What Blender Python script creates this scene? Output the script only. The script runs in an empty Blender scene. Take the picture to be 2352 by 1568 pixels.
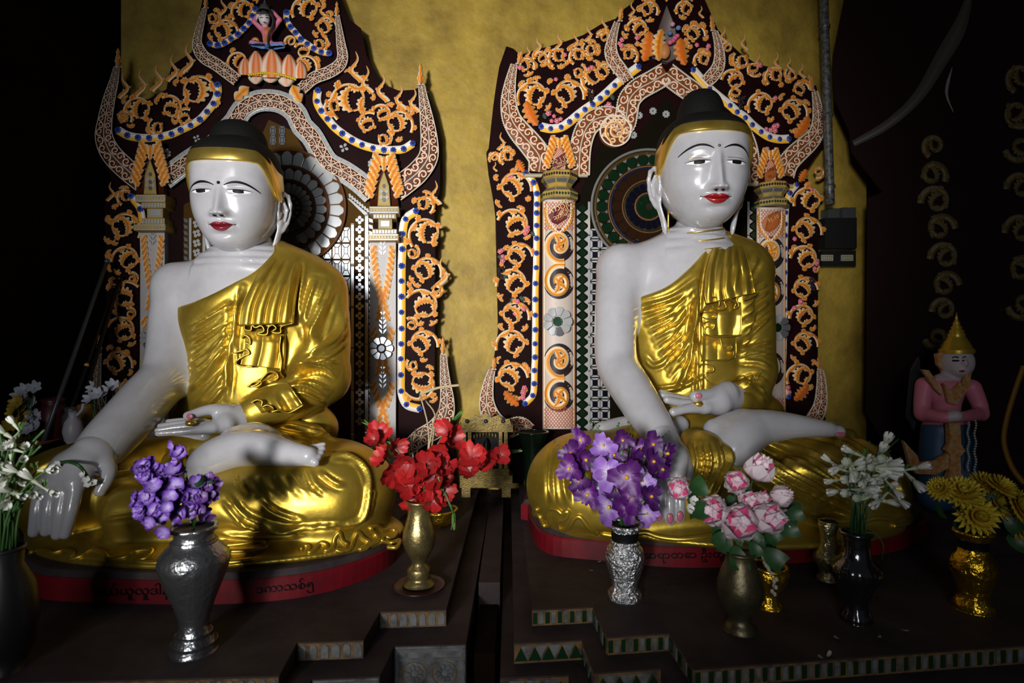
import bpy, math, random
import numpy as np
from mathutils import Matrix, Vector
from mathutils.geometry import tessellate_polygon
from mathutils.bvhtree import BVHTree

SC = bpy.context.scene
COL = SC.collection
rnd = random.Random(7)
nrs = np.random.RandomState(11)
pi = math.pi
# ------------------------------------------------------------------ camera
FPX, CXP, CYP, CZ = 1306.67, 1176.0, 784.0, 1.62
cam = bpy.data.objects.new('camera', bpy.data.cameras.new('camera'))
cam.data.lens = 20.0; cam.data.sensor_width = 36.0
cam.location = (0, 0, CZ); cam.rotation_euler = (pi/2, 0, 0)
cam.data.clip_start = .02
cam.data.dof.use_dof = True; cam.data.dof.focus_distance = 2.05; cam.data.dof.aperture_fstop = 4.0
COL.objects.link(cam); SC.camera = cam
# ------------------------------------------------------------------ world, lights, exposure
wd = bpy.data.worlds.new('world'); SC.world = wd; wd.use_nodes = True
wd.node_tree.nodes['Background'].inputs[0].default_value = (.85, .9, 1, 1)
wd.node_tree.nodes['Background'].inputs[1].default_value = .02
def lamp(name, kind, loc, target, energy, color=(1, 1, 1), **kw):
    l = bpy.data.lights.new(name, kind); l.energy = energy; l.color = color
    for k, v in kw.items(): setattr(l, k, v)
    o = bpy.data.objects.new(name, l); o.location = loc
    o.rotation_euler = (Vector(target)-Vector(loc)).to_track_quat('-Z', 'Y').to_euler()
    COL.objects.link(o); return o
# a spotlight beside the camera, and the daylight of the doorway behind it
lamp('spot_lamp', 'SPOT', (-1.0, -2.0, 1.85), (-.07, 2.35, 2.10), 1120, (1, .97, .93), spot_size=math.radians(42), spot_blend=1.0, shadow_soft_size=.20)
lamp('doorway_daylight', 'AREA', (-.5, -2.6, 2.1), (.05, 2.2, 1.5), 26, (.93, .96, 1), shape='RECTANGLE', size=.75, size_y=1.8)
vs = SC.view_settings
vs.view_transform = 'Standard'; vs.look = 'None'; vs.exposure = 0.0; vs.gamma = 1; vs.use_curve_mapping = False

# ------------------------------------------------------------------ projection helpers (photo pixel + real depth -> point in the room)
def W(px, py, d):
    return np.array([(px-CXP)/FPX*d, d, CZ-(py-CYP)/FPX*d])
def PJ(P):                       # points -> pixels
    P = np.asarray(P, float)
    return np.stack([CXP+FPX*P[:, 0]/P[:, 1], CYP-FPX*(P[:, 2]-CZ)/P[:, 1]], 1)
TD, TS = 2.47, .118              # throne plane y = TD + TS x
TN = np.array([TS, -1, 0])/math.hypot(TS, 1)
def T(px, py, off=0.):           # pixel -> point on throne plane, lifted off by metres towards the room
    px = np.asarray(px, float); py = np.asarray(py, float)
    a = (px-CXP)/FPX; c = (CYP-py)/FPX
    t = (TD-np.asarray(off))/(1-TS*a)
    return np.stack([a*t, t*np.ones_like(a), CZ+c*t], -1)
ALT = 1.0                        # altar top height
def A(px, py, z=ALT):            # pixel -> point on horizontal plane
    d = (CZ-z)*FPX/(py-CYP)
    return np.array([(px-CXP)/FPX*d, d, z])

# ------------------------------------------------------------------ materials
MATS = {}
def mat(name, col=(.5, .5, .5), rough=.5, metal=0., spec=.5, coat=0., noise=None, bump=None, attr=False, emit=None, trans=0., mix2=None):
    if name in MATS: return MATS[name]
    m = bpy.data.materials.new(name); m.use_nodes = True
    nt = m.node_tree; b = nt.nodes['Principled BSDF']
    b.inputs['Base Color'].default_value = (*col, 1); b.inputs['Roughness'].default_value = rough
    b.inputs['Metallic'].default_value = metal; b.inputs['Specular IOR Level'].default_value = spec
    b.inputs['Coat Weight'].default_value = coat; b.inputs['Coat Roughness'].default_value = .06
    b.inputs['Transmission Weight'].default_value = trans
    tc = nt.nodes.new('ShaderNodeTexCoord')
    src = None
    if attr:
        a = nt.nodes.new('ShaderNodeAttribute'); a.attribute_name = 'Col'; src = a.outputs['Color']
    if noise:                    # (scale, dark factor colour, contrast low, high)
        sc, c2, lo, hi = noise
        n = nt.nodes.new('ShaderNodeTexNoise'); n.inputs['Scale'].default_value = sc; n.inputs['Detail'].default_value = 6; n.inputs['Roughness'].default_value = .65
        nt.links.new(tc.outputs['Object'], n.inputs['Vector'])
        r = nt.nodes.new('ShaderNodeMapRange'); r.inputs[1].default_value = lo; r.inputs[2].default_value = hi
        nt.links.new(n.outputs['Fac'], r.inputs[0])
        mx = nt.nodes.new('ShaderNodeMix'); mx.data_type = 'RGBA'
        nt.links.new(r.outputs[0], mx.inputs[0]); mx.inputs[6].default_value = (*c2, 1); mx.inputs[7].default_value = (*col, 1)
        if src: nt.links.new(src, mx.inputs[7])
        src = mx.outputs[2]
    if src: nt.links.new(src, b.inputs['Base Color'])
    if bump:
        sc, st, dist = bump
        n = nt.nodes.new('ShaderNodeTexNoise'); n.inputs['Scale'].default_value = sc; n.inputs['Detail'].default_value = 4
        nt.links.new(tc.outputs['Object'], n.inputs['Vector'])
        bp = nt.nodes.new('ShaderNodeBump'); bp.inputs['Strength'].default_value = st; bp.inputs['Distance'].default_value = dist
        nt.links.new(n.outputs['Fac'], bp.inputs['Height']); nt.links.new(bp.outputs[0], b.inputs['Normal'])
    MATS[name] = m; return m

M_skin = mat('white_lacquer', (.37, .37, .40), .24, spec=.45, coat=.45, noise=(9, (.31, .31, .33), .3, .6))
M_gold = mat('gold_leaf', (.58, .415, .062), .38, metal=.82, noise=(6, (.38, .25, .024), .3, .62), bump=(60, .12, .004))
M_band = mat('gold_band', (.85, .62, .14), .27, metal=.9, noise=(14, (.62, .40, .06), .3, .6))
M_hair = mat('black_hair', (.004, .004, .004), .75, spec=.15, bump=(160, .6, .004))
M_black = mat('black_paint', (.004, .004, .005), .5, spec=.2)
M_white = mat('white_paint', (.75, .75, .76), .3)
M_red = mat('red_lips', (.27, .012, .016), .22, coat=.4)
M_pinkn = mat('pink_nail', (.42, .12, .17), .3)
M_board = mat('maroon_board', (.012, .002, .0025), .6, spec=.06, noise=(8, (.006, .0012, .0015), .35, .6))
M_carve = mat('painted_carving', (.7, .4, .2), .5, spec=.25, attr=True, noise=(40, (.25, .16, .10), .18, .38))
M_mirror = mat('mirror_glass', (.62, .64, .66), .16, metal=.55)
M_mirdark = mat('mirror_glass_dark', (.20, .21, .23), .2, metal=.6)  # darker copy of the mirror glass
M_gild = mat('ochre_ground', (.055, .027, .004), .6, spec=.04)
M_greeng = mat('green_glass', (.003, .016, .006), .14, coat=.3)
M_blue = mat('blue_paint', (.015, .045, .30), .4)
M_yel = mat('yellow_paint', (.80, .45, .05), .5)
M_cap = mat('ochre_capital', (.36, .24, .04), .5, noise=(20, (.22, .16, .06), .3, .6))
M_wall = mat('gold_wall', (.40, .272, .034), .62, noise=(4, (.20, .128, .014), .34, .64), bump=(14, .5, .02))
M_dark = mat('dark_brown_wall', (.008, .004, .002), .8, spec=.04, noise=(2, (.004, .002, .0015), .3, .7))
M_altar = mat('dusty_maroon_floor', (.052, .038, .040), .65, spec=.15, noise=(7, (.022, .015, .017), .3, .65), bump=(50, .2, .004))
M_altred = mat('red_base_paint', (.14, .004, .009), .45, spec=.3, noise=(6, (.06, .004, .008), .3, .6))
M_ochre = mat('ochre_grout', (.17, .095, .030), .7, spec=.2, noise=(40, (.05, .035, .03), .35, .6))
M_tilew = mat('pale_glass_tile', (.15, .155, .155), .3, spec=.3, noise=(30, (.06, .06, .06), .35, .6))
M_tileg = mat('green_glass_tile', (.005, .026, .010), .25, spec=.3)
M_silver = mat('silver_metal', (.40, .41, .43), .24, metal=.95, bump=(70, .55, .006))
M_silver2 = mat('embossed_silver', (.70, .71, .74), .22, metal=.95, bump=(110, 1.0, .012))
M_brass = mat('old_brass', (.30, .24, .10), .36, metal=.85, bump=(120, .35, .004), noise=(30, (.16, .12, .05), .3, .6))
M_shinyg = mat('gold_foil', (.75, .45, .03), .2, metal=.95, bump=(45, .9, .012))
M_chrome = mat('dark_chrome', (.16, .16, .17), .12, metal=.95, bump=(40, .35, .006))
M_leafg = mat('green_leaf', (.020, .075, .018), .45, noise=(30, (.010, .035, .012), .3, .6))
M_stem = mat('green_stem', (.030, .085, .020), .5)
M_petal = mat('petal', (.5, .5, .5), .5, attr=True)

# ------------------------------------------------------------------ mesh helpers
def mesh(name, V, faces, C=None, smooth=True):
    me = bpy.data.meshes.new(name)
    V = np.asarray(V, np.float32).reshape(-1, 3)
    me.vertices.add(len(V)); me.vertices.foreach_set('co', V.ravel())
    li, st, tot, n = [], [], [], 0
    for f in faces:
        f = np.asarray(f, np.int32)
        if f.size == 0: continue
        k = f.shape[1]; li.append(f.ravel()); st.append(n+np.arange(len(f))*k); tot.append(np.full(len(f), k)); n += f.size
    me.loops.add(n); me.loops.foreach_set('vertex_index', np.concatenate(li).astype(np.int32))
    s = np.concatenate(st).astype(np.int32); me.polygons.add(len(s)); me.polygons.foreach_set('loop_start', s)
    me.update(calc_edges=True); me.validate(); 
    if smooth: me.shade_smooth()
    else: me.shade_flat()
    if C is not None:
        C = np.asarray(C, np.float32)
        a = me.color_attributes.new('Col', 'FLOAT_COLOR', 'POINT')
        a.data.foreach_set('color', np.concatenate([C, np.ones((len(C), 1), np.float32)], 1).ravel())
    return me
class MB:
    def __init__(s): s.V, s.F, s.C, s.n = [], [], [], 0
    def add(s, V, F, C=None):
        V = np.asarray(V, float).reshape(-1, 3)
        if not isinstance(F, (list, tuple)): F = [F]
        for f in F:
            f = np.asarray(f, int)
            if f.size: s.F.append(f+s.n)
        s.V.append(V); s.n += len(V)
        if C is None: C = (.5, .5, .5)
        C = np.asarray(C, float)
        s.C.append(np.tile(C, (len(V), 1)) if C.ndim == 1 else C)
        return s
    def me(s, name, smooth=True): return mesh(name, np.concatenate(s.V), s.F, np.concatenate(s.C), smooth)
    def build(s, name, m, parent=None, smooth=True): return obj(name, s.me(name, smooth), m, parent)
def obj(name, me, m=None, parent=None, mw=None):
    o = bpy.data.objects.new(name, me); COL.objects.link(o)
    if m and not me.materials: me.materials.append(m)
    if parent is not None:
        o.parent = parent
        if parent.parent is None: o.matrix_parent_inverse = Matrix.Translation(-parent.location)
    if mw is not None: o.matrix_basis = mw
    return o
def tag(o, label=None, cat=None, group=None, kind=None):
    for k, v in (('label', label), ('category', cat), ('group', group), ('kind', kind)):
        if v: o[k] = v
    return o
def thing(name, label, cat, loc=(0, 0, 0), group=None):
    o = bpy.data.objects.new(name, None); COL.objects.link(o); o.location = [float(v) for v in loc]
    o.empty_display_size = .05
    return tag(o, label, cat, group)
def cr(pts, n):                  # Catmull-Rom resample to n points
    P = np.asarray(pts, float); 
    if len(P) == 2: 
        return P[0]+(P[1]-P[0])*np.linspace(0, 1, n)[:, None]
    L = np.concatenate([[0], np.cumsum(np.linalg.norm(np.diff(P[:, :2], axis=0), axis=1)+1e-9)])
    E = np.concatenate([[2*P[0]-P[1]], P, [2*P[-1]-P[-2]]])
    s = np.linspace(0, L[-1], n); i = np.clip(np.searchsorted(L, s, 'right')-1, 0, len(P)-2)
    t = ((s-L[i])/(L[i+1]-L[i]))[:, None]
    p0, p1, p2, p3 = E[i], E[i+1], E[i+2], E[i+3]
    return .5*(2*p1+(p2-p0)*t+(2*p0-5*p1+4*p2-p3)*t*t+(3*p1-p0-3*p2+p3)*t**3)
def grid_faces(n, k, cu=False, cv=False):
    i = np.arange(n if cu else n-1)[:, None]; j = np.arange(k if cv else k-1)[None]
    a = i*k+j; b = i*k+(j+1) % k; c = ((i+1) % n)*k+(j+1) % k; d = ((i+1) % n)*k+j
    return np.stack([a, b, c, d], -1).reshape(-1, 4)
def normal2(P):
    t = np.gradient(P, axis=0); t /= np.linalg.norm(t, axis=1)[:, None]+1e-9
    return np.stack([-t[:, 1], t[:, 0]], 1)
CREAM = np.array([.78, .71, .58]); ORNG = np.array([.48, .10, .006]); YELO = np.array([.74, .34, .03]); DKOR = np.array([.06, .013, .005]); GREYC = np.array([.50, .45, .42])
def grad3(x):                    # 0 orange .. 0.55 yellow .. 1 cream
    x = np.clip(np.asarray(x, float), 0, 1)[..., None]
    return np.where(x < .55, ORNG+(YELO-ORNG)*x/.55, YELO+(CREAM-YELO)*(x-.55)/.45)
def lerp(a, b, t): return a+(b-a)*np.asarray(t)[..., None]
def strip(P, hw, off, h, K=5, col=None, mapf=T, sharp=1., asym=1.):
    """relief stroke: path P (px), half width hw (px), base lift off, crown height h (m)"""
    P = np.asarray(P, float); n = len(P); N = normal2(P); hw = np.broadcast_to(np.asarray(hw, float), (n,))
    s = np.linspace(-1, 1, K)
    Q = P[:, None]+N[:, None]*hw[:, None, None]*np.where(s > 0, s, s*asym)[None, :, None] if asym >= 0 else P[:, None]+N[:, None]*hw[:, None, None]*np.where(s < 0, s, -s*asym)[None, :, None]
    o = off+h*np.sqrt(np.clip(1-s*s, 0, 1))**sharp
    V = mapf(Q[..., 0], Q[..., 1], np.broadcast_to(o, (n, K)))
    if col is None: c = lerp(ORNG, CREAM, np.abs(s)**1.5)
    else: c = col(s)
    C = np.broadcast_to(c, (n, K, 3)).reshape(-1, 3)
    return V.reshape(-1, 3), grid_faces(n, K), C
def board(outline, off, th, mapf=T):
    """flat plate with traced outline in px on the throne plane"""
    P = np.asarray(outline, float); n = len(P)
    F = mapf(P[:, 0], P[:, 1], off); B = F-TN*th
    tri = np.array(tessellate_polygon([[Vector((p[0], p[1], 0)) for p in P]]))
    i = np.arange(n); j = (i+1) % n
    return np.concatenate([F, B]), [tri, tri[:, ::-1]+n, np.stack([i, j, j+n, i+n], 1)]
def tile(poly, off, h, inset=.86, mapf=T):
    """small chamfered slab from a convex px polygon"""
    P = np.asarray(poly, float); n = len(P); c = P.mean(0)
    Q = c+(P-c)*inset
    V = np.concatenate([mapf(P[:, 0], P[:, 1], off), mapf(P[:, 0], P[:, 1], off+h*.6), mapf(Q[:, 0], Q[:, 1], off+h)])
    i = np.arange(n); j = (i+1) % n
    return V, [np.stack([i, j, j+n, i+n], 1), np.stack([i+n, j+n, j+2*n, i+2*n], 1), (np.arange(n)+2*n)[None]]
def tube(P, r, k=8, cap=True):
    P = np.asarray(P, float); n = len(P); r = np.broadcast_to(np.asarray(r, float), (n,))
    t = np.gradient(P, axis=0); t /= np.linalg.norm(t, axis=1)[:, None]+1e-9
    u = np.cross(t[0], (0, 0, 1) if abs(t[0][2]) < .9 else (1, 0, 0)); u /= np.linalg.norm(u)
    U = []
    for i in range(n):
        u = u-t[i]*np.dot(u, t[i]); u /= np.linalg.norm(u); U.append(u)
    U = np.array(U); B = np.cross(t, U); a = np.arange(k)*2*pi/k
    V = P[:, None]+r[:, None, None]*(U[:, None]*np.cos(a)[None, :, None]+B[:, None]*np.sin(a)[None, :, None])
    F = [grid_faces(n, k, cv=True)]
    if cap: F += [np.arange(k)[None, ::-1], (np.arange(k)+(n-1)*k)[None]]
    return V.reshape(-1, 3), F
def lathe(prof, c=(0, 0, 0), k=40, fl=None):
    """prof [(r,z)], fl(a,z)->radius factor"""
    p = np.asarray(prof, float); a = np.arange(k)*2*pi/k; n = len(p)
    R = p[:, 0][:, None]*np.ones(k)
    if fl is not None: R = R*fl(a[None], p[:, 1][:, None])
    V = np.stack([R*np.cos(a)+c[0], R*np.sin(a)+c[1], np.broadcast_to(p[:, 1][:, None]+c[2], (n, k))], -1).reshape(-1, 3)
    return V, [grid_faces(n, k, cv=True)[:, ::-1], np.arange(k)[None, ::-1], (np.arange(k)+(n-1)*k)[None]]
def box(c, s, rz=0.):
    x, y, z = s; v = np.array([[i, j, k] for k in (-.5, .5) for j in (-.5, .5) for i in (-.5, .5)])*[x, y, z]
    ca, sa = math.cos(rz), math.sin(rz)
    v = np.stack([v[:, 0]*ca-v[:, 1]*sa, v[:, 0]*sa+v[:, 1]*ca, v[:, 2]], 1)+np.asarray(c)
    return v, np.array([[0, 2, 3, 1], [4, 5, 7, 6], [0, 1, 5, 4], [2, 6, 7, 3], [0, 4, 6, 2], [1, 3, 7, 5]])
def sphere(c, r, nu=14, nv=10):
    r = np.broadcast_to(np.asarray(r, float), (3,))
    a = np.arange(nu)*2*pi/nu; b = np.linspace(-pi/2, pi/2, nv)
    V = np.stack([np.cos(b)[:, None]*np.cos(a)*r[0], np.cos(b)[:, None]*np.sin(a)*r[1], np.sin(b)[:, None]*np.ones(nu)*r[2]], -1).reshape(-1, 3)+np.asarray(c)
    return V, grid_faces(nv, nu, cv=True)

# ------------------------------------------------------------------ smooth implicit bodies (numpy surface nets)
class Body:
    def __init__(s, lo, hi, vox):
        s.lo = np.asarray(lo, float); s.v = vox; s.n = np.ceil((np.asarray(hi)-s.lo)/vox).astype(int)+1
        s.f = np.full(s.n, 1., np.float32)
    def sub(s, lo, hi):
        a = np.clip(np.floor((lo-s.lo)/s.v).astype(int), 0, s.n); b = np.clip(np.ceil((hi-s.lo)/s.v).astype(int)+1, 0, s.n)
        if (b <= a).any(): return None, None
        ax = [s.lo[i]+np.arange(a[i], b[i], dtype=np.float32)*s.v for i in range(3)]
        return tuple(slice(a[i], b[i]) for i in range(3)), np.meshgrid(*ax, indexing='ij', sparse=True)
    def mix(s, sl, d, k, op):
        f = s.f[sl]
        if op == 'u':
            h = np.maximum(k-np.abs(f-d), 0)/k; s.f[sl] = np.minimum(f, d)-h*h*k/4
        else:
            d = -d; h = np.maximum(k-np.abs(f-d), 0)/k; s.f[sl] = np.maximum(f, d)+h*h*k/4
    def rc(s, a, b, r1, r2, k=.02, op='u'):
        a = np.asarray(a, float); b = np.asarray(b, float); m = max(r1, r2)+k+3*s.v
        sl, g = s.sub(np.minimum(a, b)-m, np.maximum(a, b)+m)
        if sl is None: return s
        ab = b-a; q = max(float(ab@ab), 1e-12)
        t = np.clip(((g[0]-a[0])*ab[0]+(g[1]-a[1])*ab[1]+(g[2]-a[2])*ab[2])/q, 0, 1)
        d = np.sqrt((g[0]-a[0]-t*ab[0])**2+(g[1]-a[1]-t*ab[1])**2+(g[2]-a[2]-t*ab[2])**2)-(r1+(r2-r1)*t)
        s.mix(sl, d.astype(np.float32), k, op); return s
    def chain(s, P, R, k=.02):
        for i in range(len(P)-1): s.rc(P[i], P[i+1], R[i], R[i+1], k)
        return s
    def limb(s, P, R, k=.02):
        """tapered limb through all points, blended into the body once"""
        P = np.asarray(P, float); R = np.asarray(R, float); m = R.max()+k+3*s.v
        if len(P) > 2:
            Q = np.c_[P, R]; L = np.concatenate([[0], np.cumsum(np.linalg.norm(np.diff(P, axis=0), axis=1))]); n = (len(P)-1)*14+1
            E = np.concatenate([[2*Q[0]-Q[1]], Q, [2*Q[-1]-Q[-2]]]); u = np.linspace(0, len(P)-1, n); i = np.clip(u.astype(int), 0, len(P)-2); t = (u-i)[:, None]
            p0, p1, p2, p3 = E[i], E[i+1], E[i+2], E[i+3]
            Q = .5*(2*p1+(p2-p0)*t+(2*p0-5*p1+4*p2-p3)*t*t+(3*p1-p0-3*p2+p3)*t**3); P, R = Q[:, :3], Q[:, 3]
        sl, g = s.sub(P.min(0)-m, P.max(0)+m)
        if sl is None: return s
        D = np.full(s.f[sl].shape, 1., np.float32); org = np.array([x.start for x in sl])
        for a, b, r1, r2 in zip(P[:-1], P[1:], R[:-1], R[1:]):
            mm = max(r1, r2)+k+3*s.v; s2, h = s.sub(np.minimum(a, b)-mm, np.maximum(a, b)+mm)
            if s2 is None: continue
            ab = b-a; q = max(float(ab@ab), 1e-12)
            t = np.clip(((h[0]-a[0])*ab[0]+(h[1]-a[1])*ab[1]+(h[2]-a[2])*ab[2])/q, 0, 1)
            d = np.sqrt((h[0]-a[0]-t*ab[0])**2+(h[1]-a[1]-t*ab[1])**2+(h[2]-a[2]-t*ab[2])**2)-(r1+(r2-r1)*t)
            lo = [x.start-o for x, o in zip(s2, org)]; hi = [x.stop-o for x, o in zip(s2, org)]
            if min(lo) < 0: 
                cut = [max(0, -v) for v in lo]; d = d[cut[0]:, cut[1]:, cut[2]:]; lo = [max(0, v) for v in lo]
            ss_ = tuple(slice(a_, b_) for a_, b_ in zip(lo, hi)); T_ = D[ss_]; d = d[:T_.shape[0], :T_.shape[1], :T_.shape[2]]; np.minimum(T_, d, out=T_)
        s.mix(sl, D, k, 'u'); return s
    def ell(s, c, r, k=.03, op='u', rz=0., ry=0., rx=0.):
        c = np.asarray(c, float); r = np.asarray(r, float); m = r.max()+k+3*s.v
        sl, g = s.sub(c-m, c+m)
        if sl is None: return s
        x, y, z = g[0]-c[0], g[1]-c[1], g[2]-c[2]
        if rz: x, y = x*math.cos(rz)+y*math.sin(rz), -x*math.sin(rz)+y*math.cos(rz)
        if ry: x, z = x*math.cos(ry)-z*math.sin(ry), x*math.sin(ry)+z*math.cos(ry)
        if rx: y, z = y*math.cos(rx)+z*math.sin(rx), -y*math.sin(rx)+z*math.cos(rx)
        k0 = np.sqrt((x/r[0])**2+(y/r[1])**2+(z/r[2])**2); k1 = np.sqrt((x/r[0]**2)**2+(y/r[1]**2)**2+(z/r[2]**2)**2)+1e-6
        s.mix(sl, (k0*(k0-1)/k1).astype(np.float32), k, op); return s
    def net(s):
        f = s.f; n = s.n; g = f < 0
        cn = n-1; cnt = np.zeros(cn, np.int8)
        for i in (0, 1):
            for j in (0, 1):
                for k in (0, 1): cnt += g[i:i+cn[0], j:j+cn[1], k:k+cn[2]]
        act = (cnt > 0) & (cnt < 8); idx = np.argwhere(act)
        ids = np.full(cn, -1, np.int32); ids[act] = np.arange(len(idx))
        P = np.zeros((len(idx), 3)); w = np.zeros(len(idx))
        cor = [(i, j, k) for i in (0, 1) for j in (0, 1) for k in (0, 1)]
        for a in cor:
            for ax in range(3):
                if a[ax]: continue
                b = list(a); b[ax] = 1
                fa = f[idx[:, 0]+a[0], idx[:, 1]+a[1], idx[:, 2]+a[2]]; fb = f[idx[:, 0]+b[0], idx[:, 1]+b[1], idx[:, 2]+b[2]]
                m = (fa < 0) != (fb < 0); t = np.where(m, fa/(fa-fb+1e-20*(fa == fb)), 0)
                q = np.tile(np.array(a, float), (len(idx), 1)); q[:, ax] += t
                P[m] += q[m]; w[m] += 1
        V = s.lo+(idx+P/w[:, None])*s.v
        quads = []
        for ax in range(3):
            o1, o2 = (ax+1) % 3, (ax+2) % 3
            hi = [slice(1, -1)]*3; hi[ax] = slice(0, -1); hj = list(hi); hj[ax] = slice(1, None)
            ga = g[tuple(hi)]; gb = g[tuple(hj)]
            e = np.argwhere(ga != gb); sgn = ga[ga != gb]
            base = e.copy(); base[:, o1] += 1; base[:, o2] += 1
            def cid(d1, d2):
                c = base.copy(); c[:, o1] -= d1; c[:, o2] -= d2
                return ids[c[:, 0], c[:, 1], c[:, 2]]
            q = np.stack([cid(1, 1), cid(0, 1), cid(0, 0), cid(1, 0)], 1)
            q[~sgn] = q[~sgn][:, ::-1]; quads.append(q)
        Q = np.concatenate(quads); Q = Q[(Q >= 0).all(1)]
        return V, Q
def vnormals(V, Q):
    n = np.cross(V[Q[:, 2]]-V[Q[:, 0]], V[Q[:, 3]]-V[Q[:, 1]]); N = np.zeros_like(V)
    for i in range(4):
        for a in range(3): N[:, a] += np.bincount(Q[:, i], n[:, a], len(V))
    return N/(np.linalg.norm(N, axis=1)[:, None]+1e-12)
def lap(V, Q, it=2, f=.5):
    e = np.concatenate([Q[:, [0, 1]], Q[:, [1, 2]], Q[:, [2, 3]], Q[:, [3, 0]]]); e = np.concatenate([e, e[:, ::-1]])
    c = np.bincount(e[:, 0], minlength=len(V))[:, None]+1e-9
    for _ in range(it):
        S = np.stack([np.bincount(e[:, 0], V[e[:, 1], a], len(V)) for a in range(3)], 1)
        V = V+(S/c-V)*f
    return V
def ss(a, b, x):
    t = np.clip((x-a)/(b-a), 0, 1); return t*t*(3-2*t)
def seg_dist(X, P):
    """distance of 2-D points X to polyline P, and the fraction along it"""
    best = np.full(len(X), 1e9); fr = np.zeros(len(X)); n = len(P)-1
    for i in range(n):
        ab = P[i+1]-P[i]; t = np.clip((X-P[i])@ab/(ab@ab+1e-9), 0, 1)
        d = np.linalg.norm(X-P[i]-t[:, None]*ab, axis=1); m = d < best
        best[m] = d[m]; fr[m] = (i+t[m])/n
    return best, fr
def fold(V, N, curves, front=True):
    """carve folds: curves [(px polyline, half width px, amplitude m)], applied to camera-side surface"""
    X = PJ(V); D = np.zeros(len(V))
    vis = (N*(V-np.array([0, 0, CZ]))).sum(1) < 0 if front else np.ones(len(V), bool)
    for P, w, amp in curves:
        amp = amp*1.4; P = np.asarray(P, float)
        if len(P) > 2: P = cr(P, max(6, len(P)*4))
        lo = P.min(0)-w*2.2; hi = P.max(0)+w*2.2
        m = np.where(vis & (X >= lo).all(1) & (X <= hi).all(1))[0]
        if not len(m): continue
        d, fr = seg_dist(X[m], P)
        env = np.clip(np.minimum(fr, 1-fr)*5+.12, 0, 1)
        q = d/w
        D[m] += amp*env*(np.exp(-q*q*1.2)-.45*np.exp(-((q-1.55)/.6)**2))
    return V+N*D[:, None]
def fan(c0, c1, n, w, amp, jit=.12):
    """n folds interpolated between two guide curves (same number of points)"""
    c0 = np.asarray(c0, float); c1 = np.asarray(c1, float); out = []
    for i in range(n):
        t = (i+.5+rnd.uniform(-jit, jit))/n
        out.append((c0+(c1-c0)*t, w*rnd.uniform(.8, 1.25), amp*rnd.uniform(.7, 1.2)))
    return out
# ================================================================== the setting
def vplane(name, p, q, z0, z1, m, th=.06, back=None):
    """upright slab from plan point p to q, thickness away from the room"""
    p = np.array(p, float); q = np.array(q, float); t = q-p; n = np.array([-t[1], t[0]])/np.linalg.norm(t)
    if back is not None and n@(np.array(back)-p) < 0: n = -n
    c = [p, q, q+n*th, p+n*th]
    V = [(*a, z) for z in (z0, z1) for a in c]
    F = np.array([[0, 1, 5, 4], [1, 2, 6, 5], [2, 3, 7, 6], [3, 0, 4, 7], [4, 5, 6, 7], [3, 2, 1, 0]])
    return tag(obj(name, mesh(name, V, [F], smooth=False), m), kind='structure')
WO = -.10
cl = T(278, 700, WO)[:2]; crn = T(1990, 700, WO)[:2]
vplane('wall_back', cl, crn, 0, 4.2, M_wall, back=(0, 9))
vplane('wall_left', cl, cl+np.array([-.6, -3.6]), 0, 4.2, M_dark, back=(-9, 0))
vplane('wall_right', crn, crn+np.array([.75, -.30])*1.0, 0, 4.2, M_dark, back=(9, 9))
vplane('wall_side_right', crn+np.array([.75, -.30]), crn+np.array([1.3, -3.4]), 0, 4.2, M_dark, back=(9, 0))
o = obj('floor', mesh('floor', [(-4, -4, 0), (4, -4, 0), (4, 4, 0), (-4, 4, 0), (-4, -4, -.1), (4, -4, -.1), (4, 4, -.1), (-4, 4, -.1)],
        [np.array([[0, 1, 2, 3], [7, 6, 5, 4], [0, 4, 5, 1], [1, 5, 6, 2], [2, 6, 7, 3], [3, 7, 4, 0]])], smooth=False), M_altar)
tag(o, kind='structure')

# ------------------------------------------------------------------ altars (stepped, redented corners, glass-tiled risers)
def prism(plan, z0, z1):
    P = np.asarray(plan, float); n = len(P)
    V = np.concatenate([np.c_[P, np.full(n, z1)], np.c_[P, np.full(n, z0)]])
    tri = np.array(tessellate_polygon([[Vector((p[0], p[1], 0)) for p in P]])); i = np.arange(n); j = (i+1) % n
    return V, [tri, tri[:, ::-1]+n, np.stack([i, i+n, j+n, j], 1)]
def riser_map(a, b, ztop, h):
    a = np.array(a, float); b = np.array(b, float); t = b-a; L = np.linalg.norm(t); n = np.array([t[1], -t[0]])/L
    if n@(np.array([0., 0])-a) < 0: n = -n
    def f(u, v, off):            # u metres along, v fraction down
        u = np.asarray(u, float); v = np.asarray(v, float)
        P = a+t*(u/L)[..., None]+n*(np.asarray(off)*np.ones_like(u))[..., None]
        return np.concatenate([P, (ztop-v*h)[..., None]], -1)
    return f, L
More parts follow.
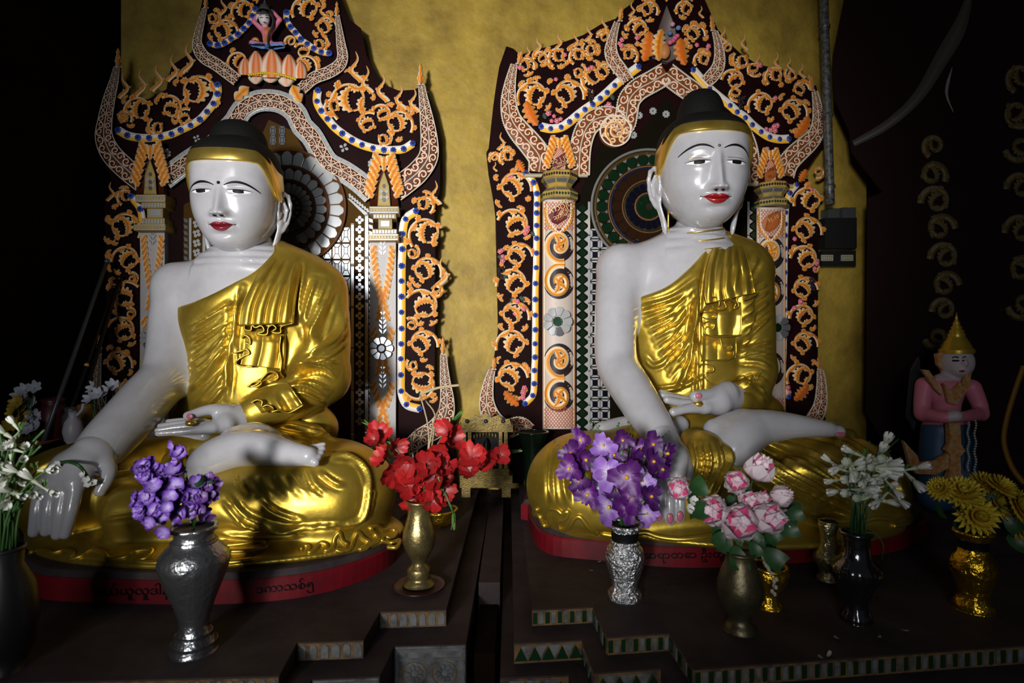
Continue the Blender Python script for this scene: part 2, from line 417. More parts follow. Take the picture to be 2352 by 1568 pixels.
def riser(part, a, b, ztop, h, style, tw=.0135):
    f, L = riser_map(a, b, ztop, h)
    V, F = tile([(.001, .04), (L-.001, .04), (L-.001, .96), (.001, .96)], 0, .0015, 1, f)
    g = obj('grout_strip', mesh('grout_strip', V, F, smooth=False), M_ochre, part)
    n = max(1, int(L/tw))
    for i in range(n):
        u0 = (i+.5)*L/n; w = L/n*.36*rnd.uniform(.9, 1.08); s = rnd.uniform(-.02, .02)
        if style == 'bar':
            pol = [(u0-w, .16+s), (u0+w, .14+s), (u0+w, .84+s), (u0-w, .86+s)]; m = M_tileg if i % 2 == 0 else M_tilew
            V, F = tile(pol, .0015, .0022, .9, f)
            obj('glass_tile', mesh('glass_tile', V, F, smooth=False), m, g)
        elif style == 'petal':
            a_ = np.linspace(pi, 0, 6)
            pol = [(u0+w*math.cos(q), .30-.2*math.sin(q)) for q in a_]+[(u0+w, .88), (u0-w, .88)]
            V, F = tile(pol, .0015, .0022, .9, f)
            obj('glass_tile', mesh('glass_tile', V, F, smooth=False), M_tilew, g)
        elif style == 'zig':
            w = L/n*.46
            for up in (0, 1):
                pol = [(u0-w, .85), (u0+w, .85), (u0, .2)] if up else [(u0, .12), (u0+2*w, .12), (u0+w, .78)]
                if not up and i == n-1: continue
                V, F = tile(pol, .0015, .0022, .88, f)
                obj('glass_tile', mesh('glass_tile', V, F, smooth=False), M_tileg if up else M_tilew, g)
def altar(label, levels, zs, styles):
    th = thing('altar', label, 'altar', (levels[0][0][0], levels[0][0][1], 0))
    for k, (pl, (z1, z0)) in enumerate(zip(levels, zs)):
        V, F = prism(pl, z0, z1)
        p = obj('altar_step', mesh('altar_step', V, F, smooth=False), M_altar, th)
        for (i, st, h, tw) in styles[k]: riser(p, pl[i], pl[i+1], z1-.001, h, st, tw)
    return th
RL0 = [(.046, 1.315), (.19, 1.33), (.2, 1.193), (.335, 1.21), (.345, 1.078), (1.62, 1.23), (1.62, 2.72), (.03, 2.54)]
RL1 = [(.004, 1.24), (.155, 1.256), (.163, 1.13), (.30, 1.146), (.31, 1.012), (1.62, 1.163), (1.62, 2.72), (-.005, 2.54)]
RL2 = [(-.025, 1.19), (.12, 1.2), (.13, 1.06), (.27, 1.08), (.28, .95), (1.62, 1.10), (1.62, 2.72), (-.03, 2.54)]
altar('dark maroon stepped altar under the right statue, edged with green and pale glass tiles', [RL0, RL1, RL2], [(1.0, .962), (.962, .917), (.917, 0)],
      [[(0, 'bar', .037, .0134), (1, 'bar', .037, .026), (2, 'bar', .037, .0134), (3, 'bar', .037, .026), (4, 'bar', .037, .0134)],
       [(0, 'zig', .044, .030), (1, 'zig', .044, .035), (2, 'zig', .044, .030), (4, 'bar', .044, .03)], [(0, 'zig', .05, .03), (2, 'zig', .05, .03)]])
LL0 = [(-.152, 1.315), (-.303, 1.305), (-.308, 1.181), (-.443, 1.172), (-.432, 1.055), (-1.66, 1.0), (-1.64, 2.28), (-.14, 2.52)]
LL1 = [(-.1, 1.237), (-.255, 1.23), (-.26, 1.118), (-.39, 1.108), (-.39, .99), (-1.66, .94), (-1.64, 2.28), (-.09, 2.52)]
LL2 = [(-.1, 1.235), (-.25, 1.228), (-.255, 1.115), (-.385, 1.105), (-.385, .985), (-1.66, .93), (-1.64, 2.28), (-.09, 2.52)]
la = altar('dark maroon stepped altar under the left statue, edged with silvery petal tiles', [LL0, LL1, LL2], [(1.0, .962), (.962, .86), (.86, 0)],
      [[(0, 'petal', .037, .0195), (2, 'petal', .037, .0195), (4, 'petal', .037, .0195)], [], []])
# glass panels with rosettes on the front of the left altar
M_pale2 = mat('silvered_glass', (.26, .27, .28), .2, metal=.5, noise=(25, (.12, .12, .12), .3, .6))
for (a, b) in (((-.1, 1.237), (-.255, 1.23)), ((-.26, 1.118), (-.39, 1.108))):
    f, L = riser_map(a, b, .962, .1)
    V, F = tile([(.002, .02), (L-.002, .02), (L-.002, .98), (.002, .98)], 0, .002, 1, f)
    g = obj('glass_panel', mesh('glass_panel', V, F, smooth=False), M_tilew, la.children[1])
    for (u0, u1, v0, v1) in ((.004, L-.004, .06, .12), (.012, L-.012, .26, .32), (.004, .010, .14, .94), (L-.010, L-.004, .14, .94), (.012, L-.012, .9, .96)):
        V, F = tile([(u0, v0), (u1, v0), (u1, v1), (u0, v1)], .002, .002, .97, f)
        obj('glass_strip', mesh('glass_strip', V, F, smooth=False), M_pale2, la.children[1])
    for uc in (L*.3, L*.72):
        q = np.linspace(0, 2*pi, 25)[:-1]
        P = cr([(uc+.026*math.cos(t), .6+.26*math.sin(t)) for t in np.linspace(0, 2*pi, 17)], 33)
        V, F, C = strip(P, .0016, .002, .003, 3, lambda s: np.tile([.35, .2, .03], (3, 1)), f)
        obj('ochre_ring', mesh('ochre_ring', V, [F], C), M_ochre, la.children[1])
        for k in range(9):
            t = k*2*pi/9; ca, sa = math.cos(t), math.sin(t)
            pol = [(uc+r*.001*(ca*math.cos(e)-sa*math.sin(e)), .6+r*.01*(sa*math.cos(e)+ca*math.sin(e))) for r, e in ((7, -.3), (18, -.3), (21, 0), (18, .3), (7, .3))]
            V, F = tile(pol, .002, .003, .85, f)
            obj('glass_petal', mesh('glass_petal', V, F, smooth=False), M_pale2, la.children[1])
# dark block between the two altars
V, F = prism([(-.088, 1.50), (-.032, 1.50), (-.034, 2.44), (-.088, 2.44)], 0, .985)
tag(obj('altar_infill', mesh('altar_infill', V, F, smooth=False), M_altar), 'dark infill block in the gap between the two altars', 'block')
V, F = prism([(-.084, 1.26), (-.038, 1.26), (-.038, 1.49), (-.084, 1.49)], 0, .93)
tag(obj('gap_post', mesh('gap_post', V, F, smooth=False), M_dark), 'dark brown post standing in the narrow gap between the altars', 'post')

# ================================================================== carved throne backdrops
def spiral(cx, cy, R, a0, turns, cw, n=34, r1=.22):
    t = np.linspace(0, 1, n); a = a0+cw*2*pi*turns*t; r = R*(1-(1-r1)*t**.9)
    return np.stack([cx+r*np.cos(a), cy+r*np.sin(a)], 1)
def leaf_path(p, ang, L, bend, n=11):
    t = np.linspace(0, 1, n); a = ang+bend*t; d = np.stack([np.cos(a), np.sin(a)], 1)*L/n
    return np.asarray(p)+np.cumsum(d, 0)-d[0]
def leaf_col(s): return grad3(np.abs(s)*1.14)
def leaf(p, ang, L, w, bend, off=.008, h=.009, mapf=T, lobes=4, col=leaf_col, n=17, asym=1.):
    n = max(n, lobes*5); P = leaf_path(p, ang, L, bend, n); t = np.linspace(0, 1, n)
    hw = w*1.25*np.clip(np.sin(pi*np.clip(t*.93+.04, 0, 1))**.75, .08, 1)*(.42+.58*np.abs(np.sin(pi*(t*lobes+.1)))**.7)
    hw[-1] = .15
    return strip(P, hw, off, h, 9, col, mapf, 1., asym)
def tend_col(s): s = np.asarray(s, float); return grad3(np.maximum(.50-.85*s, (np.abs(s)-.55)*2.2))
SCR = []; BANDS = []
def inside(p, poly):
    x, y = p; c = False; n = len(poly)
    for i in range(n):
        (x1, y1), (x2, y2) = poly[i], poly[i-1]
        if (y1 > y) != (y2 > y) and x < (x2-x1)*(y-y1)/(y2-y1)+x1: c = not c
    return c
def fill_sprigs(par, poly, avoid):
    """small leaf sprigs in the gaps between scrolls"""
    S = [q for q in SCR if q[0] == par.name]; B_ = [b for b in BANDS if b[0] == par.name]; used = []
    for _, cx, cy, R, so, mapf in S:
        mm = MB()
        for k in range(16):
            a = rnd.uniform(0, 2*pi); r = R*rnd.uniform(1.1, 1.45); p = (cx+r*math.cos(a), cy+r*math.sin(a))
            if not inside(p, poly) or any(x0 < p[0] < x1 and y0 < p[1] < y1 for x0, x1, y0, y1 in avoid): continue
            if any(math.hypot(p[0]-q[1], p[1]-q[2]) < q[3]*1.02+3 for q in S) or any(math.hypot(p[0]-u[0], p[1]-u[1]) < 13 for u in used): continue
            if any(np.min(np.hypot(b[1][:, 0]-p[0], b[1][:, 1]-p[1])-b[2]) < 7 for b in B_): continue
            used.append(p)
            for da in (-.8, 0, .8): mm.add(*leaf(p, a+pi+da+rnd.uniform(-.2, .2), rnd.uniform(13, 17), 3.6, rnd.uniform(-.8, .8), .004, .009, mapf, 3, n=12))
        if mm.n: mm.build('leaf_sprig', M_carve, so)
def add_scroll(par, cx, cy, R, a0, cw=1, turns=1.25, w=3.5, off=.006, nl=7, mapf=T, name='scroll'):
    P = spiral(cx, cy, R, a0, turns, cw); t = np.linspace(0, 1, len(P))
    m = MB(); m.add(*strip(P, w*(1.15-.5*t), off, .010, 7, tend_col, mapf))
    so = m.build(name, M_carve, par)
    da = cw
    for k in range(nl):          # leaf sprigs outside and inside the ring
        i = int((.05+.60*k/nl)*len(P)); tg = P[min(i+1, len(P)-1)]-P[i]; ang = math.atan2(tg[1], tg[0]); mm = MB()
        if k % 2 == 0:
            for da, f in ((-.75, .8), (0, 1), (.75, .8)): mm.add(*leaf(P[i], ang-cw*(.95-.5*da), R*.40*f*rnd.uniform(.9, 1.15), R*.115, cw*.5, off+.003, .009, mapf, 3))
        else: mm.add(*leaf(P[i], ang+cw*.75, R*rnd.uniform(.50, .62), R*.17, -cw*1.0, off+.003, .011, mapf, 4))
        mm.build('leaf', M_carve, so)
    e = P[-1]; tg = P[-1]-P[-2]; ang = math.atan2(tg[1], tg[0])
    mm = MB(); mm.add(*leaf(P[int(len(P)*.70)], math.atan2(*(P[int(len(P)*.72)]-P[int(len(P)*.70)])[::-1])+cw*.25, R*1.25, R*.29, cw*2.1, off+.006, .014, mapf, 6, n=30, asym=-.5 if cw > 0 else .5))
    mm.build('leaf', M_carve, so)
    SCR.append((par.name, cx, cy, R, so, mapf))
    return so
def add_flame(par, x, ytop, ybase, side, off=.006):
    n = 22; t = np.linspace(0, 1, n); H = ybase-ytop
    X = x+side*H*.16*np.sin(t*2*pi*1.25)*(.25+.95*t); Y = ytop+H*t
    m = MB(); m.add(*strip(np.stack([X, Y], 1), 1.0+H*.085*t**.8, off, .010, 7, tend_col))
    for k in range(3):
        i = int(n*(.5+.13*k)); m.add(*leaf((X[i], Y[i]), -pi/2+side*(-1)**k*.9, H*.16, H*.045, .6, off+.004, .006, n=7))
    m.build('flame_finial', M_carve, par)
FL_B = None
def flower_mesh(name, npet, r, c1, c2, c3, rc=.3, dome=.35):
    """flat carved flower in local xz facing -y, radius r metres"""
    m = MB(); n = npet*4; a = np.arange(n)*2*pi/n
    rad = r*(.78+.22*np.abs(np.cos(a*npet/2)))
    rings = [(0, .9), (.3, 1.0), (.62, .75), (1, .25)]
    V = []; C = []
    for q, h in rings[1:]:
        V.append(np.stack([rad*q*np.cos(a), -np.full(n, dome*r*h), rad*q*np.sin(a)], 1)); C.append(lerp(np.array(c1), np.array(c2), np.full(n, (q-.3)/.7)*(.6+.4*np.abs(np.cos(a*npet/2)))))
    V.append(np.stack([rad*np.cos(a), np.zeros(n), rad*np.sin(a)], 1)); C.append(np.tile(c1, (n, 1)))
    m.add(np.concatenate(V), [grid_faces(4, n, cv=True)[:, ::-1], np.arange(n)[None, ::-1]], np.concatenate(C))
    V, F = sphere((0, -dome*r, 0), (r*rc, r*.25, r*rc), 8, 5); m.add(V, F, c3)
    return m.me(name)
def place_flower(me, name, par, px, py, off, s=1., m=None):
    p = T(px, py, off); yaw = math.atan(TS)
    return obj(name, me, m or M_carve, par, Matrix.Translation(p) @ Matrix.Rotation(yaw, 4, 'Z') @ Matrix.Rotation(rnd.uniform(0, 2), 4, 'Y') @ Matrix.Scale(s, 4))
FB = flower_mesh('blue_flower', 8, .0135, (.012, .035, .24), (.03, .10, .50), (.06, .008, .012))
FP = flower_mesh('pink_flower', 5, .0125, (.50, .07, .11), (.70, .22, .28), (.75, .42, .40))
MIRP = None
def jewel_band(par, pts, hw=8., swap=1, off=.010, ext=None, flowers=None):
    P = cr(pts if ext is None else [ext[0]]+list(pts)+[ext[1]], 70)
    def col(s): return np.array([np.array([.80, .45, .05]) if x*swap > 0.02 else np.array([.72, .68, .62]) for x in s])
    m = MB(); V, F, C = strip(P, hw, off, .008, 8, col); m.add(V, F, C)
    BANDS.append((par.name, P, hw)); b = m.build('jewelled_band', M_carve, par)
    for (x, y) in (flowers or pts): place_flower(FB, 'blue_flower', b, x, y, off+.007, rnd.uniform(.92, 1.08))
    return b
def band_panel(par, P, hw, name, off=.012, lanes=2, beads=False, ground=np.array([.075, .024, .010]), dens=1.0, rail=1.6, c_rail=CREAM*.72):
    """carved band: raised ground, rails, running C-scrolls. P px path, hw px half widths"""
    n = 60; A_ = cr(np.c_[P, hw], n); P, hw = A_[:, :2], A_[:, 2]; N = normal2(P); BANDS.append((par.name, P, hw))
    V, F, C = strip(P, hw, off-.012, .012, 6, lambda s: np.tile(ground, (len(s), 1)), sharp=.25)
    m = MB(); m.add(V, F, C)
    b = m.build(name, M_carve, par)
    L = np.concatenate([[0], np.cumsum(np.linalg.norm(np.diff(P, axis=0), axis=1))])
    def at(s, l):                # s arc px, l lateral fraction -1..1
        s = np.asarray(s, float)
        x = np.interp(s, L, P[:, 0]); y = np.interp(s, L, P[:, 1]); w = np.interp(s, L, hw)
        nx = np.interp(s, L, N[:, 0]); ny = np.interp(s, L, N[:, 1])
        return np.stack([x+nx*w*l, y+ny*w*l], 1)
    m = MB()
    rc = lambda s: lerp(c_rail, c_rail*.6, np.abs(s))
    for l in ((-.95, .95) if lanes == 1 else (-.95, 0., .95)):
        Q = at(L, np.full(n, l)); m.add(*strip(Q, np.minimum(rail, hw*.14), off, .006, 3, rc))
    m.build('rail', M_carve, b)
    m = MB(); lw = 2./lanes
    for ln in range(lanes):
        c = -1+lw*(ln+.5); s = 2.; k = 0
        while s < L[-1]-2:
            w = np.interp(s, L, hw); r = max(1.8, w*lw*.5*.80); step = 2*r*.98/dens
            sg = 1 if k % 2 == 0 else -1
            t = np.linspace(0, 1, 13); a = sg*(pi*.9)+sg*2*pi*1.15*t*(1 if ln % 2 == 0 else -1); rr = r*(1-.72*t)
            Q = at(s+r+rr*np.cos(a)*1.0, np.clip(c+rr*np.sin(a)/max(w, 1e-3), -.93, .93))
            m.add(*strip(Q, r*.24*(1.2-.5*t), off, .007, 5, lambda s_: lerp(CREAM*.92, ORNG, np.abs(s_)**1.4)))
            s += step; k += 1
    m.build('scrollwork', M_carve, b)
    if beads:
        m = MB()
        for l in (-1.0, 1.0):
            for s in np.arange(0, L[-1], 4.2):
                q = at(np.array([s]), np.array([l]))[0]; V, F = sphere(T(q[0], q[1], off), .0036, 6, 4); m.add(V, F, (.55, .50, .38))
        m.build('beading', M_carve, b)
    return b
def finial(par, x, y0, y1, w, tilt=0., off=.01):
    """layered leaf bud on the tip of a horn"""
    m = MB(); H = y1-y0
    for k, f in enumerate((0, .3, .6)):
        for sd in (-1, 1):
            m.add(*leaf((x+tilt*(1-f)*.0, y1-H*f*.8), -pi/2+sd*(.55-.15*k)+tilt, H*(.5-.08*k), w*.34, -sd*.7, off+.002*k, .010, lobes=2, n=9))
    m.add(*leaf((x, y1), -pi/2+tilt, H, w*.45, 0, off+.004, .016, lobes=3, n=13))
    V, F, C = strip([(x-w*.7, y1), (x+w*.7, y1)], 2.0, off, .012, 4, lambda s: np.tile(GREYC, (len(s), 1))); m.add(V, F, C)
    m.build('finial', M_carve, par)
def spire_leaf(par, x, ytop, ybase, w, off=.05):
    """pointed leaf plaque above a capital"""
    m = MB(); H = ybase-ytop
    out = [(x, ytop), (x+w*.45, ytop+H*.35), (x+w*.9, ytop+H*.62), (x+w, ybase), (x-w, ybase), (x-w*.9, ytop+H*.62), (x-w*.45, ytop+H*.35)]
    V, F = board(out, off-.012, .02); m.add(V, F, DKOR)
    for sd in (-1, 1):
        for k in range(6):
            t = k/6; px = x+sd*w*(.25+.68*t); py = ytop+H*(.2+.78*t)
            m.add(*leaf((px, py), -pi/2+sd*.25, H*.33, w*.30, sd*.5, off-.004, .012, lobes=3, n=12))
    m.add(*leaf((x, ytop+H*.32), -pi/2, H*.34, w*.22, 0, off, .01, lobes=3, n=10))
    return m.build('leaf_plaque', M_carve, par)
def slab_px(x0, x1, y0, y1, off, th):
    return board([(x0, y0), (x1, y0), (x1, y1), (x0, y1)], off, th)
def tiles_obj(par, name, m, poly, off, h=.003, inset=.88, mapf=T):
    V, F = tile(poly, off, h, inset, mapf); return obj(name, mesh(name, V, F, smooth=False), m, par)
def ring_tile(cx, cy, r0, r1, a0, a1, rounded=True):
    q = [(cx+r0*math.cos(a), cy+r0*math.sin(a)) for a in (a1, a0)]
    am = (a0+a1)/2
    q += [(cx+r1*.93*math.cos(a0), cy+r1*.93*math.sin(a0)), (cx+r1*math.cos(a0*.72+a1*.28), cy+r1*math.sin(a0*.72+a1*.28)), (cx+r1*1.01*math.cos(am), cy+r1*1.01*math.sin(am)), (cx+r1*math.cos(a0*.28+a1*.72), cy+r1*math.sin(a0*.28+a1*.72)), (cx+r1*.93*math.cos(a1), cy+r1*.93*math.sin(a1))]
    return q
def ring_strip(cx, cy, r, hw, off, h, col, n=60):
    t = np.linspace(0, 2*pi, n); return strip(np.stack([cx+r*np.cos(t), cy+r*np.sin(t)], 1), hw, off, h, 4, lambda s: np.tile(col, (len(s), 1)))
def rosette(par, cx, cy, r, n, m, mc, off, name='mirror_petal', rc=.38):
    for k in range(n):
        a = k*2*pi/n; d = pi/n*.9
        tiles_obj(par, name, m if rnd.random() < .7 else M_mirdark, ring_tile(cx, cy, r*rc*1.05, r, a-d, a+d), off, .005, .9)
    t = np.arange(12)*2*pi/12
    tiles_obj(par, 'rosette_centre', mc, [(cx+r*rc*.9*math.cos(q), cy+r*rc*.9*math.sin(q)) for q in t], off, .007, .8)
def star_flower(par, cx, cy, r, n, off):
    for k in range(n):
        a = k*2*pi/n+.4; ca, sa = math.cos(a), math.sin(a); w = r*min(.34, 1.6/n+.12)
        pol = [(cx+ca*x-sa*y, cy+sa*x+ca*y) for x, y in ((r*.12, 0), (r*.55, -w), (r*.9, -w*.75), (r, 0), (r*.9, w*.75), (r*.55, w))]
        tiles_obj(par, 'mirror_petal', M_mirror, pol, off, .003, .86)
def sx(o, sc): return lambda L: [(o[0]+x/sc, o[1]+y/sc) for x, y in L]

# ------------------------------------------------------------------ left throne
TL = thing('throne_backdrop', 'carved maroon throne backdrop with mirror mosaic and dancing figure, behind left statue', 'throne', T(617, 1121, 0))
OUT_L = [(560, -80), (640, -95), (700, -85), (760, -60), (797, 40), (829, 65), (841, 125), (857, 160), (884, 195), (916, 208), (950, 206), (975, 195), (996, 250), (1010, 310), (1011, 400), (1009, 440), (997, 470), (1000, 600), (998, 880), (1040, 950), (1045, 1114),
         (215, 1136), (218, 930), (250, 850), (245, 700), (240, 470), (262, 425), (226, 335), (236, 262), (262, 152), (280, 218), (340, 228), (382, 205), (394, 150), (440, 120), (452, 60), (465, 0), (500, -60)]
V, F = board(OUT_L, 0, .03); obj('back_board', mesh('back_board', V, F, smooth=False), M_board, TL)
# mirror mosaic panel
V, F = board([(422, 470), (560, 400), (617, 275), (672, 300), (720, 380), (858, 470), (858, 1100), (420, 1100)], .006, .006)
pan = obj('mosaic_panel', mesh('mosaic_panel', V, F, smooth=False), M_gild, TL)
hx, hy = 660, 477
hb = MB(); q = np.linspace(0, 2*pi, 49)[:-1]
V, F = board([(hx+133*math.cos(a), hy+133*math.sin(a)) for a in q], .022, .016); hb.add(V, F, (.09, .04, .008))
for r, w in ((133, 3), (94, 4), (61, 4.5), (31, 2.5)): hb.add(*ring_strip(hx, hy, r, w, .022, .008, np.array([.10, .035, .012])))
halo = hb.build('halo', M_carve, TL)
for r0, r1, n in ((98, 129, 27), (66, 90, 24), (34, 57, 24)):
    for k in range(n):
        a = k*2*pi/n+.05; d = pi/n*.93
        tiles_obj(halo, 'mirror_tile', M_mirror if (math.cos(a-5.6) > -.15 or rnd.random() < .3) else M_mirdark, ring_tile(hx, hy, r0, r1, a-d, a+d), .022+rnd.uniform(0, .002), .004, .9)  # dark copy away from the upper right paints in where mirrors reflect less light
for k in range(13):
    a = k*2*pi/13; t = np.arange(8)*pi/4
    tiles_obj(halo, 'mirror_dot', M_mirror, [(hx+25*math.cos(a)+3.6*math.cos(u), hy+25*math.sin(a)+3.6*math.sin(u)) for u in t], .022, .004, .8)
for k in range(8):
    a = k*2*pi/8; tiles_obj(halo, 'mirror_dot', M_mirror, ring_tile(hx, hy, 3, 16, a-.33, a+.33), .022, .004, .85)
# mosaic strips right and left of the statue
def quatre(par, cx, cy, r, rot=0.):
    for k in range(4):
        a = k*pi/2+rot; t = np.arange(7)*2*pi/7; x, y = cx+r*.55*math.cos(a), cy+r*.55*math.sin(a)
        tiles_obj(par, 'mirror_petal', M_mirror, [(x+r*.44*math.cos(u), y+r*.44*math.sin(u)) for u in t], .006, .004, .85)
for i in range(22):
    y = 505+i*22; quatre(pan, 826, y, 10.5)
for i in range(10): quatre(pan, 452, 492+i*22, 10.5, .5)
for (x0, x1, ya, yb) in ((806, 813, 512, 1090), (838, 846, 492, 1090), (465, 472, 528, 1090), (434, 440, 500, 1090)):
    for j in range(6):
        y0 = ya+(yb-ya)*j/6; y1 = ya+(yb-ya)*(j+1)/6
        tiles_obj(pan, 'mirror_strip', M_mirror, [(x0, y0+.6), (x1, y0+.6), (x1, y1-.6), (x0, y1-.6)], .006, .004, .93)
for i in range(40):
    y = 500+i*14.5; tiles_obj(pan, 'mirror_leaf', M_mirror, [(846.5, y), (856, y+3), (857.5, y+12), (848, y+10)], .006, .004, .85)
    if i < 16: tiles_obj(pan, 'mirror_leaf', M_mirdark, [(421, y), (431, y+3), (432.5, y+12), (423, y+10)], .006, .004, .85)
for i in range(9):
    t = i/9; x, y = 800+(852-800)*t, 445+(488-445)*t
    tiles_obj(pan, 'mirror_leaf', M_mirror, [(x, y), (x+5, y-1), (x+8, y+9), (x+2, y+9)], .006, .004, .85)
tiles_obj(pan, 'mirror_strip', M_mirror, [(798, 456), (803, 455), (846, 491), (838, 495)], .006, .004, .93)
for j in range(7):               # square lattice of facets
    for i in range(3):
        x, y = 742+i*21, 520+j*38
        if i == 0: x -= 1
        for pol in ([(x+2, y+2), (x+19, y+2), (x+14, y+9), (x+7, y+9)], [(x+2, y+36), (x+19, y+36), (x+14, y+25), (x+7, y+25)], [(x+1, y+3), (x+6, y+10), (x+6, y+25), (x+1, y+35)], [(x+20, y+3), (x+15, y+10), (x+15, y+25), (x+20, y+35)], [(x+7, y+10), (x+14, y+10), (x+14, y+24), (x+7, y+24)]):
            tiles_obj(pan, 'mirror_facet', M_mirror, pol, .006, .003, .93)
for (x, y) in ((487, 545), (487, 583), (627, 300), (648, 300), (627, 322), (648, 322)):
    for pol in ([(x-10, y-17), (x+10, y-17), (x+5, y-9), (x-5, y-9)], [(x-10, y+17), (x+10, y+17), (x+5, y+9), (x-5, y+9)], [(x-11, y-16), (x-6, y-8), (x-6, y+8), (x-11, y+16)], [(x+11, y-16), (x+6, y-8), (x+6, y+8), (x+11, y+16)], [(x-5, y-8), (x+5, y-8), (x+5, y+8), (x-5, y+8)]):
        tiles_obj(pan, 'mirror_facet', M_mirror if y > 400 else M_mirdark, [(x+(a-x)*.62 if y < 400 else a, y+(b-y)*.62 if y < 400 else b) for a, b in pol], .008, .003, .93)
# arch band with mirror edging
AR = [(617, 230), (650, 237), (678, 258), (694, 290), (716, 313), (736, 348), (756, 376), (790, 394), (825, 418), (856, 446)]
AL = [(617, 230), (585, 234), (556, 252), (540, 278), (520, 300), (495, 330), (465, 350), (430, 372), (376, 412)]
arch = AL[::-1]+AR[1:]
ab = band_panel(TL, arch, [17]*len(arch), 'arch_band', .026, 2, rail=1.6)
Pn = cr(arch, 46); Nn = normal2(Pn)
for sd, w in ((-1, 4.2), (1, 4.2)):
    E = Pn+Nn*sd*21.5
    for i in range(45):
        a, b = E[i], E[i+1]; n1, n2 = Nn[i]*w, Nn[i+1]*w
        tiles_obj(ab, 'mirror_edge_tile', M_mirror, [a-n1, b-n2, b+n2, a+n1], .012, .012, .97)
# horns
HORN_L = [([(905, 440), (930, 420), (960, 395), (983, 362), (986, 325), (981, 280), (974, 235), (968, 196)], [26, 27, 26, 23, 20, 16, 11, 7], (966, 140, 194, 11)),
          ([(335, 425), (290, 388), (255, 352), (239, 315), (241, 278), (250, 230), (262, 185), (268, 154)], [24, 25, 24, 21, 17, 14, 10, 7], (271, 106, 153, 11)),
          ([(692, 205), (720, 180), (755, 166), (779, 150), (787, 130), (783, 100), (778, 62), (775, 38)], [13, 14, 14, 14, 12, 10, 7, 5], (774, 0, 36, 9)),
          ([(545, 185), (521, 166), (495, 147), (470, 132), (456, 112), (453, 92), (461, 55), (470, 20)], [13, 14, 14, 14, 13, 10, 8, 6], (473, -16, 18, 9)),
          ([(930, 1035), (965, 1005), (1000, 985), (1022, 955), (1027, 920), (1022, 870), (1018, 815)], [16, 20, 22, 20, 16, 11, 7], (1018, 768, 813, 9)),
          ([(250, 960), (228, 930), (221, 900), (222, 865), (226, 815)], [14, 14, 12, 10, 7], (228, 762, 813, 9))]
for P, h, f in HORN_L:
    b = band_panel(TL, P, h, 'horn_panel', .022, 2); finial(TL, *f[:3], f[3], off=.012)
# jewelled bands
c2 = sx((600, 0), 3.734); c1 = sx((200, 0), 3.734); c7 = sx((440, 0), 6.533); c4 = sx((760, 340), 4.356); c5 = sx((760, 660), 4.61)
jewel_band(TL, c2([(485, 775), (478, 868), (515, 950), (568, 1020), (625, 1088), (695, 1145), (778, 1200), (865, 1242), (958, 1270), (1052, 1285), (1133, 1287), (1222, 1277), (1300, 1230)]), 9.5)
jewel_band(TL, c1([(1118, 725), (1120, 805), (1085, 888), (1030, 958), (968, 1025), (888, 1075), (803, 1115), (725, 1150), (632, 1172), (533, 1183), (437, 1180), (345, 1160), (265, 1115)]), 9.5, -1)
jewel_band(TL, c7([(1425, 185), (1425, 300), (1485, 405), (1560, 490), (1640, 590), (1735, 660), (1835, 725), (1945, 780), (2065, 800)]), 7)
jewel_band(TL, c7([(955, 135), (915, 240), (865, 345), (785, 430), (697, 515), (595, 585), (495, 645), (395, 680), (275, 655)]), 7, -1)
jewel_band(TL, c4([(853, 630), (748, 710), (718, 858), (715, 1010), (708, 1178), (707, 1330), (707, 1485)])+c5([(748, 262), (748, 435), (745, 597), (740, 755), (742, 925), (745, 1097), (800, 1238), (940, 1285)]), 9.5, -1)
jewel_band(TL, [(300, 450), (322, 480), (328, 520), (330, 560), (331, 600), (331, 640), (331, 690), (331, 740), (330, 790), (328, 850), (318, 905), (290, 925)], 8.5, 1)
# scrolls (cx, cy, R, start angle, direction)
for s in [(806, 232, 52, 2.2, 1), (846, 283, 27, -1, -1), (914, 284, 37, .6, -1), (765, 245, 22, 2, 1), (878, 262, 24, 3.4, 1), (882, 318, 20, -1.2, 1),
          (452, 212, 50, .9, -1), (392, 248, 30, 4, 1), (320, 254, 38, 2.4, 1), (360, 292, 22, 4.2, -1), (425, 270, 22, -1, -1), (285, 270, 20, .6, -1),
          (705, 22, 36, 2.6, 1), (748, 62, 28, .4, -1), (735, 100, 20, 5, 1), (515, 72, 34, .5, -1), (560, 25, 30, 2.4, 1), (490, 40, 18, 5, 1),
          (980, 537, 44, 2.4, 1), (978, 622, 38, .4, -1), (972, 703, 42, 3.6, 1), (970, 790, 37, .2, -1), (966, 880, 42, 2.6, -1), (975, 470, 24, 1.0, -1), (948, 580, 17, 5, 1), (1003, 665, 17, 2, -1), (945, 745, 16, 4, 1), (948, 838, 16, 4, -1),
          (284, 523, 42, .6, -1), (292, 597, 36, 3.0, 1), (287, 680, 38, -.6, -1), (282, 760, 36, 3.4, 1), (270, 835, 36, .3, -1), (288, 452, 20, 2, 1), (305, 640, 15, 4, 1), (300, 720, 14, 4, 1), (296, 890, 24, 1, 1)]:
    add_scroll(TL, *s[:5])
for x, yt, yb, sd in [(817, 118, 188, 1), (842, 151, 214, 1), (878, 168, 234, 1), (919, 193, 252, 1), (951, 202, 258, 1), (432, 100, 168, -1), (397, 125, 187, -1), (362, 145, 210, -1), (324, 158, 222, -1), (285, 165, 226, -1), (742, 2, 40, 1), (512, -10, 38, -1), (1000, 415, 470, 1), (1016, 590, 660, -1), (255, 418, 462, -1)]:
    add_flame(TL, x, yt, yb, sd)
for x, y, r, n in ((857, 376, 13, 8), (380, 353, 13, 8), (790, 339, 11, 4), (452, 318, 9, 4)): star_flower(TL, x, y, r, n, .001)
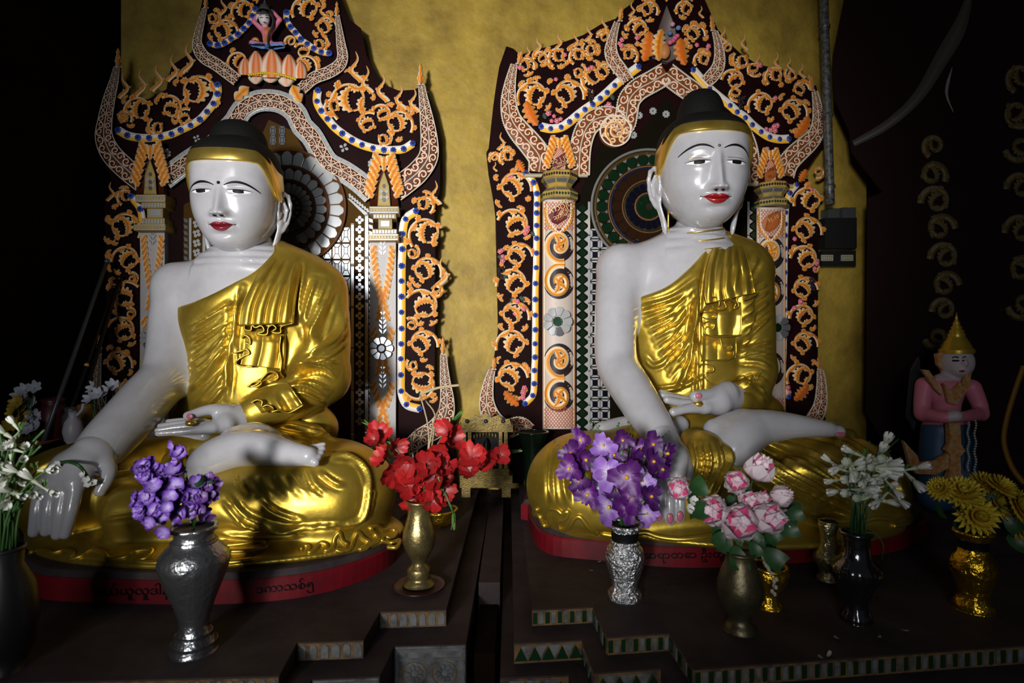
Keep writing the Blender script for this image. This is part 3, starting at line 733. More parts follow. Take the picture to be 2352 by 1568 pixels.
# pillars with mirrored capitals
def pillar_sq(cx, y0, caps, yb, hw, splx):
    p = MB(); V, F = slab_px(cx-hw, cx+hw, y0, yb, .035, .04); p.add(V, F, (.40, .38, .38))
    po = p.build('pillar', M_carve, TL, smooth=False)
    for k, (a, b, c, d, o) in enumerate(caps):
        V, F = slab_px(a, b, c, d, o, o+.01); cp = obj('capital_slab', mesh('capital_slab', V, F, smooth=False), M_cap, po)
        H = d-c
        if k in (0, 4):
            tiles_obj(po, 'mirror_strip', M_mirror, [(a+1, c+1), (b-1, c+1), (b-1, c+H*.25), (a+1, c+H*.25)], o, .003, .97)
            tiles_obj(po, 'mirror_strip', M_mirror, [(a+1, d-H*.25), (b-1, d-H*.25), (b-1, d-1), (a+1, d-1)], o, .003, .97)
            for x in np.arange(a+5, b-3, 6.8):
                t = np.arange(6)*pi/3; tiles_obj(po, 'mirror_dot', M_mirror, [(x+2.1*math.cos(u), (c+d)/2+2.1*math.sin(u)) for u in t], o, .003, .8)
        elif k in (1, 3):
            for x in np.arange(a+4, b-2, 7): tiles_obj(po, 'mirror_tile', M_mirror, [(x-2.6, c+1.5), (x+2.6, c+1.5), (x+2.6, d-1), (x-2.6, d-1)], o, .003, .85)
        else: tiles_obj(po, 'mirror_tile', M_mirror, [(a+4, c+3), (b-4, c+3), (b-4, d-4), (a+4, d-4)], o, .003, .85)
    # painted lozenge leaves down the shaft
    def loz(yt, ym, yb_, w, filled=True):
        m = MB()
        for sd in (-1, 1):
            for k in range(9):
                t = (k+.5)/9; y = yt+(yb_-yt)*t; wd = w*(1-abs((y-ym)/((ym-yt) if y < ym else (yb_-ym)))**1.4)
                up = -1 if y < ym else 1
                m.add(*leaf((cx+sd*wd*.62, y), up*pi/2-up*sd*-.55 if up < 0 else pi/2-sd*.55, (yb_-yt)/9*1.7, w*.30, 0, .036, .007, lobes=2, n=10))
        m.build('leaf_lozenge', M_carve, po)
        for r in range(5 if filled else 0):
            for sd in (-1, 1):
                y = ym+(r-2)*11
                tiles_obj(po, 'mirror_leaf', M_mirror, [(cx+sd*1, y+5), (cx+sd*8, y-3), (cx+sd*8.5, y-8), (cx+sd*2, y-3)], .036, .003, .9)
    loz(y0+2, y0+4, y0+122, hw*.86); loz(y0+118, y0+185, y0+245, hw*.86); loz(y0+245, y0+310, y0+370, hw*.86); loz(y0+370, y0+440, y0+500, hw*.9, False)
    rosette(po, cx-3, y0+245, 27, 9, M_mirror, M_mirdark, .05)
    sl = spire_leaf(TL, splx[0], splx[1], splx[2], splx[3])
    V, F = tile([(splx[0], splx[1]+35), (splx[0]+12, splx[1]+70), (splx[0]+15, splx[2]), (splx[0]-15, splx[2]), (splx[0]-12, splx[1]+70)], .05, .006, .9)
    obj('ochre_leaf', mesh('ochre_leaf', V, F, smooth=False), M_cap, sl)
    for k, (dx, dy) in enumerate([(0, -46), (-6, -34), (6, -34), (0, -28), (-7, -20), (7, -20), (0, -14)]):
        t = np.arange(7)*2*pi/7; tiles_obj(sl, 'mirror_petal', M_mirror if k % 3 else M_mirdark, [(splx[0]+dx+4*math.cos(u), splx[2]+dy+5*math.sin(u)) for u in t], .056, .003, .85)
pillar_sq(879, 555, [(848, 916, 474, 490, .085), (857, 909, 491, 502, .075), (869, 900, 503, 525, .06), (855, 911, 526, 537, .075), (846, 915, 537, 552, .085)], 1118, 30, (882, 357, 473, 33))
pillar_sq(350, 531, [(311, 380, 447, 464, .085), (325, 380, 465, 477, .075), (338, 374, 478, 500, .06), (325, 378, 501, 515, .075), (307, 380, 515, 529, .085)], 1110, 28, (345, 331, 446, 33))
# lotus with the dancing figure on top of the arch
lo = MB()
for cx, cy, w, h, o in ((563, 152, 17, 40, .010), (690, 160, 17, 40, .010), (588, 146, 23, 58, .014), (664, 152, 22, 54, .014), (624, 146, 29, 64, .020)):
    t = np.linspace(0, 1, 19); P = np.stack([np.full(19, cx), cy-h*.5+h*t], 1); hw = w*np.sin(pi*(t*.66+.03))**.75
    lo.add(*strip(P, hw, o, .045, 13, lambda s: lerp(ORNG*1.25, CREAM, np.clip(1.15-np.abs(np.abs(s)-.62)*4.2, 0, 1)+np.clip(.5-np.abs(s)*1.6, 0, 1)*.5)))
for cx, cy, w in ((588, 180, 20), (622, 177, 25), (658, 186, 22)):
    t = np.linspace(0, 1, 13); P = np.stack([np.full(13, cx), cy-9+22*t], 1)
    lo.add(*strip(P, w*np.cos(pi*.47*t)**.6, .014, .034, 9, lambda s: lerp(ORNG, CREAM, np.clip(.35+np.abs(s)*.8, 0, 1))))
for k in range(21):
    t = k/20; x = 572+106*t; y = 172-6*math.sin(pi*t)+10*t*t
    V, F = sphere(T(x, y, .062), .0058, 8, 6); lo.add(V, F, (.62, .42, .02))
lot = lo.build('lotus', M_carve, TL)
for cx, cy, R, a0, cw in ((548, 142, 26, 2.6, 1), (700, 152, 30, .4, -1), (668, 95, 14, 2.6, 1), (695, 118, 20, 3.6, 1), (585, 95, 10, 2, -1)):
    add_scroll(TL, cx, cy, R, a0, cw, 1.3, 3.4, .008, 1, name='scroll')
for x, y, a in ((548, 218, -.9), (700, 222, -2.2)):
    m = MB(); m.add(*leaf((x-8, y+12), a, 48, 13, .3, .02, .022, lobes=2)); m.build('leaf', M_carve, TL)
fg = MB()                        # the figure: one skinned body, arms raised to the head
sb = Body(T(575, 115, .0)-np.array([.03, .16, .01]), T(665, 5, 0)+np.array([.03, .01, .03]), .0028)
def q3(x, y, o): return T(x, y, o)
sb.ell(q3(607, 42, .062), (.0215, .021, .030), .004)
sb.chain([q3(610, 60, .05), q3(613, 70, .045)], [.009, .010], .006)
sb.chain([q3(613, 76, .042), q3(614, 92, .042), q3(618, 102, .042)], [.021, .015, .021], .01)
for pts in ([(606, 72), (583, 50), (597, 27)], [(622, 72), (643, 45), (625, 24)]):
    sb.chain([q3(*pts[0], .045), q3(*pts[1], .055), q3(*pts[2], .055)], [.011, .0085, .006], .004)
sb.chain([q3(600, 106, .05), q3(580, 100, .06), q3(612, 108, .07)], [.016, .012, .010], .006)
sb.chain([q3(630, 106, .05), q3(647, 104, .06), q3(645, 122, .06)], [.016, .012, .009], .006)
Vb, Qb = sb.net(); X = PJ(Vb)
C = np.tile([.62, .16, .26], (len(Vb), 1)); fc = (np.hypot(X[:, 0]-607, X[:, 1]-42) < 19); C[fc] = (.66, .58, .60)
C[(X[:, 1] > 98)] = (.10, .22, .46); hd = (np.abs(X[:, 0]-607) < 22) & (X[:, 1] < 33); C[hd] = (.05, .05, .05)
bd = (np.abs(X[:, 0]-613) < 6) & (X[:, 1] > 62) & (X[:, 1] < 98); C[bd] = (.45, .14, .03)
fgo = obj('dancing_figure', mesh('dancing_figure', Vb, [Qb], C), M_petal, TL); fgo['label'] = 'small carved figure in pink with both arms raised'
m = MB(); V, F = lathe([(.024, 0), (.026, .004), (.020, .012), (.018, .02), (.008, .03), (.002, .045)], T(608, 27, .062), 14); m.add(V, F, (.05, .05, .055)); m.build('headdress', M_petal, fgo)
m = MB()
for x0, x1, y, w in ((597, 604, 40, .8), (610, 617, 40, .8)):
    m.add(*strip([(x0, y+.5), ((x0+x1)/2, y-.6), (x1, y+.5)], w, .0832, .0015, 3, lambda s: np.tile([.01, .01, .01], (len(s), 1))))
    m.add(*strip([(x0-1, y-4), ((x0+x1)/2, y-6), (x1+1, y-4.5)], .6, .082, .0015, 3, lambda s: np.tile([.01, .01, .01], (len(s), 1))))
m.add(*strip([(604, 51), (607, 50.4), (610, 51)], 1.1, .0825, .002, 3, lambda s: np.tile([.3, .02, .05], (len(s), 1)))); m.build('painted_face', M_petal, fgo)
P = cr([(620, 28), (628, 45), (625, 62), (618, 78), (615, 96), (618, 108)], 16)
m = MB(); V, F = tube(T(P[:, 0], P[:, 1], .072), np.linspace(.007, .003, 16), 7); m.add(V, F, (.015, .013, .013)); m.build('hair_tress', M_petal, fgo)

fill_sprigs(TL, OUT_L, [(318, 385, 330, 1130), (845, 920, 355, 1130), (400, 860, 230, 1130), (540, 720, 0, 215)])
# ------------------------------------------------------------------ right throne
TR = thing('throne_backdrop', 'carved maroon throne backdrop with green glass halo and pink flowers, behind right statue', 'throne', T(1531, 1121, 0))
OUT_R = [(1163, 106), (1180, 112), (1194, 126), (1240, 112), (1299, 95), (1340, 80), (1383, 54), (1414, 43), (1431, 22), (1457, 4), (1472, -40), (1531, -90), (1600, -45), (1628, 20), (1648, 66), (1668, 92), (1700, 122), (1740, 148), (1800, 160), (1850, 178), (1875, 198), (1892, 270), (1893, 330), (1850, 395), (1862, 430), (1880, 480), (1878, 900), (1896, 960), (1896, 1089),
         (1108, 1111), (1108, 930), (1136, 820), (1145, 760), (1139, 494), (1134, 457), (1123, 397), (1118, 348), (1123, 340), (1134, 238), (1140, 195), (1147, 152)]
V, F = board(OUT_R, 0, .03); obj('back_board', mesh('back_board', V, F, smooth=False), M_board, TR)
V, F = board([(1322, 470), (1380, 330), (1440, 345), (1531, 220), (1620, 345), (1690, 330), (1742, 480), (1742, 1090), (1322, 1095)], .006, .006)
M_gild2 = mat('dark_mosaic_ground', (.006, .0045, .0025), .7, spec=.02)
panR = obj('mosaic_panel', mesh('mosaic_panel', V, F, smooth=False), M_gild2, TR)
hx, hy = 1490, 474
hb = MB(); V, F = board([(hx+132*math.cos(a), hy+132*math.sin(a)) for a in q], .022, .016); hb.add(V, F, (.014, .010, .004))
for r, w, c in ((131, 3.0, (.14, .14, .13)), (122, 4, (.05, .028, .006)), (92, 1.8, (.14, .07, .02)), (87, 3, (.006, .007, .026)), (60, 1.8, (.12, .055, .018)), (55, 2.5, (.02, .016, .008)), (31, 2.4, (.13, .06, .02))): hb.add(*ring_strip(hx, hy, r, w, .022, .007, np.array(c)))
haloR = hb.build('halo', M_carve, TR)
M_brg = mat('brown_glass', (.018, .007, .003), .25, spec=.25); M_nvg = mat('navy_glass', (.003, .003, .009), .25, spec=.25)
for k in range(26):
    a = k*2*pi/26
    for r, m, da in ((107, M_greeng, 0), ):
        x, y = hx+r*math.cos(a), hy+r*math.sin(a); t = np.arange(6)*pi/3+a
        tiles_obj(haloR, 'glass_hexagon', M_greeng, [(x+12*math.cos(u), y+12*math.sin(u)) for u in t], .022, .004, .9)
    for r0, r1 in ((112, 120), (95, 103)):
        am = a+pi/26; tiles_obj(haloR, 'glass_sliver', M_tilew, [(hx+r0*math.cos(am), hy+r0*math.sin(am)), (hx+r1*math.cos(am-.06), hy+r1*math.sin(am-.06)), (hx+r1*math.cos(am+.06), hy+r1*math.sin(am+.06))] if r0 > 100 else [(hx+r1*math.cos(am), hy+r1*math.sin(am)), (hx+r0*math.cos(am-.05), hy+r0*math.sin(am-.05)), (hx+r0*math.cos(am+.05), hy+r0*math.sin(am+.05))], .022, .004, .9)
for r0, r1, n, m, nm in ((63, 84, 18, M_brg, 'glass_petal'), (33, 53, 20, M_nvg, 'glass_petal'), (8, 28, 8, M_greeng, 'glass_petal')):
    for k in range(n):
        a = k*2*pi/n; d = pi/n*.92; tiles_obj(haloR, nm, m, ring_tile(hx, hy, r0, r1, a-d, a+d), .022, .004, .9)
for x, y in ((1440, 285), (1468, 265), (1455, 310), (1500, 255), (1530, 262)): star_flower(panR, x, y, 9, 8, .007)
for i in range(30):              # diamond strip
    for cxs in (1338, 1733):
        y = 478+i*20.5
        tiles_obj(panR, 'glass_diamond', M_greeng, [(cxs, y-10), (cxs+10, y), (cxs, y+10), (cxs-10, y)], .006, .004, .92)
        for sd in (-1, 1): tiles_obj(panR, 'glass_triangle', M_mirror, [(cxs+sd*13, y+2), (cxs+sd*13, y+18), (cxs+sd*3, y+10)], .006, .004, .9)
for cxs, w in ((1353, 2.6), (1719, 2.6)):
    for j in range(8):
        y0 = 462+j*78; tiles_obj(panR, 'glass_strip', M_mirror, [(cxs-w, y0+1), (cxs+w, y0+1), (cxs+w, y0+77), (cxs-w, y0+77)], .006, .004, .95)
for i in range(22):              # octagons with dark squares
    for cxs in (1367, 1390):
        y = 536+i*24.5
        tiles_obj(panR, 'glass_square', M_nvg, [(cxs-5, y-6), (cxs+5, y-6), (cxs+5, y+6), (cxs-5, y+6)], .006, .004, .9)
        for pol in ([(cxs-10, y-11), (cxs+10, y-11), (cxs+5, y-7), (cxs-5, y-7)], [(cxs-10, y+11), (cxs+10, y+11), (cxs+5, y+7), (cxs-5, y+7)], [(cxs-11, y-10), (cxs-6, y-6), (cxs-6, y+6), (cxs-11, y+10)], [(cxs+11, y-10), (cxs+6, y-6), (cxs+6, y+6), (cxs+11, y+10)]):
            tiles_obj(panR, 'glass_facet', M_mirror, pol, .006, .003, .95)
# wavy arch band
a1 = [(1531, 168), (1497, 188), (1465, 206), (1445, 230), (1440, 258), (1434, 285), (1414, 303)]
a2 = [(1425, 280), (1400, 268), (1372, 272), (1350, 290), (1338, 318), (1332, 352), (1330, 402)]
def mirR(L): return [(1531+(1531-x)*.955, y+.048*2*(1531-x)*(784-y)/400) for x, y in L]
for P in (a1, a2, mirR(a1), mirR(a2)):
    band_panel(TR, P, [25]*len(P) if P in (a1, ) or P[0] == (1531, 168) else [24]*len(P), 'arch_band', .024, 2, beads=True, ground=np.array([.15, .042, .009]))
for cx, cy in ((1414, 300), mirR([(1414, 300)])[0]):
    m = MB(); V, F = board([(cx+36*math.cos(a), cy+36*math.sin(a)) for a in q], .026, .02); m.add(V, F, np.array([.15, .042, .009]))
    vo = m.build('volute', M_carve, TR); m = MB()
    m.add(*ring_strip(cx, cy, 35, 2, .026, .006, CREAM*.9)); m.add(*strip(spiral(cx, cy, 25, 2, 1.6, 1), 3.4, .026, .009, 5, tend_col))
    for k in range(7):
        a = k*2*pi/7; m.add(*strip(spiral(cx+24*math.cos(a), cy+24*math.sin(a), 8, a, 1.2, 1, 16), 2.0, .027, .007, 3, tend_col))
    m.build('scrollwork', M_carve, vo)
for x0, x1, y, dy in ((1205, 1350, 403, 0), (1705, 1822, 422, 6)):
    m = MB(); m.add(*strip([(x0, y), (x1, y+dy)], 5, .014, .02, 5, lambda s: np.tile(np.array([.40, .36, .26]), (len(s), 1)))); m.build('beaded_ledge', M_carve, TR)
HORN_R = [([(1238, 395), (1240, 362), (1218, 330), (1192, 300), (1174, 270), (1168, 230), (1172, 190), (1181, 147)], [24, 27, 27, 25, 21, 17, 12, 7], (1191, 112, 146, 10, .3)),
          ([(1802, 402), (1810, 375), (1830, 352), (1857, 328), (1875, 306), (1880, 278), (1877, 241), (1871, 209)], [22, 23, 23, 21, 17, 14, 10, 6], (1866, 164, 207, 9, -.2)),
          ([(1443, 186), (1434, 172), (1421, 155), (1409, 138), (1403, 118), (1405, 97), (1411, 72), (1418, 50)], [13, 14, 15, 15, 14, 11, 8, 6], (1424, 12, 48, 9, .2)),
          ([(1622, 188), (1637, 173), (1649, 155), (1653, 132), (1650, 102), (1642, 72)], [14, 15, 14, 12, 9, 6], (1638, 30, 70, 9, -.15)),
          ([(1222, 985), (1195, 975), (1160, 985), (1132, 965), (1118, 925), (1122, 880), (1130, 850)], [10, 18, 22, 22, 17, 11, 7], (1134, 818, 848, 9, .1)),
          ([(1850, 985), (1868, 965), (1884, 930), (1887, 885), (1884, 850)], [16, 18, 15, 11, 7], (1882, 815, 848, 8, -.1))]
for P, h, f in HORN_R:
    band_panel(TR, P, h, 'horn_panel', .022, 2, beads=True, ground=np.array([.15, .042, .009])); finial(TR, f[0], f[1], f[2], f[3], f[4], off=.012)
ca = sx((1110, 0), 4.6125); cb = sx((1400, 0), 3.734); cc = sx((1100, 300), 4.126); cd = sx((1100, 660), 4.356); ce = sx((1680, 340), 4.125); cf = sx((1700, 680), 4.356)
jewel_band(TR, ca([(612, 1343), (715, 1363), (825, 1347), (915, 1290), (993, 1225), (1078, 1160), (1160, 1105), (1240, 1043), (1313, 980), (1393, 905), (1500, 815), (1648, 705)]), 10.5, 1)
jewel_band(TR, cb([(718, 600), (860, 760), (1035, 905), (1095, 960), (1165, 1010), (1225, 1070), (1300, 1130), (1375, 1175), (1460, 1193), (1540, 1190)]), 10, 1)
jewel_band(TR, cc([(445, 402), (518, 490), (550, 597), (550, 697), (548, 780), (547, 898), (547, 1020), (545, 1160), (543, 1298), (537, 1448)])+cd([(565, 120), (565, 277), (565, 423), (562, 563), (562, 697), (555, 830), (553, 962), (538, 1080), (462, 1162)]), 7.5, -1)
jewel_band(TR, ce([(620, 345), (555, 425), (525, 510), (515, 610), (512, 720), (508, 828), (505, 950), (503, 1065), (503, 1178), (500, 1300), (500, 1420), (500, 1530)])+cf([(440, 140), (438, 280), (437, 420), (435, 540), (430, 660), (428, 780), (430, 900), (485, 1005)]), 7, 1)
for (x, y), ang, L, w in ((ca([(575, 1330)])[0], -2.25, 66, 15), (ca([(1700, 650)])[0], -1.15, 75, 16), (cb([(650, 560)])[0], -2.0, 68, 15), (cb([(1590, 1180)])[0], -.75, 62, 14), (cd([(400, 1180)])[0], -2.6, 50, 11), (cc([(430, 390)])[0], -2.3, 34, 9), (cf([(540, 1040)])[0], -.6, 50, 12), (ce([(640, 320)])[0], -.8, 36, 9)):
    m = MB(); m.add(*leaf((x, y), ang, L, w, .5 if math.cos(ang) < 0 else -.5, .012, .022, lobes=5, col=lambda s: lerp(ORNG*1.2, np.array([.75, .45, .15]), np.clip(np.abs(s)*1.6-.7, 0, 1)))); m.build('cornucopia_leaf', M_carve, TR)
for s in [(1227, 221, 41, 2.6, 1), (1303, 217, 40, .3, -1), (1281, 130, 24, 2, 1), (1208, 150, 22, .5, -1), (1244, 134, 17, 3, 1), (1327, 128, 21, 2, 1), (1355, 113, 20, 4, -1), (1361, 180, 31, 1.5, 1), (1388, 165, 24, .2, -1), (1330, 165, 18, 5, 1), (1387, 85, 15, 3, 1),
          (1466, 67, 27, 3, 1), (1446, 126, 21, 1.0, -1), (1489, 22, 24, .6, -1), (1595, 78, 26, .2, -1), (1614, 137, 21, 2.4, 1), (1574, 21, 22, 2.6, 1),
          (1751, 241, 35, 2.6, 1), (1820, 257, 36, .3, -1), (1686, 185, 29, 3.2, 1), (1703, 139, 23, 4, -1), (1732, 158, 19, .6, 1), (1780, 174, 24, 2.2, 1), (1818, 171, 17, 4, -1), (1839, 205, 21, 0, -1), (1690, 215, 18, 1, 1), (1670, 110, 13, 3, 1),
          (1180, 431, 42, .2, -1), (1182, 516, 40, 3.4, 1), (1190, 588, 34, 0, -1), (1180, 652, 40, 3, 1), (1180, 724, 37, .3, -1), (1178, 791, 40, 2.8, 1), (1173, 867, 40, 0, -1), (1165, 360, 19, 2, 1), (1135, 362, 10, 3, 1),
          (1859, 461, 37, 2.8, 1), (1852, 529, 37, .3, -1), (1850, 595, 35, 3.2, 1), (1847, 665, 33, 0, -1), (1845, 727, 32, 3, 1), (1847, 790, 33, .2, -1), (1840, 864, 35, 2.6, 1), (1880, 395, 16, 2, -1)]:
    add_scroll(TR, *s[:5], 1.25, 3.4)
for x, yt, yb, sd in [(1236, 85, 122, -1), (1284, 76, 112, -1), (1322, 74, 108, -1), (1352, 56, 96, -1), (1386, 37, 80, -1), (1213, 105, 130, -1), (1452, 5, 38, -1), (1610, 14, 42, 1), (1662, 60, 100, 1), (1708, 76, 116, 1), (1742, 122, 155, 1), (1784, 121, 158, 1), (1813, 131, 163, 1), (1841, 145, 180, 1), (1152, 304, 345, -1), (1137, 372, 394, 1)]:
    add_flame(TR, x, yt, yb, sd)
for (x, y) in ca([(390, 715), (770, 840), (690, 1200), (750, 1230), (725, 1280), (780, 1280), (820, 1260), (865, 580), (1150, 715), (1120, 730), (1470, 420), (1465, 480), (1445, 460), (1630, 400), (1330, 1110), (1300, 1130), (1350, 1140), (735, 1480), (715, 1490)])+cc([(310, 440), (295, 450), (465, 915), (440, 975), (455, 945), (215, 1135), (200, 1145), (225, 1190), (225, 1235)])+cd([(385, 140), (365, 260), (450, 215), (455, 1005), (445, 1055), (440, 1100)])+cb([(750, 385), (840, 420), (850, 395), (1075, 665), (1380, 605), (1345, 1105), (1385, 1115), (1415, 1085), (1440, 1075), (1420, 1120), (1425, 840), (1290, 555), (1335, 1290), (1355, 1275)])+ce([(760, 390), (600, 860), (810, 1090), (790, 1140), (655, 1450), (590, 1520)])+cf([(605, 60), (545, 120), (625, 170), (480, 915), (495, 960)]):
    place_flower(FP, 'pink_flower', TR, x, y, .018, rnd.uniform(.75, 1.15))
for (x, y) in ca([(730, 1180), (665, 1260), (1385, 1060)])+cc([(175, 1190), (490, 960), (265, 1370)])+cd([(460, 130), (330, 160)]):
    m = MB(); m.add(*leaf((x, y), rnd.uniform(-3, 3), 16, 5, .4, .012, .005, n=8, col=lambda s: np.tile([.03, .055, .045], (len(s), 1)))); m.build('green_leaf', M_carve, TR)
for (cx, cy) in ca([(1140, 1020)])+cc([(205, 1350)])+cb([(1130, 880)])+ce([(770, 1290)]):      # bunches of dark grapes
    m = MB()
    for k in range(24):
        t = k/24; x = cx+rnd.uniform(-9, 9)*(1-.6*t); y = cy-14+28*t
        V, F = sphere(T(x, y, .014+rnd.uniform(0, .008)), .0056, 7, 5); m.add(V, F, (.022, .012, .012))
    m.build('grape_bunch', M_carve, TR)
# round pillars: carved shaft, octagonal capital, plaque
def pmap(cx, hw, rad, base=.012):
    def f(px, py, off):
        s = np.clip((np.asarray(px, float)-cx)/hw, -1, 1); return T(px, py, base+rad*np.sqrt(1-s*s)+np.asarray(off))
    return f
TXT = {}
def text2d(s):
    if s in TXT: return TXT[s]
    c = bpy.data.curves.new('t', 'FONT'); c.body = s; c.align_x = 'CENTER'; c.align_y = 'CENTER'; c.size = 1; c.resolution_u = 3
    o = bpy.data.objects.new('t', c); COL.objects.link(o); bpy.context.view_layer.update()
    me = bpy.data.meshes.new_from_object(o.evaluated_get(bpy.context.evaluated_depsgraph_get()))
    V = np.array([v.co[:] for v in me.vertices]).reshape(-1, 3); Fs = [list(p.vertices) for p in me.polygons]
    bpy.data.objects.remove(o); bpy.data.curves.remove(c); bpy.data.meshes.remove(me)
    TXT[s] = (V, Fs); return TXT[s]
def lettering(par, s, cx, cy, size, ang, mapf, off, m, h=.004, sxy=1.):
    V, Fs = text2d(s)
    if not len(V): return None
    c, sn = math.cos(ang), math.sin(ang); x = V[:, 0]*size*sxy; y = -V[:, 1]*size
    X = cx+x*c-y*sn; Y = cy+x*sn+y*c
    top = mapf(X, Y, off+h); bot = mapf(X, Y, off-.002); n = len(V); ed = {}
    for f in Fs:
        for a, b in zip(f, f[1:]+f[:1]): ed[(a, b)] = 1
    side = [[a, b, b+n, a+n] for (a, b) in ed if (b, a) not in ed]
    faces = [np.array([f]) for f in Fs]+([np.array(side)] if side else [])
    return obj('lettering', mesh('lettering', np.concatenate([top, bot]), faces, smooth=False), m, par)
M_letter = mat('cream_letters', (.72, .50, .22), .5)
M_plaq = mat('maroon_plaque', (.10, .008, .012), .5); M_plaqo = mat('orange_plaque', (.34, .09, .012), .5)
def lattice(par, pts_fn, mapf, x0, x1, y0, y1, st, off, inside, name='lattice'):
    m = MB(); C1 = np.array([.40, .10, .04])
    for sg in (-1, 1):
        for c in np.arange(-400, 400, st):
            xs = np.linspace(x0, x1, 26); ys = (y0+y1)/2+sg*(xs-(x0+x1)/2)*1.25+c
            ok = (ys > y0) & (ys < y1) & inside(xs, ys)
            run = []
            for k in range(27):
                if k < 26 and ok[k]: run.append((xs[k], ys[k]))
                else:
                    if len(run) > 2: m.add(*strip(np.array(run), .75, off, .003, 3, lambda s: np.tile(C1, (len(s), 1)), mapf))
                    run = []
    if m.n: m.build(name, M_carve, par)
def pillar_rd(cx, hw, y0, y1, rad, ycap, lines, plaque, ros, mirror):
    n = 20; a = np.linspace(-pi/2, pi/2, n)
    xs = cx+hw*np.sin(a); Vv = []; f = pmap(cx, hw, rad)
    ys = np.linspace(y0, y1, 40)
    V = np.concatenate([f(xs, np.full(n, y), 0) for y in ys]); m = MB(); m.add(V, grid_faces(40, n), (.50, .43, .38))
    po = m.build('pillar', M_carve, TR)
    ins = lambda X, Y: np.ones_like(X, bool)
    lattice(po, None, f, cx-hw*.95, cx+hw*.95, y0+4, y0+72, 9, .0005, ins); lattice(po, None, f, cx-hw*.95, cx+hw*.95, y1-52, y1-2, 9, .0005, ins)
    # openwork scroll medallions
    med = [(y0+105, 45, 1), (y0+190, 45, -1), (y0+370, 46, 1), (y0+450, 44, -1)]
    for my, mh, cw in med:
        if my+mh > y1: continue
        hm = MB(); t = np.linspace(0, 2*pi, 29)[:-1]
        pol = [(cx+hw*.92*math.cos(u), my+mh*.86*math.sin(u)) for u in t]
        P = np.array(pol); cV = [f(np.array([cx]), np.array([my]), .001)]
        for rr in (.35, .7, 1): cV.append(f(cx+(P[:, 0]-cx)*rr, my+(P[:, 1]-my)*rr, .001))
        V = np.concatenate(cV); k = 28
        Fs = [np.array([[0, 1+i, 1+(i+1) % k] for i in range(k)]), np.array([[1+r*k+i, 1+(r+1)*k+i, 1+(r+1)*k+(i+1) % k, 1+r*k+(i+1) % k] for r in (0, 1) for i in range(k)])]
        hm.add(V, Fs, (.022, .012, .012)); mo = hm.build('medallion', M_carve, po)
        sm = MB(); S = spiral(0, 0, 1, 1.2*cw, 1.35, cw, 40); S = np.stack([cx+S[:, 0]*hw*.92, my+S[:, 1]*mh*.9], 1); tt = np.linspace(0, 1, 40)
        sm.add(*strip(S, 6.4*(1.15-.55*tt), .001, .009, 7, tend_col, f)); sm.build('scroll', M_carve, mo)
        for k2, (fr, ag, L) in enumerate(((.35, 1.2, 30), (.52, -1.5, 26), (.68, 1.0, 26), (.85, 2.2, 22))):
            i = int(fr*40); tg = S[i+1]-S[i]; lm = MB(); lm.add(*leaf(S[i], math.atan2(tg[1], tg[0])+cw*.8, L, 6.5, cw*1.3, .002, .009, f, 4)); lm.build('leaf', M_carve, mo)
    for sd in (-1, 1):
        m = MB(); m.add(*strip(np.stack([np.full(30, cx+sd*hw*.93), np.linspace(y0+5, y1-4, 30)], 1), 2.2, 0, .005, 4, tend_col, f)); m.build('rail', M_carve, po)
    rosette(po, cx+(-3 if cx < 1500 else 15), ros, 34 if cx < 1500 else 30, 9, M_mirror, mat('green_foil', (.10, .24, .16), .15, metal=.8, bump=(300, 1, .01)) if cx < 1500 else M_greeng, rad+.016)
    # shield with writing on the shaft
    t = np.linspace(0, 1, 12); L = [(cx+hw*.72*math.sin(pi*.5*min(1, (1-u)*1.6)), y0+10+66*u) for u in t]; Lf = [(2*cx-x, y) for x, y in L]
    m = MB()
    for sd, P in ((1, L), (-1, Lf)):
        m.add(*strip(np.array(P), 1.6, .001, .007, 4, lambda s: np.tile(CREAM, (len(s), 1)), f))
        for k in range(1, 11, 1):
            x, y = P[k]; m.add(*leaf((x, y), pi/2-sd*(1.1-.1*k), 12, 3.6, sd*.5, .001, .007, f, 2, n=8))
    sh = m.build('shield_border', M_carve, po)
    pl = np.array([(cx-hw*.66, y0+34), (cx-hw*.2, y0+18), (cx+hw*.3, y0+10), (cx+hw*.66, y0+8), (cx+hw*.68, y0+24), (cx+hw*.45, y0+44), (cx-hw*.1, y0+58), (cx-hw*.45, y0+52)])
    V, F = tile(pl, .0045, .003, .97, f); obj('plaque', mesh('plaque', V, F, smooth=False), M_plaq if mirror else M_plaqo, sh)
    for s, x, y, sz, an in lines: lettering(sh, s, x, y, sz, an, f, .0085, M_letter)
    # octagonal capital: moulded rings swept on an octagon
    C0 = T(cx, ycap[0], .012+rad*.25); Rm = (hw*1.08)*C0[1]/FPX
    z0 = T(cx, ycap[1], .03)[2]; z1 = T(cx, ycap[0], .03)[2]; H = z1-z0; yaw = math.atan(TS)+pi/8
    prof = [(1.0, 0), (1.06, .04), (1.06, .26), (.98, .30), (.72, .46), (.70, .50), (.74, .54), (.96, .72), (1.03, .74), (1.03, .96), (.98, 1)]
    aa = np.arange(8)*pi/4+yaw
    V = np.concatenate([np.stack([C0[0]+Rm*r*np.cos(aa), C0[1]+Rm*r*np.sin(aa), np.full(8, z0+H*z)], 1) for r, z in prof])
    cp = obj('capital', mesh('capital', V, [grid_faces(len(prof), 8, cv=True)[:, ::-1], np.arange(8)[None, ::-1], (np.arange(8)+8*(len(prof)-1))[None]], smooth=False), M_cap, po)
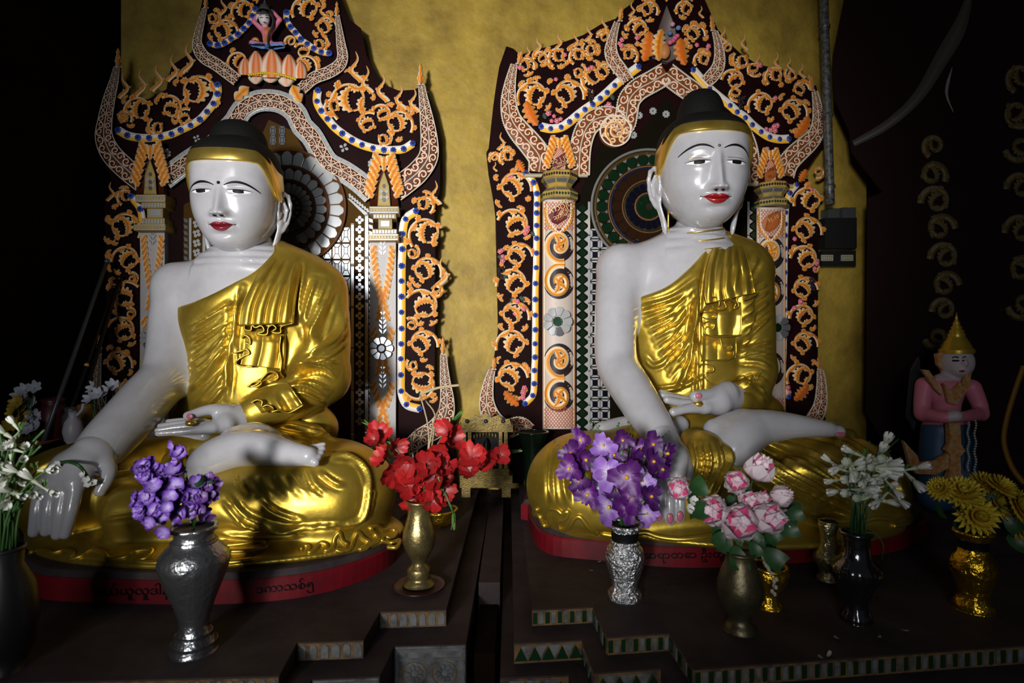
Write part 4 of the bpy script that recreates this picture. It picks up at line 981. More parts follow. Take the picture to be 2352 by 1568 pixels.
    for k in range(8):
        p, q_ = aa[k], aa[(k+1) % 8]; mid = (math.cos(p)+math.cos(q_), math.sin(p)+math.sin(q_))
        if mid[1] > .3: continue
        for zr, r0, m_, nn in ((.15, 1.06, M_greeng, 5), (.86, 1.03, M_brg, 5)):
            for j in range(nn):
                w = (j+.5)/nn; x = C0[0]+Rm*r0*(math.cos(p)*(1-w)+math.cos(q_)*w); y = C0[1]+Rm*r0*(math.sin(p)*(1-w)+math.sin(q_)*w)
                V, F = sphere((x, y, z0+H*zr), (.0052, .0052, .0062), 7, 5); obj('glass_bead', mesh('glass_bead', V, [F]), m_, cp)
        for zr, r0, h_ in ((.64, .90, .06), (.345, .93, .05), (.03, 1.045, .04)):
            pts = []
            for w, zz in ((.06, -h_), (.94, -h_), (.94, h_), (.06, h_)):
                rr = np.interp(zr+zz, [a_[1] for a_ in prof], [a_[0] for a_ in prof])+.006
                pts.append((C0[0]+Rm*rr*(math.cos(p)*(1-w)+math.cos(q_)*w), C0[1]+Rm*rr*(math.sin(p)*(1-w)+math.sin(q_)*w), z0+H*(zr+zz)))
            pts = np.array(pts); inn = pts+(np.array([C0[0], C0[1], 0])*[1, 1, 0]+pts*[0, 0, 1]-pts)*.03
            obj('glass_strip', mesh('glass_strip', np.concatenate([pts, inn]), [np.array([[0, 1, 2, 3], [7, 6, 5, 4], [0, 4, 5, 1], [1, 5, 6, 2], [2, 6, 7, 3], [3, 7, 4, 0]])], smooth=False), M_mirdark, cp)
    # plaque leaf above the capital
    px_, pt, pb, pw = plaque
    sl = spire_leaf(TR, px_, pt, pb, pw, .055)
    inner = [(px_, pt+18), (px_+pw*.42, pt+40), (px_+pw*.5, pt+58), (px_+pw*.42, pb), (px_-pw*.5, pb), (px_-pw*.55, pt+58), (px_-pw*.42, pt+40)]
    V, F = tile(inner, .052, .006, .97); obj('plaque_ground', mesh('plaque_ground', V, F, smooth=False), mat('plaque_cream', (.55, .46, .36), .5), sl)
    f2 = lambda a_, b_, o_: T(a_, b_, o_)
    lattice(sl, None, f2, px_-pw*.4, px_+pw*.4, pt+22, pb, 6, .058, ins)
    V, F = tile([(px_-pw*.52, pt+52), (px_+pw*.46, pt+33), (px_+pw*.5, pt+60), (px_-pw*.5, pt+80)], .062, .004, .98)
    obj('plaque', mesh('plaque', V, F, smooth=False), M_plaq if mirror else M_plaqo, sl)
    return sl, f2
sl, f2 = pillar_rd(1284, 38, 458, 985, .055, (399, 462), [('သကပြိုင်း', 1283, 477, 19, -.36), ('သားများ', 1293, 493, 13, -.36)], (1285, 316, 400, 29), 738, True)
lettering(sl, '၁၃၂၂ခု', 1285, 365, 13, -.42, f2, .068, M_letter); lettering(sl, 'တပေါင်းလ', 1286, 380, 9.5, -.42, f2, .068, M_letter)
sl, f2 = pillar_rd(1771, 34, 476, 965, .05, (423, 478), [('31 10', 1776, 502, 12, -.42)], (1770, 344, 422, 25), 752, False)
lettering(sl, '1960', 1772, 389, 11, -.42, f2, .068, mat('brown_letters', (.09, .02, .008), .5)); lettering(sl, '၁၃၂၂', 1773, 402, 8, -.42, f2, .068, MATS['brown_letters'])
# crest figure between the peak scrolls
m = MB()
m.add(*leaf((1514, 140), -1.75, 78, 15, .55, .02, .03, lobes=6)); 
V, F = board([(1500, 130), (1512, 70), (1531, 12), (1550, 60), (1560, 130), (1531, 145)], .012, .012); m.add(V, F, (.13, .10, .09))
m.add(*leaf((1531, 4), -1.5, 60, 12, 0, .014, .02, lobes=1, col=lambda s: lerp(np.array([.7, .36, .05]), np.array([.5, .2, .03]), np.abs(s))))
for (x, y), c in zip(cb([(540, 210), (520, 285), (590, 240), (560, 330), (545, 350), (520, 365), (580, 310)]), [(.45, .25, .32), (.08, .14, .30), (.12, .20, .40), (.55, .10, .20), (.5, .08, .18), (.55, .1, .2), (.5, .1, .2)]):
    V, F = sphere(T(x, y, .035), (.012, .012, .010), 9, 6); m.add(V, F, c)
V, F = sphere(T(1527, 118, .035), (.024, .02, .034), 14, 10); m.add(V, F, (.40, .16, .05)); m.build('crest', M_carve, TR)

fill_sprigs(TR, OUT_R, [(1240, 1330, 310, 1130), (1730, 1815, 335, 1130), (1320, 1740, 160, 1130), (1495, 1565, 0, 200)])
# ------------------------------------------------------------------ conduit, switch box, poles, third dark throne
P = np.array([T(1890+(y+60)*.032, y, .075) for y in np.linspace(-60, 470, 14)])
cn = thing('wall_conduit', 'mottled grey pipe running down the gold wall beside the right throne', 'pipe', P[-1])
V, F = tube(P, .0185, 12); m = mat('mottled_steel', (.13, .135, .13), .45, metal=.3, noise=(60, (.03, .03, .03), .38, .6)); obj('pipe', mesh('pipe', V, F), m, cn)
for k in (3, 8, 12):
    V, F = lathe([(.021, -.008), (.023, -.006), (.023, .006), (.021, .008)], P[k], 12); obj('pipe_collar', mesh('pipe_collar', V, F), m, cn)
def wallbox(px0, px1, py0, py1, o0, o1): return board([(px0, py0), (px1, py0), (px1, py1), (px0, py1)], o1, o1-o0)
sbx = thing('switch_box', 'dark electrical box with two pale perforated sockets on the gold wall', 'switch box', T(1925, 610, -.09))
M_bk = mat('dark_plastic', (.012, .012, .012), .4)
for k, (a, b, c, d, o1) in enumerate([(1895, 1968, 500, 570, -.03), (1888, 1966, 575, 612, -.045), (1902, 1928, 478, 505, -.045), (1935, 1966, 476, 508, -.04)]):
    V, F = wallbox(a, b, c, d, WO, o1); obj(['box', 'base', 'meter', 'breaker'][k], mesh('box', V, F, smooth=False), M_bk if k < 2 else mat('grey_plastic', (.05, .055, .055), .4), sbx)
for a in (1887, 1933):
    V, F = wallbox(a, a+27, 585, 599, -.045, -.040); so = obj('socket', mesh('socket', V, F, smooth=False), mat('cream_plastic', (.30, .29, .20), .4), sbx)
    m = MB()
    for i in range(5):
        for j in range(2):
            V, F = sphere(T(a+4+i*4.8, 589+j*6, -.040), .0022, 6, 4); m.add(V, F, (.01, .01, .01))
    m.build('socket_holes', M_bk, so)
# leaning poles in the left corner
for i, (x0, y0, x1, y1, d0, d1, r, c, lab) in enumerate([(140, 900, 246, 600, 1.98, 2.22, .0075, (.10, .11, .12), 'thin grey metal pole leaning in the left corner, outermost of three'),
                                        (172, 915, 262, 660, 2.02, 2.24, .006, (.022, .016, .018), 'dark leaning pole with a yellow tip, middle of three'),
                                        (190, 920, 275, 640, 2.05, 2.26, .008, (.016, .010, .012), 'dark brown pole leaning nearest the left throne')]):
    a, b = W(x0, y0, d0), W(x1, y1, d1); e = a+(a-b)*((a[2]-1.276)/(b[2]-a[2]))
    pt = thing('leaning_pole', lab, 'pole', e, 'poles leaning in the corner')
    V, F = tube(np.array([e, a, b]), [r, r, r*.9], 8); m = mat('pole_%d' % i, c, .35, metal=.5); obj('shaft', mesh('shaft', V, F), m, pt)
    V, F = sphere(b, r*1.4); obj('end_knob', mesh('end_knob', V, [F]), m, pt)
    if i == 1: V, F = sphere(a+(b-a)*.28, .008); obj('yellow_tip', mesh('yellow_tip', V, [F]), M_yel, pt)
# third throne seen edge-on in the dark, right
pa, pb_ = W(1930, 200, 2.52)[:2], W(2352, 200, 2.22)[:2]; pt_ = pb_-pa; pn = np.array([pt_[1], -pt_[0]]); pn /= np.linalg.norm(pn)
def T3(px, py, off=0.):
    px = np.asarray(px, float); py = np.asarray(py, float); a = (px-CXP)/FPX; o_ = np.asarray(off)
    d = (pa@pn+o_)/(a*pn[0]+pn[1]); return np.stack([a*d, d*np.ones_like(a), CZ+(CYP-py)/FPX*d], -1)
sg3 = -1 if pn[1] > 0 else 1
def T3o(px, py, off=0.): return T3(px, py, sg3*np.asarray(off))
T3h = thing('throne_backdrop', 'dark throne backdrop with shade coloured into its dim gold scrolls at the right edge', 'throne', T3(2150, 1150))
Pl = np.array([(1950, -60), (1912, 130), (1916, 230), (1950, 300), (1956, 350), (2028, 440), (1992, 455), (1990, 950), (2080, 1100), (2400, 1130), (2430, -60)], float)
n = len(Pl); Fv = T3(Pl[:, 0], Pl[:, 1]); Bv = Fv+np.array([pn[0], pn[1], 0])*(-sg3)*.03; tri = np.array(tessellate_polygon([[Vector((p[0], p[1], 0)) for p in Pl]])); i = np.arange(n); j = (i+1) % n
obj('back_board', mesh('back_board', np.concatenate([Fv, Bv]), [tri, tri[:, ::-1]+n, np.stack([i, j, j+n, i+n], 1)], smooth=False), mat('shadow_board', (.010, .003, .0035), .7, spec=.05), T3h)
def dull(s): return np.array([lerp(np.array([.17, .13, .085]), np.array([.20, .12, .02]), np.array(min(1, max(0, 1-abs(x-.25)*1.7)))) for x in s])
_c, _o = CREAM, ORNG; _y = YELO; YELO = np.array([.13, .085, .012]); CREAM = np.array([.12, .105, .075]); ORNG = np.array([.05, .032, .010])  # carving palette darkened here, putting the unlit corner into the colours
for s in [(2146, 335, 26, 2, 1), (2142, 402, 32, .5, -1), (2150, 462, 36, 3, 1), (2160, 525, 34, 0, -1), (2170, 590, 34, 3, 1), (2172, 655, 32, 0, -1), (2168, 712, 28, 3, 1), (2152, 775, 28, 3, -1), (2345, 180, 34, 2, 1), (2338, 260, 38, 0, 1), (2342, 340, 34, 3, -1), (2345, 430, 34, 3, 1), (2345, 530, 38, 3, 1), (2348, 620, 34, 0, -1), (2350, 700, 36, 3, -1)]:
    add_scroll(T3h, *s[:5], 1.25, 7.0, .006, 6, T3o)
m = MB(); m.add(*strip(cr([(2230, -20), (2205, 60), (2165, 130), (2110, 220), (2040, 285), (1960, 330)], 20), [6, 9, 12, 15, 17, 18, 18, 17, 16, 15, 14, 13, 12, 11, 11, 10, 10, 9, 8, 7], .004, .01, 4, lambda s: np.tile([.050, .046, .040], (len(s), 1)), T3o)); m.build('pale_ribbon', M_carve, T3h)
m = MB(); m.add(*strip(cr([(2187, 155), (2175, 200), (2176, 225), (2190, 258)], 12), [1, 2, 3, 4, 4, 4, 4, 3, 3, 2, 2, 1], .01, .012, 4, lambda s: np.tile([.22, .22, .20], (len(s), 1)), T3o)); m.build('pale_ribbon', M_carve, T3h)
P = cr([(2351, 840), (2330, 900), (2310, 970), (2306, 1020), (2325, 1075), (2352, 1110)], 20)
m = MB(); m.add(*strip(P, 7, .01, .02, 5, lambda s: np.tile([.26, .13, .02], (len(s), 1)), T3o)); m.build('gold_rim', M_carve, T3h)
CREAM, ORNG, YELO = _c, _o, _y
# ================================================================== the two seated statues
def px2m(r, d): return r*d/FPX
class Head:
    """lofted head with an explicit face surface; unit = hairline-to-chin height s"""
    def __init__(s, org, size, yaw, pitch, am=.51, bm=.50, bb=.56, eye=.635, brow=.73, nose=.415, mouth=.283, nx=2.3, band=(1.0, 1.17), us=(.32, 1.36, .13), roll=0., hu=.66):
        s.hu = hu
        s.org, s.s, s.am, s.bm, s.bb = np.asarray(org, float), size, am, bm, bb
        s.e, s.b, s.n, s.m, s.nx, s.band, s.us = eye, brow, nose, mouth, nx, band, us
        R = Matrix.Rotation(yaw, 3, 'Z') @ Matrix.Rotation(pitch, 3, 'X') @ Matrix.Rotation(roll, 3, 'Y'); s.R = np.array(R)
        s.piv = np.array([0, .05, .45])
    def w(s, P): P = np.asarray(P, float); return s.org+((P-s.piv)@s.R.T+s.piv)*s.s
    def prof(s, z):
        lo = z < .62; q = np.clip(np.where(lo, (.62-z)/.65, (z-.62)/s.hu), 0, 1)
        A = s.am*np.sqrt(np.clip(1-q**np.where(lo, 2.9, 5.), 0, 1))*(1-.19*ss(.62, -.05, z))
        Bf = s.bm*np.sqrt(np.clip(1-q**np.where(lo, 3.0, 5.), 0, 1)); Bb = s.bb*np.sqrt(np.clip(1-q**np.where(lo, 2.2, 3.2), 0, 1))*(1-.25*ss(.5, 0, z))
        cy = -.075*ss(.30, .0, z)
        return A, Bf, Bb, cy
    def f(s, x, z):
        ax = np.abs(x); g = lambda cx, cz, sx_, sz: np.exp(-((ax-cx)/sx_)**2-((z-cz)/sz)**2)
        e, n, m, b = s.e, s.n, s.m, s.b
        t = np.clip((b-z)/(b-n), 0, 1.2)
        nh = .020+.125*t**1.25; wid = .040+.018*t+.030*ss(.72, 1.0, t)
        d = nh*np.exp(-(ax/wid)**2.0)*ss(n-.030, n+.018, z)*ss(b+.13, b-.05, z)
        d += .052*g(.072, n+.022, .030, .030)*ss(n-.03, n+.0, z)                     # nostril wings
        d -= .012*g(.035, n-.008, .016, .012)
        d -= .042*g(.185, e+.03, .10, .055)                                           # socket
        d += .050*np.exp(-((ax-.205)/.105)**2-((z-e-.012)/.052)**2)                  # eyeball under the lid
        ze = e+.002-.5*(ax-.20)**2
        d -= .012*np.exp(-((z-ze+.010)/.010)**2)*np.exp(-((ax-.205)/.085)**4)       # eye slit
        d -= .008*np.exp(-((z-(e+.062-1.2*(ax-.20)**2))/.010)**2)*np.exp(-((ax-.205)/.10)**4)  # lid crease
        zb = b+.055-2.3*(ax-.19)**2
        d += .016*np.exp(-((z-zb)/.035)**2)*np.exp(-((ax-.22)/.15)**4)              # brow ridge
        d += .030*np.exp(-(ax/.155)**4-((z-m)/.075)**2)                              # muzzle
        d += .026*np.exp(-((ax-.045)/.075)**2-((z-m-.030)/.020)**2)+.034*np.exp(-(ax/.085)**2-((z-m+.032)/.026)**2)
        d -= .020*np.exp(-((z-(m+.9*ax**2))/.008)**2)*np.exp(-(ax/.145)**6)
        d -= .012*np.exp(-((ax-.155)/.025)**2-((z-m-.02)/.03)**2)
        d -= .016*np.exp(-(ax/.10)**2-((z-m+.088)/.025)**2); d += .030*np.exp(-(ax/.11)**2-((z-.085)/.06)**2)
        d -= .010*np.exp(-(ax/.018)**2-((z-(m+n)/2-.01)/.03)**2)                     # philtrum
        d += .012*g(.27, .42, .11, .12)
        return d
    def y(s, x, z, off=0.):
        A, Bf, Bb, cy = s.prof(z); r = np.clip(np.abs(x)/(A+1e-6), 0, .999)
        return cy-Bf*(1-r**s.nx)**(1/s.nx)-s.f(x, z)-off
    def loft(s, nr=230, nc=250, grow=None, feat=True):
        p = np.linspace(-pi/2, pi/2, nr); z = np.where(p < 0, .62+.65*np.sin(p), .62+s.hu*np.sin(p))
        t = np.arange(nc)*2*pi/nc-pi; th = t-.42*np.sin(t)
        A, Bf, Bb, cy = [a[:, None] for a in s.prof(z)]; sn, cs = np.sin(th)[None], np.cos(th)[None]
        e = 2/s.nx
        X = A*np.sign(sn)*np.abs(sn)**e; Y = np.where(cs > 0, -Bf, Bb)*np.abs(cs)**e+cy; Z = z[:, None]*np.ones_like(X)
        if feat: Y = Y-s.f(X, Z)*ss(-.05, .35, cs)
        if grow is not None:
            g = grow(np.broadcast_to(th, X.shape), Z); c = np.array([0, .04, .75])
            ux, uy, uz = X-c[0], Y-c[1], (Z-c[2])*.9; L = np.sqrt(ux*ux+uy*uy+uz*uz)+1e-9
            X = X+ux/L*g; Y = Y+uy/L*g; Z = Z+uz/L*g
        return np.stack([X, Y, Z], -1).reshape(-1, 3), grid_faces(nr, nc, cv=True)
    def bandlow(s, th): return s.band[0]-.37*ss(.80, 1.62, np.abs(th))
    def patch(s, x, zlo, zhi, off, nv=6, th=.006):
        """closed thin patch on the face between two curves"""
        x = np.asarray(x, float); v = np.linspace(0, 1, nv)[None]; X = np.repeat(x[:, None], nv, 1); Z = zlo[:, None]+(zhi-zlo)[:, None]*v
        bul = th*np.sqrt(np.clip(1-(2*v-1)**2, 0, 1))
        Y = s.y(X, Z, off+bul); n = len(x)
        V1 = np.stack([X, Y, Z], -1).reshape(-1, 3)
        return s.w(V1), grid_faces(n, nv)
def build_head(H, par, body, gold_lines, bindi_m, lipw=1., lipm=None):
    V, F = H.loft(); body.add(H.w(V), F)
    # ears
    for sd in (-1, 1):
        E = Body([-.14, -.18, -.16], [.24, .36, .86], .0115)
        P = lambda a: [np.array([0.02*abs(u)**.5*0+.03+.50*max(0, u+.03), u*1.25, v]) for u, v in a]
        E.chain(P([(-.03, .44), (-.035, .56), (-.01, .67), (.05, .73), (.11, .71), (.135, .62), (.125, .50), (.095, .38), (.06, .28)]), [.020, .024, .026, .028, .028, .026, .025, .025, .026], .015)
        E.ell((.040, .055, .50), (.022, .105, .20), .02, rz=-.42); E.ell((.045, .04, .20), (.024, .052, .20), .04, rz=-.25); E.ell((.042, .025, .03), (.026, .040, .10), .04)
        E.chain([np.array([.070, .045, .64]), np.array([.098, .10, .54]), np.array([.080, .07, .40])], [.016, .018, .016], .012)
        E.chain([np.array([.03, -.02, .42]), np.array([.05, .0, .48])], [.024, .018], .01)
        Ve, Qe = E.net(); Ve = lap(Ve, Qe, 2, .4)
        Ve = Ve*[1, 1, 1]; Ve[:, 0] += (H.am-.035)*1.0-.10*ss(.45, -.05, Ve[:, 2]); Ve[:, 1] += .06
        if sd < 0: Ve = Ve*[-1, 1, 1]; Qe = Qe[:, ::-1]
        body.add(H.w(Ve), Qe)
    # hair cap and bun
    def hg(th, Z):
        at = np.abs(th); low = np.where(at < 1.75, H.bandlow(th)+.06, H.bandlow(th)+.06-.55*ss(1.75, 2.4, at))
        return -.05+.085*ss(low-.02, low+.03, Z)
    V, F = H.loft(120, 120, hg, False); hb_ = MB(); hb_.add(H.w(V), F)
    ur, uz, uh = H.us
    V, F = sphere((0, 0, 0), 1, 56, 40); rr_ = np.hypot(V[:, 0], V[:, 1])+1e-9; V = np.c_[V[:, 0]*rr_**-.35*ur, V[:, 1]*rr_**-.35*ur*1.02+.09, V[:, 2]*(uh+.02)+uz-.02]; hb_.add(H.w(V), F)
    hb_.build('hair', M_hair, par)
    # gilt band along the hairline
    th = np.linspace(-1.80, 1.80, 120); sec = [(-.06, -.012), (-.055, .030), (0, .036), (.5, .040), (1, .036), (1.05, .030), (1.06, -.012)]
    rows = []
    for t in th:
        lo = H.bandlow(t); hgt = (H.band[1]-H.band[0])*(1+.25*ss(.8, 1.6, abs(t)))
        for q_, g in sec:
            z = lo+hgt*q_; A, Bf, Bb, cy = H.prof(np.array(z)); sn, cs = math.sin(t), math.cos(t); e = 2/H.nx
            x = A*np.sign(sn)*abs(sn)**e; y = (-Bf if cs > 0 else Bb)*abs(cs)**e+cy; r = np.array([x, y-.04]); r = r/(np.linalg.norm(r)+1e-9)
            rows.append((x+r[0]*g, y+r[1]*g, z))
    V = H.w(np.array(rows)); k = len(sec)
    obj('headband', mesh('headband', V, [grid_faces(120, k, cv=True), np.arange(k)[None], (np.arange(k)+119*k)[None, ::-1]]), M_band, par)
    # painted features
    for sd in (-1, 1):
        x = np.linspace(.055, .40, 26); zc = H.b+.058-2.1*(x-.19)**2-.5*np.clip(x-.3, 0, 1)**2; w = .0125*np.sin(pi*np.clip((x-.03)/.40, 0, 1))**.7+.001
        V, F = H.patch(sd*x, zc-w, zc+w, .002); obj('eyebrow', mesh('eyebrow', V, [F if sd > 0 else F[:, ::-1]]), M_black, par)
        x = np.linspace(.095, .325, 24); u = (x-.21)/.115; up = H.e+.006+.014*(1-u*u)-.03*(x-.21); dn = H.e-.006-.018*(1-u*u)-.03*(x-.21)
        V, F = H.patch(sd*x, dn, up, .003); ey = obj('eye', mesh('eye', V, [F if sd > 0 else F[:, ::-1]]), M_white, par)
        x = np.linspace(.150, .262, 14); u = (x-.206)/.056; up = H.e+.018-.03*(x-.21)+0*x; dn = H.e-.022*(1-.35*u*u)-.03*(x-.21)
        V, F = H.patch(sd*x, dn, up, .0055); obj('iris', mesh('iris', V, [F if sd > 0 else F[:, ::-1]]), M_black, ey)
        x = np.linspace(.085, .350, 24); u = (x-.21)/.13; up = H.e+.014+.012*(1-u*u)-.035*(x-.21); dn = up-.0115*np.clip(1.1-u*u, .1, 1)
        V, F = H.patch(sd*x, dn, up, .0065, 4, .004); obj('lash_line', mesh('lash_line', V, [F if sd > 0 else F[:, ::-1]]), M_black, ey)
        if gold_lines:
            x = np.linspace(.11, .30, 18); zc = H.e+.060-1.0*(x-.2)**2
            V, F = H.patch(sd*x, zc-.003, zc+.003, .003, 3, .002); obj('lid_line', mesh('lid_line', V, [F if sd > 0 else F[:, ::-1]]), M_band, par)
    x = np.linspace(-.152, .152, 40)*lipw; ml = H.m+.9*x*x+.0; t = np.clip(1-(np.abs(x)/(.152*lipw))**1.6, 0, 1)
    bow = H.m+.9*x*x+.052*t*(1-.30*np.exp(-(x/.028)**2)); low = H.m+.9*x*x-.060*np.clip(1-(np.abs(x)/(.140*lipw))**2.2, 0, 1)
    lp = MB(); V, F = H.patch(x, ml-.001, bow, .003, 6, .010); lp.add(V, F); V, F = H.patch(x, low, ml-.004, .003, 7, .012); lp.add(V, F); lips = lp.build('lips', lipm or M_red, par)
    x = np.linspace(-.175, .175, 30)*lipw; zc = H.m+.9*x*x; V, F = H.patch(x, zc-.0045, zc+.0035, .004, 3, .001); obj('mouth_line', mesh('mouth_line', V, [F]), M_black, lips)
    for sd in (-1, 1):
        c = H.w(np.array([[sd*.038, float(H.y(np.array(.038), np.array(H.n-.006)))-.0, H.n-.008]]))[0]
        V, F = sphere(c, (.0065, .0065, .0040), 10, 6); obj('nostril', mesh('nostril', V, [F]), M_black, par)
    V, F = sphere(H.w(np.array([[0, float(H.y(np.array(0.), np.array(H.b+.045))), H.b+.045]]))[0], .0052, 12, 8); obj('forehead_jewel', mesh('forehead_jewel', V, [F]), bindi_m, par)
def hitter(V, Q):
    bt = BVHTree.FromPolygons([Vector(v) for v in V], [tuple(int(i) for i in f) for f in Q])
    def hit(px, py, dflt=None):
        d = Vector(W(px, py, 1.)-np.array([0, 0, CZ])); r = bt.ray_cast(Vector((0, 0, CZ)), d.normalized())
        return r[0].y if r[0] is not None else dflt
    return hit
def drape(hit, left, right, y0, y1, lift, pleats, amp, nu=60, nv=40, dflt=2., sway=0.):
    """hanging cloth: left/right [(x,y)] edge curves; follows the body with pleats"""
    Lc, Rc = cr(left, nv), cr(right, nv); D = np.zeros((nv, nu)); X = np.zeros((nv, nu, 2))
    for j in range(nv):
        for i in range(nu):
            p = Lc[j]+(Rc[j]-Lc[j])*i/(nu-1); X[j, i] = p; h = hit(p[0], p[1]); D[j, i] = np.nan if h is None else h
    mean = np.nanmean(D); D = np.where(np.isnan(D), mean, D)
    for _ in range(14):
        E = np.pad(D, 1, mode='edge'); D = np.minimum(D+.004, (E[:-2, 1:-1]+E[2:, 1:-1]+E[1:-1, :-2]+E[1:-1, 2:]+E[1:-1, 1:-1]*2)/6)
    u = np.linspace(0, 1, nu)[None]; v = np.linspace(0, 1, nv)[:, None]
    pl = amp*(np.abs(np.sin(pi*pleats*(u**1.05)+.5*v))**.7)*np.clip(v*2.2, .0, 1)**.7
    D = D-lift*(-.45+1.45*np.clip(v*2.5, 0, 1)**.6)-pl
    V = np.stack([(X[..., 0]-CXP)/FPX*D, D, CZ-(X[..., 1]-CYP)/FPX*D], -1); B = V+np.array([0, .012, 0])
    n = nu*nv; F = grid_faces(nv, nu); e = list(range(0, nu))
    ring = list(range(nu))+[j*nu+nu-1 for j in range(1, nv)]+[(nv-1)*nu+i for i in range(nu-2, -1, -1)]+[j*nu for j in range(nv-2, 0, -1)]
    side = np.array([[a, b, b+n, a+n] for a, b in zip(ring, ring[1:]+ring[:1])])
    return np.concatenate([V.reshape(-1, 3), B.reshape(-1, 3)]), [F, F[:, ::-1]+n, side]
def ribbon(path, hit, lift, depth, th=2.0, n=None, dflt=2.):
    """wavy hem: px path standing out from the body by depth metres"""
    P = cr(path, n or len(path)*6); N = normal2(P); h = np.array([hit(*p) or np.nan for p in P]); h = np.where(np.isnan(h), dflt if np.isnan(h).all() else np.nanmean(h), h)
    h = np.convolve(np.pad(h, 4, mode='edge'), np.ones(9)/9, 'valid')
    rows = []
    for sgn, dd in ((1, 0), (1, 1), (-1, 1), (-1, 0)):
        Q = P+N*sgn*th*.5; d = h-lift-depth*dd+.004*(1-dd); rows.append(np.stack([(Q[:, 0]-CXP)/FPX*d, d, CZ-(Q[:, 1]-CYP)/FPX*d], 1))
    V = np.stack(rows, 1).reshape(-1, 3); k = len(P)
    return V, [grid_faces(k, 4, cv=True), np.array([[0, 1, 2, 3]]), np.array([[4*k-4, 4*k-1, 4*k-2, 4*k-3]])]
def hem_tube(path, z, r=.006, n=None, lift=None):
    P = cr(path, n or len(path)*6); return tube(np.array([A(x, y, z) for x, y in P]), r, 8)
def hem_on(hit, path, z, r=.006, lift=.002):
    P = cr(path, len(path)*6); h = np.array([hit(*p) or np.nan for p in P])
    pts = np.array([A(x, y, z) if np.isnan(d) else W(x, y, d-lift) for (x, y), d in zip(P, h)])
    for _ in range(2): pts[1:-1] = (pts[:-2]+pts[2:]+2*pts[1:-1])/4
    return tube(pts, r, 8)
def nail(hitp, px, py, d, rx, rz, par, tilt=0.):
    V, F = sphere((0, 0, 0), (px2m(rx, d), .004, px2m(rz, d)), 12, 8); obj('nail', mesh('nail', V+W(px, py, d), [F]), M_pinkn, par)
def chainpx(B, pts, k=.02):
    """pts [(px,py,d,r px)]"""
    B.limb([W(x, y, d) for x, y, d, r in pts], [px2m(r, d) for x, y, d, r in pts], k)
def base_slab(par, outline, text=None):
    P = cr(outline+[outline[0]], 120)[:-1]; n = len(P); c = P.mean(0)
    rows = []
    for g, z in ((1.0, ALT), (1.0, ALT+.050), (.992, ALT+.055)): rows.append(np.c_[c+(P-c)*g, np.full(n, z)])
    V = np.concatenate(rows); F = [grid_faces(3, n, cv=True), (np.arange(n)+2*n)[None], np.arange(n)[None, ::-1]]
    b = obj('base_slab', mesh('base_slab', V, F, smooth=False), M_altred, par)
    rows = [np.c_[c+(P-c)*g, np.full(n, z)] for g, z in ((.990, ALT+.0555), (.975, ALT+.070), (.96, ALT+.072))]
    obj('base_top', mesh('base_top', np.concatenate(rows), [grid_faces(3, n, cv=True), (np.arange(n)+2*n)[None], np.arange(n)[None, ::-1]], smooth=False), M_altar, par)
    return b

# ------------------------------------------------------------------ right statue
BR = thing('buddha_statue', 'white faced seated Buddha statue in gold robe with tall black bun, right of the pair', 'statue', (.72, 1.95, ALT))
body = MB()
HR = Head(W(1612, 523, 2.04), .302, math.radians(.5), math.radians(3.0), am=.50, bm=.53, bb=.54, eye=.645, brow=.773, nose=.345, mouth=.258, band=(1.0, 1.235), us=(.285, 1.25, .385), hu=.66)
build_head(HR, BR, body, True, mat('jewel', (.30, .30, .20), .1, metal=.8))
B = Body(W(1340, 930, 1.55)*[1, 0, 1]+[0, 1.45, -.30], W(1800, 500, 2.3)*[1, 0, 1]+[0, 2.45, .05], .0062)
d0 = 2.10
chainpx(B, [(1608, 500, 2.10, 50), (1600, 560, 2.11, 52), (1590, 610, 2.12, 70)], .03)
for yy, rr in ((533, 58), (553, 59), (574, 63)): B.ell(W(1605, yy, 2.095), (px2m(rr, 2.1), px2m(rr*.98, 2.1), .017), .014)
B.ell(W(1575, 720, 2.13), (.255, .165, .30), .06); B.ell(W(1580, 860, 2.12), (.215, .16, .20), .06)
chainpx(B, [(1430, 612, 2.11, 46), (1560, 605, 2.13, 60)], .06); chainpx(B, [(1560, 605, 2.13, 60), (1715, 615, 2.14, 46)], .06)
chainpx(B, [(1422, 618, 2.10, 50), (1416, 700, 2.05, 49), (1413, 790, 1.985, 47.5), (1420, 842, 1.945, 48), (1448, 890, 1.865, 47.5), (1482, 945, 1.785, 45), (1510, 990, 1.72, 42), (1530, 1030, 1.67, 39)], .05)
Vs, Qs = B.net(); body.add(Vs, Qs)
# right hand hanging over the shin
hd = Body(W(1440, 1230, 1.55)+[-.02, -.14, -.04], W(1620, 980, 1.75)+[.02, .08, .04], .0034)
chainpx(hd, [(1520, 1010, 1.69, 40), (1538, 1050, 1.645, 39)], .02); chainpx(hd, [(1520, 1055, 1.64, 28), (1515, 1085, 1.615, 24)], .02); chainpx(hd, [(1550, 1050, 1.64, 27), (1553, 1085, 1.615, 24)], .02)
for xs, ys, xm, ym, xt, yt in ((1497, 1088, 1488, 1140, 1486, 1180), (1517, 1092, 1513, 1145, 1514, 1190), (1538, 1092, 1538, 1148, 1539, 1196), (1558, 1088, 1562, 1142, 1562, 1190)):
    chainpx(hd, [(xs, ys, 1.605, 14.5), (xm, ym, 1.575, 12.5), (xt, yt, 1.565, 11)], .007)
chainpx(hd, [(1560, 1040, 1.66, 22), (1580, 1085, 1.63, 14), (1576, 1125, 1.61, 11)], .012)
Vh, Qh = hd.net(); body.add(Vh, Qh)
